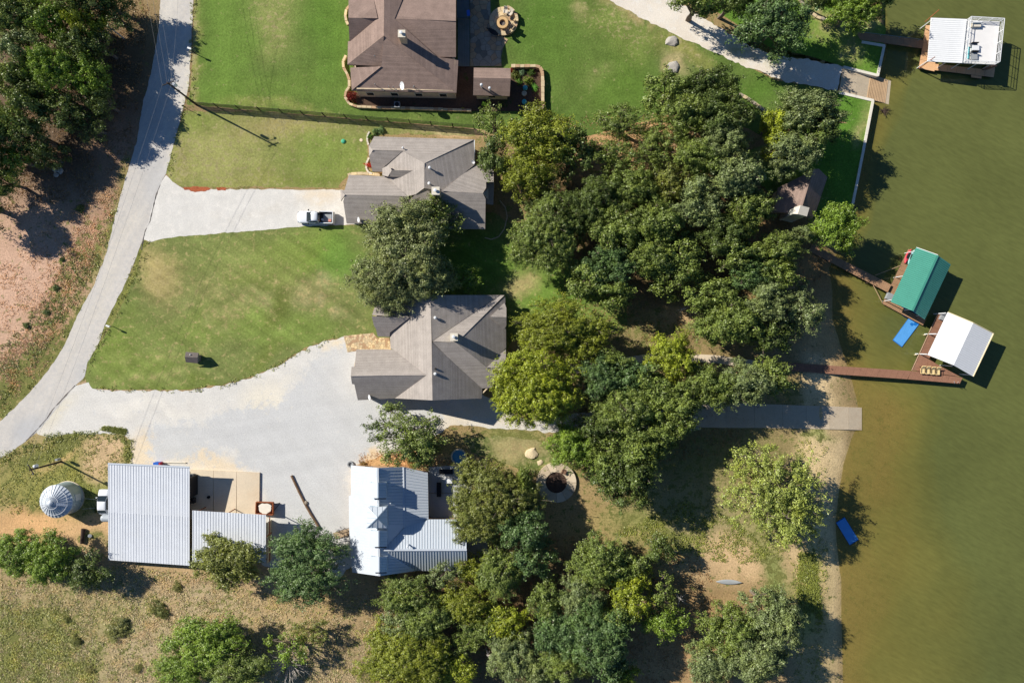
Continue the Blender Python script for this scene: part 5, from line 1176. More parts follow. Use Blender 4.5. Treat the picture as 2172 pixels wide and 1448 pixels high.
lo = tag(obj('log', MB().tube(W(176.5, 1121, .3), W(173, 1152, .3), .3, .26, 10), M_wood, None), 'dark log lying on the orange sand southwest of the barn', 'log')
tag(obj('post_stump', MB().tube(W(190.5, 1136, .05), W(190.5, 1136, .3), .3, .28, 12), M_white, None), 'small white disc shaped stump near the log and the barn', 'stump')
tag(obj('septic_lid', MB().lathe(W(728.5, 300, 0), [(.36, 0), (.36, .12), (.2, .22), (.0005, .24)], 18), mat('green_plastic', C(70, 170, 130), .04, 2, .5), None), 'round green septic lid on the yellowish lawn', 'lid')
tag(obj('septic_lid', MB().lathe(W(766, 297.5, 0), [(.26, 0), (.26, .06), (.0005, .07)], 16), mat('cream_plastic', C(226, 206, 176), .04, 2, .7), None), 'small round cream cover beside the green septic lid', 'lid')
dm = tag(obj('storage_box', MB().box(W(334, 984, .6), (.85, .7, 1.1)), mat('blue_plastic', C(30, 96, 190), .04, 2, .5), None), 'small blue and red drum box standing against the top edge of the barn', 'box')
obj('side_panel', MB().box(W(340, 984, .6), (.3, .66, 1.0)), M_red, None); bpy.data.objects['side_panel'].parent = dm; bpy.data.objects['side_panel'].location = bpy.data.objects['side_panel'].location - dm.location
tag(obj('pipe', MB().tube(W(345, 980, .12), W(394, 981, .12), .09), M_trim, None), 'long pale pipe lying on the tan gravel above the barn', 'pipe')
wr = tag(obj('tyre_planter', MB().lathe(W(744, 984, 0), [(.5, 0), (.56, .15), (.5, .3), (.32, .28), (.3, .05)], 20), M_grayp, None), 'round grey tyre planter at the northwest corner of the metal roofed house', 'planter')
tag(obj('propane_tank', MB().tube(W(222, 1098, .7), W(240, 1098, .7), .62, n=20).ball(W(222, 1098, .7), .62, 1, 20, 10), mat('pale_grey_paint', C(170, 178, 184), .04, 1, .4), None), 'pale grey rounded tank end poking out from the barn behind the car', 'tank')
# canoe
kayak(1546, 1234, -2, 4.2, .8, mat('aluminium_canoe', C(186, 190, 190), .05, 1, .4, metal=.3), 'overturned silver canoe on the bare ground by the lakeside oak', 'canoe', 0, 'canoe')
kayak(1027, 1226, 0, 2.2, .8, mat('sky_blue_plastic', C(90, 180, 224), .05, 1, .5), 'bright blue plastic tub half hidden under the trees south of the metal house', 'tub', 0, 'plastic_tub')

# ---------------------------------------------------------------- grain bin
bi = empty('grain_bin', W(144.5, 1054, 0), 'round galvanised grain bin with ribbed conical roof', 'grain bin')
cb = W(144.5, 1054, 0); RBN = 33.2 / S
prof = [(RBN, 0)]
for i in range(1, 22): prof.append((RBN + (.025 if i % 2 else 0), i * 2.95 / 22))
obj('bin_wall', MB().lathe((cb.x, cb.y, 0), prof + [(RBN, 2.95)], 48), mat('bin_galv', C(168, 184, 190), .06, .7, .45, metal=.3, fine=.04), bi)
obj('foundation', MB().lathe((cb.x, cb.y, 0), [(RBN + .14, 0), (RBN + .14, .12), (RBN, .12)], 40), M_conc, bi)
nS = 28
for i in range(nS):
    a0, a1 = 2 * math.pi * i / nS, 2 * math.pi * (i + 1) / nS; r0 = RBN + .08
    p = [Vector((cb.x + math.cos(a_) * r_, cb.y + math.sin(a_) * r_, z_)) for a_, r_, z_ in ((a0, r0, 2.92), (a1, r0, 2.92), (a1, .32, 4.35), (a0, .32, 4.35))]
    q = MB().slab(p, .03).beam(p[0] + Vector((0, 0, .03)), p[3] + Vector((0, 0, .03)), .05, .09)
    obj('roof_panel', q, M_galv2, bi)
obj('roof_cap', MB().lathe((cb.x, cb.y, 4.32), [(.42, 0), (.42, .12), (.2, .26), (.0005, .32)], 20), M_galv2, bi)
for rr_ in (1.0, 2.05):
    zc = 4.35 - (rr_ - .32) / (RBN - .24) * 1.43 + .1; mb = MB()
    for i in range(40):
        a0, a1 = 2 * math.pi * i / 40, 2 * math.pi * (i + 1) / 40
        mb.tube((cb.x + math.cos(a0) * rr_, cb.y + math.sin(a0) * rr_, zc), (cb.x + math.cos(a1) * rr_, cb.y + math.sin(a1) * rr_, zc), .03, n=5, caps=False)
    obj('roof_ring', mb, M_galv, bi)
for k, (ang, r0, r1) in enumerate([(-12, .9, 2.3), (-4, .9, 1.9)]):
    a_ = math.radians(ang); obj('roof_ladder', MB().beam((cb.x + math.cos(a_) * r0, cb.y + math.sin(a_) * r0, 4.3), (cb.x + math.cos(a_) * r1, cb.y + math.sin(a_) * r1, 3.5), .28, .06), M_galv, bi)
a_ = math.radians(8); obj('access_door', MB().box((cb.x + math.cos(a_) * (RBN + .03), cb.y + math.sin(a_) * (RBN + .03), 1.5), (.06, 1.0, 1.3), a_), M_galv2, bi)
# ---------------------------------------------------------------- utility poles and wires
def upole(base, h, arm_ang, label, xf=None, lean=(0, 0)):
    b = W(*base, 0); root = empty('utility_pole', b, label, 'utility pole', 'utility poles'); t = b + Vector((lean[0], lean[1], h))
    obj('pole', MB().tube(b - Vector((0, 0, .3)), t, .17, .11, 12), M_pole, root)
    d = Vector((math.cos(arm_ang), math.sin(arm_ang), 0))
    obj('crossarm', MB().beam(t - d * .9 - Vector((0, 0, .35)), t + d * .9 - Vector((0, 0, .35)), .1, .12), M_pole, root)
    for s_ in (-.8, 0, .8):
        obj('insulator', MB().lathe(t + d * s_ - Vector((0, 0, .28)), [(.05, 0), (.07, .1), (.03, .2), (.0005, .22)], 8), M_grayp, root)
    if xf: 
        q = t + Vector(xf); obj('transformer', MB().lathe(q - Vector((0, 0, .5)), [(.2, 0), (.24, .05), (.24, .75), (.16, .85), (.0005, .88)], 14), M_galv, root)
    return root, t, d
r1, t1, d1 = upole((418, 223), 9.7, math.radians(20), 'tall dark utility pole beside the chip seal road casting a long shadow', (.35, .3, -1.6))
obj('street_lamp', MB().tube(t1 - Vector((0, 0, 1.1)), t1 + Vector((.95, .55, -.9)), .04).ball(t1 + Vector((1.1, .62, -.95)), .2, .6), M_grayp, r1)
r2, t2, d2_ = upole((130.5, 978.5), 7.4, math.radians(-60), 'utility pole between the grain bin and the road bend', (-.1, .35, -1.4))
obj('meter_box', MB().box(W(123, 974, 1.4), (.4, .3, .9)), M_grayp, r2)
wroot = empty('power_line', (t1.x, t1.y, 0), 'thin overhead power lines crossing the road by the tall pole', 'power line')
def wire(a, b, sag):
    mb = MB(); K = 14; pr_ = None
    for k in range(K + 1):
        t = k / K; p = a.lerp(b, t) - Vector((0, 0, sag * 4 * t * (1 - t)))
        if pr_ is not None: mb.tube(pr_, p, .011, n=4, caps=False)
        pr_ = p
    obj('wire', mb, mat('wire', C(120, 122, 124), .02, 1, .5), wroot)
far = W(296, -60, 9.5) + Vector((0, 6, 0))
for s_ in (-.8, 0, .8): wire(t1 + d1 * s_, far + d1 * s_ * 1.2, .3)
for s_ in (-.8, .8): wire(t1 + d1 * s_ - Vector((0, 0, .1)), t2 + d2_ * s_, 1.0)
wire(t1 - Vector((0, 0, 1)), W(380, -60, 9), .4)
# guy wire cables on the bin
for y0, y1, l in [(1056, 1060, 'upper'), (1079, 1076, 'lower')]:
    tag(obj('cable', MB().tube(W(175, y0, .5), W(212, y1, .3), .03, n=5), M_trim, None), 'thin %s tether cable between the grain bin and the white car' % l, 'cable', 'cables beside the grain bin')
# mailboxes
def mailbox(px, py, label, h=1.35):
    b = W(px, py, 0); r = empty('mailbox', b, label, 'mailbox', 'roadside mailboxes')
    obj('post', MB().tube(b, b + Vector((0, 0, h)), .06, n=6), M_wood, r)
    obj('box', MB().box(b + Vector((-.12, .06, h + .12)), (.62, .26, .26), math.radians(-20)), M_white, r)
mailbox(414, 113.5, 'white mailbox at the edge of the vivid north lawn', 1.6); mailbox(241, 692.5, 'white mailbox between the road and the mown lawn', 1.25)
# sign post with shadow near the fence
pz = W(397, 231, 0); sp_ = empty('marker_post', pz, 'thin marker post in the grass below the tall utility pole', 'post')
obj('post', MB().tube(pz, pz + Vector((0, 0, 1.6)), .04, n=6), M_darkmet, sp_); obj('marker_plate', MB().box(pz + Vector((0, 0, 1.5)), (.35, .05, .35), .5), M_darkmet, sp_)
# ---------------------------------------------------------------- fence between the lawns
fa, fb = (417, 224), (1006, 273); nP = 14
fr = empty('fence', W(*fa, 0), 'long black picket fence between the green lawn and the middle house', 'fence')
FP = [W(*lerp2(fa, fb, i / (nP - 1)), 0) for i in range(nP)]
for p in FP: obj('fence_post', MB().box((p.x, p.y, .95), (.11, .11, 1.9)), M_darkmet, fr)
for a, b in zip(FP[:-1], FP[1:]):
    for z_ in (.2, 1.0, 1.72): obj('rail', MB().beam(a + Vector((0, 0, z_)), b + Vector((0, 0, z_)), .045, .045), M_darkmet, fr)
mb = MB(); A_, B_ = FP[0], FP[-1]; K = 420
for k in range(K):
    p = A_.lerp(B_, (k + .5) / K); mb.box((p.x, p.y, .92), (.026, .026, 1.68))
obj('picket', mb, M_darkmet, fr, kind='stuff')

# ---------------------------------------------------------------- vehicles
def loft(secs, n=12, p=3.2):
    """secs: (x, halfwidth, z0, z1) -> superellipse rings along x"""
    vv = []; fs = []
    for x, w_, z0, z1 in secs:
        for i in range(n):
            t = 2 * math.pi * (i + .5) / n; cx, sx = math.cos(t), math.sin(t)
            vv.append((x, math.copysign(abs(cx) ** (2 / p), cx) * w_, (z0 + z1) / 2 + math.copysign(abs(sx) ** (2 / p), sx) * (z1 - z0) / 2))
    for k in range(len(secs) - 1):
        for i in range(n): fs.append((k * n + i, k * n + (i + 1) % n, (k + 1) * n + (i + 1) % n, (k + 1) * n + i))
    fs.append(tuple(range(n - 1, -1, -1))); fs.append(tuple((len(secs) - 1) * n + i for i in range(n)))
    return vv, fs
class VB:
    def __init__(s, px, py, ang, name, label, cat, z=.8):
        c = W(px, py, z); s.c = Vector((c.x, c.y, 0)); s.a = math.radians(ang); s.root = empty(name, s.c, label, cat)
        s.X = Vector((math.cos(s.a), math.sin(s.a), 0)); s.Y = Vector((-s.X.y, s.X.x, 0)); s.Z = Vector((0, 0, 1))
    def tr(s, v): return s.c + s.X * v[0] + s.Y * v[1] + s.Z * v[2]
    def add(s, name, mb, m, parent=None, smooth=False):
        mb.v = [s.tr(v) for v in mb.v]; return obj(name, mb, m, parent or s.root, smooth)
    def loft(s, name, secs, m, parent=None, n=16, p=3.2, smooth=True):
        vv, fs = loft(secs, n, p); return s.add(name, MB().add(vv, fs), m, parent, smooth)
    def wheels(s, xf, xr, hw, r=.38):
        for x in (xf, xr):
            for sd in (-1, 1):
                w_ = s.add('wheel', MB().tube((x, sd * (hw - .24), r), (x, sd * hw, r), r, n=18), M_black)
                s.add('rim', MB().tube((x, sd * (hw - .02), r), (x, sd * (hw + .01), r), r * .6, n=12), M_galv, w_)
# pickup, nose to the west (local +x = nose)
v = VB(668, 461, 179, 'pickup_truck', 'white single cab pickup truck with open bed parked at the end of the pale driveway', 'pickup truck')
v.loft('body', [(2.78, .62, .45, .75), (2.74, .80, .42, .92), (2.6, .92, .38, 1.02), (2.2, .98, .36, 1.08), (1.2, 1.0, .35, 1.12), (.0, 1.0, .35, 1.12), (-.18, 1.0, .35, 1.12)], M_carw)
v.loft('cab', [(1.22, .78, 1.0, 1.1), (.75, .80, 1.0, 1.52), (.35, .78, 1.0, 1.78), (-.05, .76, 1.0, 1.83), (-.55, .76, 1.0, 1.8), (-.75, .76, 1.0, 1.6), (-.85, .78, 1.0, 1.1)], M_carw, p=4)
def quad(v_, name, pts, m, parent=None): return v_.add(name, MB().add(pts, [(0, 1, 2, 3)]).add([(a, b, c - .02) for a, b, c in pts], [(3, 2, 1, 0)]), m, parent)
quad(v, 'windshield', [(1.26, .78, 1.15), (1.26, -.78, 1.15), (.42, -.66, 1.80), (.42, .66, 1.80)], M_glass)
quad(v, 'rear_window', [(-.68, .62, 1.76), (-.68, -.62, 1.76), (-.92, -.68, 1.25), (-.92, .68, 1.25)], M_glass)
for sd in (-1, 1):
    quad(v, 'side_window', [(.95, sd * .86, 1.16), (-.55, sd * .86, 1.16), (-.5, sd * .80, 1.66), (.4, sd * .80, 1.66)], M_glass)
    mr_ = v.add('mirror', MB().box((.95, sd * 1.1, 1.2), (.14, .24, .2)), M_black)
    v.add('headlight', MB().box((2.66, sd * .68, .82), (.14, .34, .2)), M_glass)
    v.add('bed_wall', MB().box((-1.85, sd * .93, .78), (2.1, .13, .76)), M_carw)
    v.add('taillight', MB().box((-2.92, sd * .9, .85), (.06, .14, .3)), M_red)
v.add('bed_front', MB().box((-.86, 0, .8), (.1, 1.9, .74)), M_black)
v.add('bed_floor', MB().box((-1.85, 0, .62), (2.1, 1.78, .06)), mat('bed_liner', C(60, 60, 62), .1, 2, .7))
v.add('tailgate', MB().box((-2.92, 0, .8), (.1, 1.86, .7)), M_carw); v.add('bumper', MB().box((-3.03, 0, .48), (.14, 1.9, .18)), M_galv); v.add('front_bumper', MB().box((2.8, 0, .5), (.14, 1.7, .2)), M_galv)
v.wheels(1.85, -1.9, 1.0)
q = v.tr((-1.25, .35, .65)); tag(obj('bucket', MB().lathe(q, [(.15, 0), (.18, .38), (.0005, .38)], 12), M_white, None), 'white bucket standing in the bed of the pickup truck', 'bucket')
q = v.tr((-2.0, 0, .66)); tag(obj('cargo_board', MB().box(q, (1.3, 1.3, .06), v.a), M_grayp, None), 'grey board lying flat in the pickup bed', 'board')
q = v.tr((-2.4, .45, .78)); tag(obj('toolbox', MB().box(q, (.4, .4, .2), v.a), mat('salmon_plastic', C(206, 130, 110), .1, 3, .7), None), 'small salmon coloured box in the rear corner of the pickup bed', 'box')
# hatchback half hidden by the barn
v = VB(219.5, 1064, 90, 'hatchback', 'white car parked between the grain bin and the barn', 'car')
v.loft('body', [(2.0, .6, .45, .7), (1.9, .82, .35, .82), (1.2, .92, .3, .95), (0, .93, .3, 1.0), (-1.3, .92, .3, 1.02), (-1.9, .84, .32, .95), (-2.0, .65, .45, .8)], M_carw)
v.loft('cabin', [(1.0, .74, .85, .98), (.45, .76, .85, 1.35), (0, .74, .85, 1.5), (-.9, .74, .85, 1.5), (-1.4, .74, .85, 1.32), (-1.75, .78, .85, 1.0)], M_carw, p=4)
quad(v, 'windshield', [(1.04, .74, 1.02), (1.04, -.74, 1.02), (.26, -.64, 1.5), (.26, .64, 1.5)], M_glass)
quad(v, 'rear_window', [(-1.2, .6, 1.49), (-1.2, -.6, 1.49), (-1.78, -.64, 1.06), (-1.78, .64, 1.06)], M_glass)
for sd in (-1, 1):
    quad(v, 'side_window', [(.8, sd * .86, 1.0), (-1.2, sd * .86, 1.0), (-1.1, sd * .77, 1.36), (.3, sd * .77, 1.36)], M_glass)
    v.add('mirror', MB().box((.75, sd * 1.0, 1.02), (.12, .2, .14)), M_carw); v.add('headlight', MB().box((1.93, sd * .6, .68), (.1, .3, .14)), M_galv)
v.wheels(1.25, -1.25, .92, .32)
# ================================================================ TREES
M_bark = mat('oak_bark', C(120, 108, 96), .2, 2, .95, .02, fine=.15)
M_bare = mat('bare_grey_wood', C(190, 182, 172), .1, 2, .9)
M_leaf = leaf_mat('leaves')
def unit(a): return a / np.maximum(np.linalg.norm(a, axis=-1, keepdims=True), 1e-6)
def leaves_mesh(name, pos, nor, size, rs, rnd):
    n = len(pos)
    t = unit(np.cross(nor, unit(rs.normal(size=(n, 3))))); b = np.cross(nor, t)
    L_ = size * rs.uniform(.7, 1.35, (n, 1)); Wd = L_ * rs.uniform(.5, .75, (n, 1))
    v = np.stack([pos - t * L_ / 2, pos - b * Wd / 2 + nor * L_ * .06, pos + t * L_ / 2, pos + b * Wd / 2 + nor * L_ * .06], 1).reshape(-1, 3)
    me = bpy.data.meshes.new(name)
    me.vertices.add(n * 4); me.vertices.foreach_set('co', v.astype(np.float32).ravel())
    me.loops.add(n * 4); me.loops.foreach_set('vertex_index', np.arange(n * 4, dtype=np.int32))
    me.polygons.add(n); me.polygons.foreach_set('loop_start', np.arange(0, n * 4, 4, dtype=np.int32)); me.polygons.foreach_set('loop_total', np.full(n, 4, np.int32))
    me.update(calc_edges=True)
    at = me.attributes.new('rnd', 'FLOAT', 'FACE'); at.data.foreach_set('value', rnd.astype(np.float32))
    me.materials.append(M_leaf)
    return me
def crown(name, seed, R, Ht, lobes, dens=1.0, leaf=.24, open_=0.0, fine=False):
    """crown of radius R whose top is at Ht; returns the leaf mesh and the trunk mesh with limbs"""
    rs = np.random.RandomState(seed); lob = []
    ex = rs.uniform(.72, 1.16, 11)
    for i in range(lobes):
        f = (i + .5) / lobes; r = math.sqrt(f) * R * .80 * rs.uniform(.8, 1.12); th = i * 2.39996 + rs.uniform(-.5, .5)
        r *= ex[int((th % 6.2831) / 6.2832 * 11)] if f > .35 else 1
        lr = R * rs.uniform(.17, .34) * (1.15 - .3 * f)
        z = Ht * (.80 - .33 * (r / R) ** 2.0) + rs.uniform(-.13, .07) * Ht - lr * .25
        lob.append((np.array([r * math.cos(th), r * math.sin(th), z]), lr))
    P, Nn, Rn = [], [], []
    cl = []
    def clump(c, p, cr_, drj, tone, dn=1.0):
        m = int(rs.uniform(30, 56) * (cr_ / .5) ** 2 * (.24 / leaf) ** 1.5 * dn) + 3
        q = unit(rs.normal(size=(m, 3))) * (rs.uniform(.15, 1, (m, 1)) ** .55) * cr_ * np.array([1.15, 1.15, .7])
        n_ = unit(unit(q) * 1.0 + drj * .6 + np.array([0, 0, .4]) + rs.normal(size=(m, 3)) * .5)
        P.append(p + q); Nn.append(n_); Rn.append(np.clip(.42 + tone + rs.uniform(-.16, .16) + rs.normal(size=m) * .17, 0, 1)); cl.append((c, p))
    for c, lr in lob:
        k = max(5, int((lr / .62) ** 2 * 6.2 * dens))
        dr = unit(rs.normal(size=(k, 3)) + np.array([0, 0, .35])); dr[:, 2] = np.where(dr[:, 2] < -.35, -dr[:, 2], dr[:, 2])
        tone = rs.uniform(-.12, .12)
        for j in range(k):
            if open_ and rs.rand() < open_: continue
            clump(c, c + dr[j] * lr * rs.uniform(.5, 1.25) * np.array([1, 1, .8]), rs.uniform(.26, .60) * (1 if not fine else .8), dr[j], tone)
    # inner mass so that the crown is not hollow, and ragged sprays beyond the outline
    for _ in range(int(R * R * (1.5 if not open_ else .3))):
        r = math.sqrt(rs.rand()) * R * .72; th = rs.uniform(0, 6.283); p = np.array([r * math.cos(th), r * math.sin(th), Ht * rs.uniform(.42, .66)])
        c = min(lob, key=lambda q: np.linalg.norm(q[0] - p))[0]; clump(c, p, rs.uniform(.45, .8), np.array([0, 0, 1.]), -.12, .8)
    for _ in range(int(R * 16)):
        c, lr = lob[rs.randint(len(lob))]
        if np.hypot(c[0], c[1]) < R * .35: continue
        th = math.atan2(c[1], c[0]) + rs.uniform(-1.0, 1.0); L_ = lr * rs.uniform(.9, 1.7)
        dd_ = np.array([math.cos(th), math.sin(th), rs.uniform(-.35, .45)])
        for t in (.75, 1.0):
            m = rs.randint(8, 20); P.append(c + dd_ * L_ * t + rs.normal(size=(m, 3)) * .17); Nn.append(unit(rs.normal(size=(m, 3)) * .7 + np.array([0, 0, .9]))); Rn.append(np.clip(.5 + rs.normal(size=m) * .2, 0, 1))
        cl.append((c, c + dd_ * L_))
    P = np.concatenate(P); Nn = np.concatenate(Nn); Rn = np.concatenate(Rn)
    me = leaves_mesh(name, P, Nn, leaf, rs, Rn)
    tb_ = MB(); fork = Vector((rs.uniform(-.3, .3), rs.uniform(-.3, .3), Ht * .3)); r0 = .035 * Ht + .03 * R
    tb_.tube((0, 0, -.2), fork * .5 + Vector((.08, 0, 0)), r0 * 1.15, r0 * .9, 9, False); tb_.tube(fork * .5 + Vector((.08, 0, 0)), fork, r0 * .9, r0 * .75, 9, False)
    for c, lr in lob:
        c = Vector(c); mid = fork.lerp(c, .5) + Vector((rs.uniform(-.3, .3), rs.uniform(-.3, .3), rs.uniform(-.1, .5)))
        tb_.tube(fork, mid, r0 * .45, r0 * .28, 6, False); tb_.tube(mid, c, r0 * .28, r0 * .12, 6, False)
    for i in rs.permutation(len(cl))[:int(len(cl) * .4)]:
        a, b = cl[i]; tb_.tube(a, b, .05, .02, 4, False)
    tm = bpy.data.meshes.new('trunk'); tm.from_pydata(tb_.v, [], tb_.f); tm.update(); tm.materials.append(M_bark)
    return me, tm, R, Ht
LIB = {}
def lib(kind, size):
    """crown shapes: oak (rounded clumps), open (see-through oak), fine (small leaved, dense), bush"""
    key = (kind, size)
    if key not in LIB:
        R, Ht = {'s': (3.0, 5.0), 'm': (4.6, 7.0), 'l': (6.6, 9.0)}[size]; nl = {'s': 11, 'm': 22, 'l': 38}[size]; out = []
        for k in range({'s': 3, 'm': 4, 'l': 3}[size] if kind in ('oak', 'fine') else 2):
            sd = hash_(kind) * 100 + {'s': 1, 'm': 2, 'l': 3}[size] * 10 + k
            if kind == 'oak': out.append(crown('crown', sd, R, Ht, nl, .86, .21))
            elif kind == 'open': out.append(crown('crown', sd, R, Ht, nl, .8, .20, .5))
            elif kind == 'airy': out.append(crown('crown', sd, R, Ht, nl, .62, .20, .62))
            elif kind == 'fine': out.append(crown('crown', sd, R, Ht, nl + 4, 1.0, .18, 0, True))
        LIB[key] = out
    return LIB[key]
def hash_(s): return sum(ord(c) for c in s) % 89
CNT = {}
def tree(px, py, rx, ry, h, kind, col, label, name='oak_tree', cat='tree', group=None, rot=None):
    R = (rx + ry) / 2 / S; size = 's' if R < 3.7 else ('m' if R < 5.6 else 'l')
    L_ = lib(kind, size); k = CNT.get((kind, size), 0); CNT[(kind, size)] = k + 1
    cm, tm, R0, H0 = L_[k % len(L_)]
    c = W(px, py, h * .62); root = empty(name, (c.x, c.y, float(gz(*PX(c.x, c.y)))), label, cat, group)
    rz = (k * 2.1 + px * .013) if rot is None else rot
    f = 1.1; h = h * (1.28 if px > 1240 else (1.22 if px > 1090 else (.93 if px < 260 and py < 450 else 1.06)))
    root.location = (*W(px, py, h * .62).xy, root.location.z)
    # scale in the frame of the photo, turned inside: use the mean when turned
    root.rotation_euler = (0, 0, 0)
    t = bpy.data.objects.new('trunk', tm); cr_ = bpy.data.objects.new('crown', cm)
    for o in (t, cr_):
        COL.objects.link(o); o.parent = root; o.rotation_euler = (0, 0, rz)
    root.scale = (rx / S / R0 * f, ry / S / R0 * f, h / H0)
    cr_.color = (*col, 1); t.color = (1, 1, 1, 1)
    return root
K = 1.5
D_ = C(78, 92, 44, K); M_ = C(100, 114, 54, K); Y_ = C(112, 120, 40, K); B_ = C(102, 124, 44, K); G_ = C(104, 116, 72, K); Lm = C(128, 138, 66, K); O_ = C(102, 108, 50, K); BG = C(80, 102, 58, K); YB = C(124, 134, 40, K)
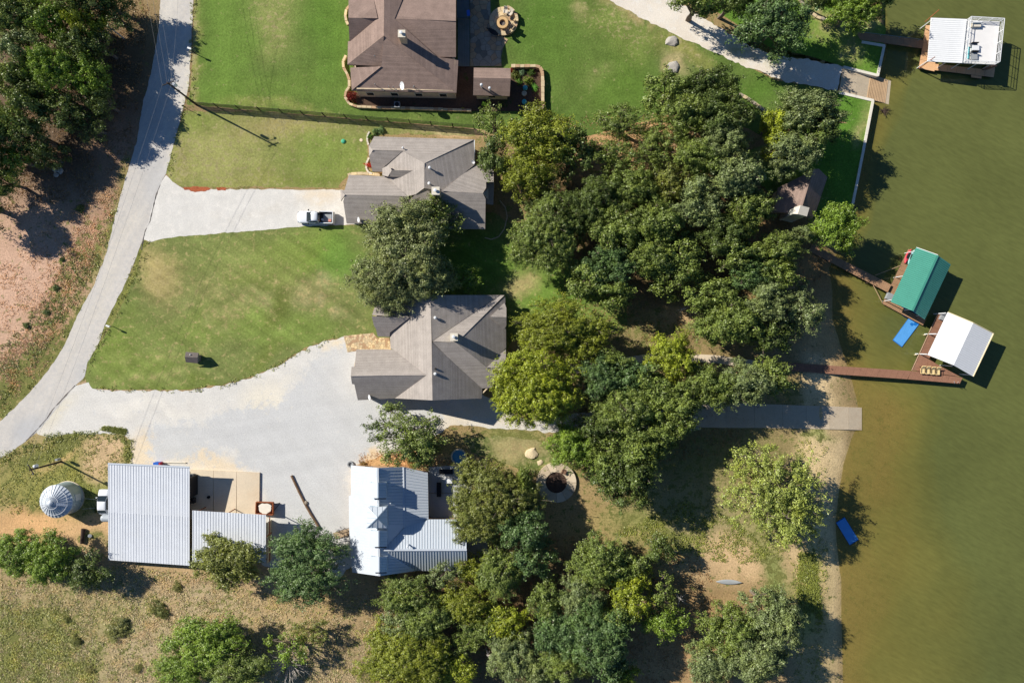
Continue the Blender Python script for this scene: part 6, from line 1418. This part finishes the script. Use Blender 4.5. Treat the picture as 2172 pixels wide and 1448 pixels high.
T = [
 # north-west wood
 (35, 30, 70, 55, 10.5, 'fine', M_, 'broad green tree in the top left corner of the photograph'),
 (112, 42, 45, 50, 10, 'fine', B_, 'bright green tree second from the left corner of the dark wood'),
 (180, 52, 34, 34, 9.5, 'oak', YB, 'small bright olive tree standing alone inside the dark north-west wood'),
 (205, 10, 36, 26, 9, 'open', G_, 'sparse grey branched tree at the top edge of the dark wood'),
 (45, 105, 52, 42, 10, 'oak', G_, 'grey green tree in the upper part of the dark wood'),
 (112, 150, 58, 52, 11, 'fine', B_, 'largest bright green crown in the middle of the dark wood'),
 (188, 165, 36, 42, 10, 'oak', B_, 'bright ragged tree at the east side of the dark wood facing the road'),
 (30, 175, 44, 46, 10, 'oak', M_, 'green tree at the left edge halfway down the dark wood'),
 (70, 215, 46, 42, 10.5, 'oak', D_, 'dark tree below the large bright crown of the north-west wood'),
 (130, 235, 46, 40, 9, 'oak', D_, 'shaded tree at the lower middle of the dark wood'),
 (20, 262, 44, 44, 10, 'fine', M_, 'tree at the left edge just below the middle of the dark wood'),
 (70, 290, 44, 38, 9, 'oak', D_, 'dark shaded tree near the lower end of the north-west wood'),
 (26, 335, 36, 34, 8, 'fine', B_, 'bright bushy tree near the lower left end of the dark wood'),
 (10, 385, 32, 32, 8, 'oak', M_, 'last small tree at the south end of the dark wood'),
 (236, 30, 46, 40, 7.5, 'open', D_, 'thin dark tree by the wires at the north end of the road'),
 (212, 98, 30, 36, 8, 'open', D_, 'small thin tree on the bank shading the road at the top'),
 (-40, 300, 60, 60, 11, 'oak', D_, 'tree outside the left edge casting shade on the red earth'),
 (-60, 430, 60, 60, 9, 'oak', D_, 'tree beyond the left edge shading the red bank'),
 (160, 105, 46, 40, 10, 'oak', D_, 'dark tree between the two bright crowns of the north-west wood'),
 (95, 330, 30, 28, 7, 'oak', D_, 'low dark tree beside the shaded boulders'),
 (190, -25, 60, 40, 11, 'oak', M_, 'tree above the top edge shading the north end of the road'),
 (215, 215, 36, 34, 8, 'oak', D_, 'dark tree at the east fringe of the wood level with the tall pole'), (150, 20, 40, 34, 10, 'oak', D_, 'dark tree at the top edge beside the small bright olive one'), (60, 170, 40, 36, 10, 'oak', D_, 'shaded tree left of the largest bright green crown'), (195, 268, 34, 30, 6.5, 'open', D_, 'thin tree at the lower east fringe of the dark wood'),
 # central woods
 (1047, 262, 40, 38, 7, 'open', M_, 'ragged oak between the black fence end and the middle house'), (1050, 340, 38, 50, 7.5, 'oak', D_, 'narrow dark oak at the east wall of the middle house'),
 (1150, 292, 80, 60, 9, 'fine', Y_, 'large yellowish crown below the walled garden'), (1122, 372, 62, 50, 8, 'fine', Y_, 'yellow green tree just east of the middle house'),
 (1215, 330, 44, 50, 8, 'oak', D_, 'dark oak on the right side of the large yellowish crown'),
 (1325, 262, 70, 40, 6.5, 'open', M_, 'spreading see-through oak over orange soil on its north side'), (1300, 338, 70, 44, 6.8, 'open', M_, 'see-through oak over orange soil on its south side'), (1400, 312, 56, 46, 6.8, 'open', M_, 'loose oak crown with orange ground showing at its right end'),
 (1415, 190, 48, 42, 7, 'oak', M_, 'green oak just below the broad grey boulder'), (1500, 190, 66, 44, 7.5, 'oak', D_, 'dark oak at the north edge of the woods facing the lawn'), (1535, 245, 64, 50, 9, 'oak', D_, 'deep green oak at the north-east shoulder of the woods'), (1455, 245, 56, 44, 8, 'oak', M_, 'mid green oak behind the north edge of the woods'),
 (1530, 305, 56, 44, 8.5, 'oak', G_, 'grey green oak left of the small yellow tree'), (1640, 262, 28, 34, 6.5, 'oak', YB, 'small yellow crown left of the big grey green oak by the seawall'), (1650, 310, 30, 36, 6.5, 'oak', YB, 'lower small yellow crown touching the oaks above the cottage'),
 (1712, 236, 70, 46, 8.5, 'oak', G_, 'wide grey green oak on the lawn beside the long seawall'), (1740, 278, 44, 40, 7.5, 'oak', D_, 'dark oak reaching toward the seawall'), (1680, 325, 56, 46, 8, 'oak', G_, 'grey green oak leaning over the roof of the lake cottage'), 
 (1560, 370, 62, 56, 9, 'oak', G_, 'pale grey green oak with bare twigs in the middle of the woods'), (1480, 340, 52, 46, 8.5, 'oak', M_, 'oak just left of the pale twiggy one in the central woods'),
 (1275, 420, 56, 44, 8, 'fine', D_, 'dark oak above the small clearing with the gravel ring'), (1345, 400, 58, 42, 8, 'oak', M_, 'oak over the middle of the central woods, north row'), (1420, 395, 46, 44, 8, 'fine', O_, 'brownish olive crown in the heart of the central woods'), 
 (1160, 500, 72, 78, 8.5, 'fine', M_, 'big dark green tree at the west end of the central woods beside the lawn'), (1228, 450, 46, 52, 8, 'fine', D_, 'tree squeezed behind the big dark green one at the west end'),
 (1310, 480, 60, 54, 8.5, 'oak', M_, 'oak in the second row of the central woods'), (1395, 470, 56, 50, 8.5, 'oak', M_, 'bright topped oak at the centre of the woods'), (1480, 430, 62, 52, 9, 'oak', G_, 'tall grey green oak right of the woods centre'), (1585, 445, 50, 50, 8, 'oak', M_, 'oak directly left of the lake cottage'),
 (1290, 560, 58, 44, 8, 'oak', BG, 'blue green oak at the south-west side of the central woods'), (1248, 590, 50, 46, 7, 'oak', M_, 'small oak jutting over the lawn at the south-west corner of the woods'), (1375, 545, 58, 44, 8, 'oak', M_, 'oak with dead sticks above the dark clearing'), (1440, 530, 50, 46, 8, 'oak', M_, 'sunlit oak above the shaded lawn clearing'), (1430, 585, 54, 36, 7.5, 'oak', M_, 'low oak at the top right of the shaded clearing'),
 (1530, 500, 56, 44, 8.5, 'oak', D_, 'dark oak between the centre and the cottage'), (1640, 532, 62, 36, 8, 'oak', M_, 'oak spreading below the cottage toward the walkway'), (1698, 498, 32, 20, 6.0, 'oak', G_, 'small oak just below the cottage chimney hood'),
 (1772, 484, 53, 53, 6.8, 'oak', B_, 'round bright green tree standing at the water between cottage and walkway'),
 (1590, 585, 50, 36, 7.5, 'fine', BG, 'smooth green crown over the dark gap west of the shore'), (1500, 620, 56, 40, 7.5, 'oak', M_, 'oak at the north side of the concrete footpath'), (1555, 680, 62, 54, 8, 'oak', M_, 'large oak north of the footpath'), (1625, 640, 56, 42, 8, 'oak', G_, 'pale grey green oak beside the dead white branches'), (1700, 660, 52, 52, 6.5, 'open', G_, 'oak with bleached dead branches on the shore above the pier'), (1630, 710, 52, 40, 7.5, 'oak', D_, 'dark oak at the shore end of the footpath'), (1500, 700, 40, 36, 7, 'oak', M_, 'small oak touching the north edge of the footpath'),
 # middle south
 (1195, 700, 96, 58, 8, 'fine', Y_, 'wide yellow olive tree directly above the bright yellow one'), (1132, 828, 92, 82, 9.5, 'fine', YB, 'large bright yellow green tree touching the east end of the south house'), (1426, 756, 52, 50, 7.5, 'fine', YB, 'vivid yellow tree standing over the footpath'),
 (1275, 800, 52, 50, 7.5, 'fine', BG, 'blue green tree right of the large bright yellow one'), (1345, 800, 46, 42, 7.5, 'fine', BG, 'blue green tree left of the vivid yellow one'), (1330, 870, 70, 54, 8.5, 'fine', M_, 'broad green crown over the buried drive'), (1430, 850, 60, 54, 8.5, 'oak', M_, 'oak over the west end of the long boat ramp'), (1500, 820, 56, 46, 8, 'oak', M_, 'oak at the bend of the footpath, south side'), (1580, 815, 60, 46, 8, 'oak', G_, 'grey green oak between pier and boat ramp'), (1630, 800, 40, 40, 7, 'oak', M_, 'easternmost oak between the pier and the boat ramp'),
 (1265, 905, 44, 40, 7.5, 'fine', D_, 'dark tree above the olive tree of the fire ring'), (1210, 945, 56, 48, 7, 'fine', B_, 'bright olive tree above the round concrete ring'), (1370, 930, 60, 44, 8, 'oak', M_, 'oak on the south bank of the boat ramp drive'), (1430, 905, 46, 34, 7.5, 'oak', M_, 'small oak with branches over the boat ramp'), (1325, 1010, 66, 60, 9, 'oak', D_, 'deep green oak right of the round concrete ring'), (1350, 965, 50, 40, 8.5, 'oak', M_, 'oak joined to the top of the deep green one'), (1245, 990, 26, 20, 4, 'open', M_, 'thin low tree between the ring and the deep green oak'),
 (1650, 1050, 92, 100, 8.6, 'airy', Lm, 'large pale lime tree leaning over the shallow water'), (1605, 980, 54, 40, 7.5, 'airy', Lm, 'upper left part crown of pale lime leaves by the shore'), (1672, 1110, 66, 50, 7.5, 'airy', Lm, 'lower pale lime crown above the blue mat'),
 (868, 930, 78, 58, 7.5, 'open', M_, 'sparse oak with crooked visible limbs beside the gravel yard'), (893, 955, 36, 36, 6.5, 'oak', D_, 'denser dark oak between the sparse oak and the hot tub'), (815, 905, 40, 34, 6.5, 'open', D_, 'leafy limb of oak reaching over the grey gravel'),
 (1042, 1052, 84, 74, 8.5, 'fine', O_, 'big olive oak overhanging the east patio of the metal roofed house'), (1010, 1105, 60, 44, 8, 'fine', O_, 'lower olive crown against the metal roof corner'), (1112, 1118, 56, 50, 7.5, 'oak', BG, 'blue green oak right of the big olive oak'), (1112, 1030, 22, 40, 6.5, 'fine', M_, 'narrow green crown left of the round concrete ring'),
 (860, 480, 84, 58, 10, 'fine', C(110, 118, 74, K), 'top crown of the great oak spreading onto the garage roof'), (856, 556, 98, 90, 10.5, 'fine', C(110, 118, 74, K), 'great oak in the lawn between the two grey roofed houses'), (820, 620, 60, 44, 9, 'fine', C(110, 118, 74, K), 'lower crown of the great oak above the south house'), (915, 460, 50, 46, 8.5, 'fine', M_, 'upper right crown of the great oak over the south slope'), (905, 590, 56, 50, 9.5, 'fine', C(110, 118, 74, K), 'lower right crown of the great oak'),
 (982, 590, 42, 30, 5, 'open', B_, 'small vivid green tree in shade north of the south house'),
 # south
 (485, 1190, 78, 56, 6.5, 'oak', O_, 'olive oak leaning on the lower corner of the lean-to roof'), (655, 1165, 74, 52, 7.5, 'fine', BG, 'blue green tree between the lean-to and the metal roofed house, upper crown'), (650, 1235, 80, 50, 7.5, 'fine', BG, 'blue green tree on the dry slope, lower crown'),
 (35, 1170, 60, 50, 5.5, 'fine', B_, 'bright feathery tree at the left edge below the orange sand'), (105, 1185, 56, 56, 6, 'fine', B_, 'feathery green tree in the middle of the row below the sand'), (180, 1212, 50, 42, 5.5, 'fine', D_, 'dark feathery tree at the barn end of the row'),
 (440, 1360, 84, 54, 6, 'fine', B_, 'bright green tree of the bottom thicket, upper crown'), (385, 1420, 66, 44, 5, 'fine', B_, 'green bushy tree at the bottom edge in the dry field'), (500, 1420, 70, 46, 6, 'fine', M_, 'dark green tree at the bottom edge right of the bright one'), (612, 1375, 44, 36, 5, 'open', B_, 'small olive tree above the dead grey bush'), (660, 1340, 40, 28, 4, 'open', O_, 'thin twiggy tree on the dry slope'),
 (860, 1262, 56, 44, 7, 'fine', M_, 'green tree just south of the metal roofed house'), (905, 1310, 56, 46, 7, 'fine', M_, 'green tree behind the yellow bush crown'), (850, 1320, 40, 40, 6.5, 'fine', G_, 'pale thin leaved tree on the slope left side'), (865, 1395, 90, 70, 7.5, 'fine', Y_, 'large yellow green tree at the bottom edge of the photograph'), (942, 1222, 38, 32, 6.5, 'open', G_, 'grey green tree by the south wall of the metal house'), (1000, 1205, 38, 28, 6, 'fine', Y_, 'small yellow crown at the south-east corner of the metal house'), (985, 1280, 54, 46, 6.5, 'fine', Y_, 'yellow olive tree below the blue plastic tub'), (1062, 1215, 50, 60, 7.5, 'fine', M_, 'tall green tree east of the blue plastic tub'), (1075, 1320, 44, 40, 6, 'fine', YB, 'vivid green tree in the middle of the southern trees'),
 (960, 1420, 50, 44, 5.5, 'fine', YB, 'vivid lime tree at the bottom edge left of a dead snag'), (1085, 1395, 56, 60, 6.5, 'fine', G_, 'dusty grey green tree at the bottom edge'), (975, 1365, 34, 30, 5, 'open', M_, 'small dark tree by the dead snag'),
 (1270, 1185, 58, 50, 7, 'fine', M_, 'green tree at the north end of the southern trees'), (1325, 1205, 50, 44, 6.5, 'fine', M_, 'second green tree at the north end of the southern trees'), (1340, 1262, 50, 52, 7, 'open', YB, 'tree with yellow leaves turning in the southern trees'), (1235, 1270, 54, 50, 7, 'fine', G_, 'grey green tree left of the yellow leaved one'), (1180, 1340, 50, 54, 7.5, 'oak', BG, 'blue green oak at the left of the large southern oak'), (1260, 1350, 80, 70, 8.5, 'oak', BG, 'large blue green oak in the southern trees'), (1200, 1405, 60, 44, 7, 'fine', M_, 'green tree at the bottom edge below the large oak'), (1290, 1405, 46, 40, 6.5, 'oak', BG, 'lower right crown of the large southern oak'), (1410, 1320, 48, 34, 5.5, 'fine', B_, 'olive tree on bare ground right of the large southern oak'), (1400, 1250, 36, 40, 5.5, 'open', M_, 'thin tree in the shade west of the silver canoe'), (1395, 1165, 34, 34, 5, 'oak', D_, 'small dark tree casting shade north of the southern trees'),
 (1618, 1278, 46, 38, 6.5, 'open', G_, 'oak beside the silver canoe'), (1650, 1310, 52, 54, 7, 'oak', G_, 'grey green oak nearest the beach at the bottom'), (1545, 1340, 60, 46, 7, 'oak', M_, 'oak at the centre of the bottom shore group'), (1600, 1390, 66, 54, 7.5, 'oak', G_, 'large pale oak of the bottom shore group'), (1510, 1410, 54, 50, 6.5, 'oak', G_, 'leftmost oak of the bottom shore group'), (1540, 1300, 30, 26, 5, 'oak', M_, 'small oak at the top left of the bottom shore group'), (1320, 1430, 34, 26, 5, 'fine', B_, 'bright small tree at the bottom edge of the southern trees'),
 (1255, 1220, 40, 36, 6, 'fine', M_, 'green tree filling the west side of the north end of the southern trees'), (1160, 1270, 40, 44, 6.5, 'fine', M_, 'green tree between the tall green one and the large blue green oak'), (1130, 1190, 44, 34, 6.5, 'oak', BG, 'blue green tree below the oak right of the big olive oak'),
 (905, 1370, 44, 40, 6, 'fine', M_, 'green tree right of the large yellow green one'), (1015, 1330, 44, 36, 6, 'fine', M_, 'green tree left of the vivid one in the southern trees'), (1140, 1425, 44, 34, 6, 'fine', G_, 'grey green tree at the bottom edge beside the dusty one'), (1300, 1310, 46, 44, 7, 'oak', M_, 'oak between the yellow leaved tree and the large oak'), (820, 1360, 40, 40, 5.5, 'fine', Y_, 'yellow green bushy tree facing the dry field'),
 (1300, 770, 44, 30, 7, 'fine', M_, 'green tree just below the footpath bend'), (1390, 815, 46, 44, 8, 'oak', M_, 'oak filling the grove below the vivid yellow tree'), (1280, 960, 44, 40, 8, 'oak', M_, 'oak on the left shoulder of the deep green one'), (1300, 620, 50, 34, 7, 'oak', M_, 'oak overhanging the lawn beside the dark clearing'), (1640, 585, 46, 34, 7.5, 'oak', M_, 'oak north of the pale one with dead branches'), (1570, 545, 50, 40, 8, 'oak', M_, 'oak above the dark gap west of the shore'),
 # north-east
 (1640, 50, 76, 62, 8, 'oak', BG, 'big round blue green oak beside the pale driveway'), (1480, 8, 64, 30, 7, 'oak', M_, 'oak at the top edge over the pale driveway'), (1550, 0, 50, 30, 7.5, 'oak', D_, 'dark oak at the top edge left of the round one'), (1810, 22, 58, 42, 6.5, 'fine', B_, 'bright tree on the north shore left of the white boathouse'), (1850, -10, 50, 34, 7, 'oak', M_, 'tree at the top edge overhanging the lake'), (1740, -10, 40, 30, 6, 'oak', D_, 'oak at the top edge above the curved stone edging'),
]
for t in T: tree(*t[:7], t[7])
# bare and dead things
def dead(px, py, R, h, label, n=26, seed=1, name='dead_tree', cat='dead tree'):
    rs = random.Random(seed); c = W(px, py, h); root = empty(name, (c.x, c.y, max(WZ - .15, float(gz(*PX(c.x, c.y))))), label, cat); b = Vector((c.x, c.y, root.location.z)); mb = MB()
    fork = b + Vector((0, 0, h * .35))
    obj('trunk', MB().tube(b, fork, .14, .1, 7), M_bare, root)
    for i in range(n):
        a = rs.uniform(0, 6.28); d = Vector((math.cos(a), math.sin(a), rs.uniform(.1, 1.0))); p = fork; r = .07; L_ = R * rs.uniform(.22, .36)
        for k in range(4):
            q = p + d * L_; mb.tube(p, q, r, r * .65, 5, False)
            if k: 
                s_ = (d + Vector((rs.uniform(-1, 1), rs.uniform(-1, 1), rs.uniform(-.3, .5)))).normalized(); mb.tube(q, q + s_ * L_ * .8, r * .5, r * .2, 4, False)
            d = (d + Vector((rs.uniform(-.35, .35), rs.uniform(-.35, .35), rs.uniform(-.2, .25)))).normalized(); p = q; r *= .65; L_ *= .85
    obj('branches', mb, M_wood if 'brush' in name else M_bare, root)
dead(1700, 655, 2.6, 8.2, 'bleached dead branches sticking out of the oak above the pier', 12, 2)
dead(607, 1415, 3.2, 2.8, 'dead grey bush lying on the dry slope at the bottom', 60, 3, 'dead_bush', 'dead bush')
dead(1032, 1405, 1.6, 4, 'leaning dead snag among the trees at the bottom edge', 6, 4)
dead(1556, 362, 1.6, 9.6, 'bare white twigs on top of the pale oak in the central woods', 7, 5)
dead(1275, 365, 1.4, 7.5, 'bare branches at the dark gap above the small clearing', 6, 6)
dead(1455, 655, 1.0, 3, 'small bare sapling on the tan soil by the footpath', 6, 8)
dead(1884, 230, 1.0, .35, 'pile of dead brush in the shallow water below the plank ramp', 30, 9, 'brush_pile', 'dead brush')
dead(1500, 330, 1.3, 9.5, 'grey twigs poking out of the oak left of the small yellow crown', 6, 12)
dead(1395, 575, 1.2, 9, 'grey dead sticks above the dark clearing', 6, 13)
dead(1360, 860, 1.2, 10.5, 'grey twigs on top of the grove over the buried drive', 6, 14)
dead(186, 22, 1.6, 9.5, 'bare pale branches at the top edge of the dark wood', 8, 15)
dead(1455, 1290, 1.2, 6, 'small bare grey limbs in the southern trees near the canoe', 6, 16)
# shrubs
def shrub(px, py, rx, ry, h, col, label, kind='fine', group=None, name='shrub'):
    R0, H0 = 3.0, 5.0; L_ = lib(kind, 's'); k = CNT.get('sh', 0); CNT['sh'] = k + 1; cm = L_[k % len(L_)][0]
    z = float(gz(px, py)); c = W(px, py, z + h * .5); root = empty(name, (c.x, c.y, z), label, 'shrub', group)
    o = bpy.data.objects.new('foliage', cm); COL.objects.link(o); o.parent = root; o.rotation_euler = (0, 0, k * 1.3); o.location = (0, 0, -2.4 * h / 2.6)
    o.scale = (rx / S / R0, ry / S / R0, h / 2.6); o.color = (*col, 1)
    obj('stem', MB().tube(root.location, root.location + Vector((0, 0, h * .5)), .05), M_bark, root)
SH = [
 (745, 204, 13, 13, 1.6, C(150, 60, 50), 'reddish shrub at the southwest corner of the brown roofed house'), (783, 350, 5, 11, .6, C(200, 70, 50), 'red flowering bed beside the middle house west wing'),
 (796, 278, 8, 9, .8, C(120, 150, 90), 'left tropical plant at the north corner of the middle house'), (807, 275, 9, 9, .8, C(140, 170, 110), 'pale topped plant at the north corner of the middle house'), (785, 290, 5, 8, .6, C(100, 140, 60), 'low green plant inside the pale kerb by the middle house'),
 (1127, 153, 9, 9, 1.0, C(90, 120, 50), 'clipped dark ball shrub at the top of the walled garden'), (1120, 170, 11, 12, 1.1, C(130, 150, 60), 'larger clipped light ball shrub in the walled garden'), (1107, 152, 7, 8, .7, C(130, 160, 120), 'pale sage plant by the top wall of the walled garden'),
 (1093, 158, 11, 12, .9, C(110, 120, 50), 'olive shrub nearest the stone outbuilding in the garden'), (1101, 173, 9, 7, .6, C(110, 150, 50), 'lime green perennial clump in the middle of the walled garden'), (1134, 185, 7, 12, .6, C(110, 170, 60), 'fresh green plants along the east wall of the garden'), (1086, 147, 5, 6, .7, C(190, 80, 50), 'orange red plant at the outbuilding corner'),
 (1028, 220, 8, 7, 1.0, C(100, 140, 50), 'small green shrub below the stone outbuilding'), (981, 233, 6, 5, .6, C(150, 160, 60), 'yellowish plant on the shaded stone border'),
 (335, 1296, 26, 17, 1.2, C(128, 134, 74), 'largest round shrub alone in the dry field south of the barn'), (247, 1336, 32, 26, 1.1, C(140, 142, 80), 'loose greyish shrub with twigs in the dry field'), (160, 1358, 14, 12, .7, C(128, 132, 72), 'small shrub in the dry field to the left'), (262, 1322, 14, 13, .8, C(100, 112, 66), 'dark little bush beside the loose greyish shrub'), (375, 1245, 14, 12, .6, C(140, 140, 76), 'little yellowish tuft below the barn roof'), (190, 1420, 14, 10, .5, C(140, 136, 80), 'small dry bush near the bottom left of the field'), (292, 1418, 12, 10, .5, C(130, 132, 74), 'small bush beside the bottom thicket in the dry field'), (142, 1314, 10, 9, .5, C(120, 126, 70), 'tiny grey green bush in the upper left of the dry field'),
 (168, 441, 12, 9, .8, C(96, 116, 60), 'lone green shrub on the red bank west of the road'), (130, 550, 6, 6, .5, C(90, 116, 56), 'tiny green bush on the red bank left of the drive'), (98, 662, 9, 8, .5, C(100, 120, 62), 'small green bush low on the red bank'), (55, 690, 8, 8, .5, C(96, 116, 58), 'small bush near the left edge of the red bank'), (118, 610, 9, 8, .5, C(96, 116, 58), 'small bush in the middle of the red bank'),
 (205, 1080, 10, 8, .7, C(110, 126, 60), 'low bush between the grain bin shadow and the barn'), (870, 984, 20, 8, .5, C(190, 150, 90), 'dry golden bush under the sparse oak'), (770, 984, 8, 6, .5, C(160, 130, 80), 'small dry clump by the metal house north wall'),
]
for s in SH: shrub(*s)

# ---------------------------------------------------------------- weeds, tufts and rough grass (nobody could count them)
def tufts(name, label, regions, cols, size, seed, blades=5, hgt=.22):
    rs = np.random.RandomState(seed); P = []
    for (poly, n) in regions:
        xs_ = [p[0] for p in poly]; ys_ = [p[1] for p in poly]; x = rs.uniform(min(xs_), max(xs_), n * 3); y = rs.uniform(min(ys_), max(ys_), n * 3)
        m = inside(poly, x, y)
        nn = np.array([noise.noise((a * .03, b * .03, seed)) for a, b in zip(x[m], y[m])]); keepp = rs.uniform(-.5, .5, nn.size) < nn * 1.6 + .15
        P.append(np.column_stack([x[m][keepp], y[m][keepp]])[:n])
    P = np.concatenate(P); n = len(P); z = gz(P[:, 0], P[:, 1]); k = (H - z) / H / S
    base_ = np.column_stack([(P[:, 0] - 1086) * k, (724 - P[:, 1]) * k, z])
    pos = np.repeat(base_, blades, 0) + rs.normal(size=(n * blades, 3)) * np.array([.16, .16, 0]) * size + np.array([0, 0, 1]) * rs.uniform(.02, hgt, (n * blades, 1))
    nor = unit(rs.normal(size=(n * blades, 3)) * .8 + np.array([0, 0, .9]))
    me = leaves_mesh(name, pos, nor, .2 * size, rs, np.repeat(rs.uniform(.2, .8, n), blades))
    me.materials.clear(); me.materials.append(M_leaf)
    o = bpy.data.objects.new(name, me); COL.objects.link(o); o.color = (*cols, 1); tag(o, label=label, kind='stuff')
verge = [((258, 385), 0)]
rightv = [[(405, -5), (418, -5), (414, 190), (400, 225), (372, 320), (362, 385), (345, 388), (368, 300), (384, 240), (400, 180)], [(300, 515), (322, 512), (300, 590), (262, 650), (190, 790), (176, 792), (210, 720), (262, 605), (286, 548)]]
leftv = [[(285, 300), (270, 366), (250, 437), (225, 539), (163, 672), (108, 778), (33, 862), (0, 894), (0, 870), (70, 800), (140, 690), (200, 550), (235, 430), (262, 330)]]
lots = [[(186, 818), (250, 822), (400, 823), (470, 812), (590, 770), (650, 733), (705, 712), (720, 722), (640, 752), (540, 806), (480, 824), (400, 833), (250, 832), (190, 826)], [(0, 968), (33, 950), (90, 922), (150, 915), (262, 915), (285, 935), (282, 985), (268, 985), (262, 930), (150, 930), (60, 960), (0, 985)], [(220, 905), (270, 912), (265, 918), (215, 910)]]
tufts('weeds', 'green weeds along the edges of the road and gravel yard', [(p, 420) for p in rightv] + [(p, 900) for p in leftv] + [(p, 520) for p in lots], C(140, 146, 76), .9, 1, 6, .14)
field = [(0, 1225), (130, 1235), (240, 1200), (400, 1215), (570, 1260), (800, 1260), (810, 1448), (0, 1448)]
tufts('dry_grass', 'tufts of dry grass covering the rough south-west field', [(field, 15000)], C(190, 174, 138, 1.2), .7, 2, 4, .10)
tufts('rough_grass', 'greenish rough grass on the bottom left of the field', [([(0, 1280), (140, 1290), (200, 1380), (210, 1448), (0, 1448)], 3800), (field, 2500)], C(158, 160, 96, 1.2), .85, 3, 5, .14)
bank = [(0, 560), (60, 520), (100, 470), (180, 430), (262, 400), (225, 520), (160, 660), (100, 780), (0, 880)]
tufts('scrub', 'brown and green scrub over the red bank west of the road', [(bank, 2400), ([(180, 400), (262, 390), (215, 540), (150, 660), (60, 800), (0, 870), (0, 760), (90, 650), (160, 500)], 3000)], C(196, 162, 126, 1.15), .75, 4, 4, .1)
tufts('scrub', 'green weeds dotted over the lower part of the red bank', [([(150, 520), (215, 540), (150, 660), (60, 800), (0, 870), (0, 740), (90, 640)], 1500)], C(120, 128, 70, 1.1), .9, 5, 5, .14)
under = [(800, 1230), (1000, 1250), (1180, 1130), (1500, 1180), (1560, 1448), (800, 1448)]
tufts('leaf_litter', 'brown leaf litter under the southern trees', [(under, 6000), ([(1080, 250), (1500, 240), (1750, 560), (1700, 720), (1250, 730), (1150, 560)], 6000), ([(1200, 790), (1640, 800), (1560, 960), (1250, 1000)], 2500), ([(150, 0), (320, 0), (280, 320), (180, 420), (0, 450), (0, 380)], 4000)], C(150, 118, 80), .9, 6, 3, .06)
yard = [(0, 960), (150, 925), (270, 930), (275, 985), (228, 990), (228, 1090), (0, 1090)]
tufts('rough_grass', 'rough grass around the grain bin', [(yard, 1300)], C(150, 152, 80, 1.1), .8, 7, 5, .1)
shore_ = [(1690, 930), (1760, 930), (1745, 1060), (1760, 1200), (1740, 1448), (1690, 1448), (1680, 1200), (1640, 1180), (1600, 1140), (1680, 1100)]
tufts('shore_grass', 'green plants scattered on the sandy shore', [([(1695, 1170), (1730, 1175), (1745, 1320), (1720, 1330), (1690, 1270)], 1400), (shore_, 900), ([(1450, 1060), (1560, 1100), (1640, 1180), (1560, 1200), (1300, 1130)], 1500)], C(138, 146, 66), .9, 8, 5, .14)
tufts('pebbles_of_leaves', 'fallen dead leaves on the gravel under the oaks', [([(760, 960), (960, 950), (960, 990), (760, 990)], 500)], C(170, 124, 78), .8, 9, 3, .04)
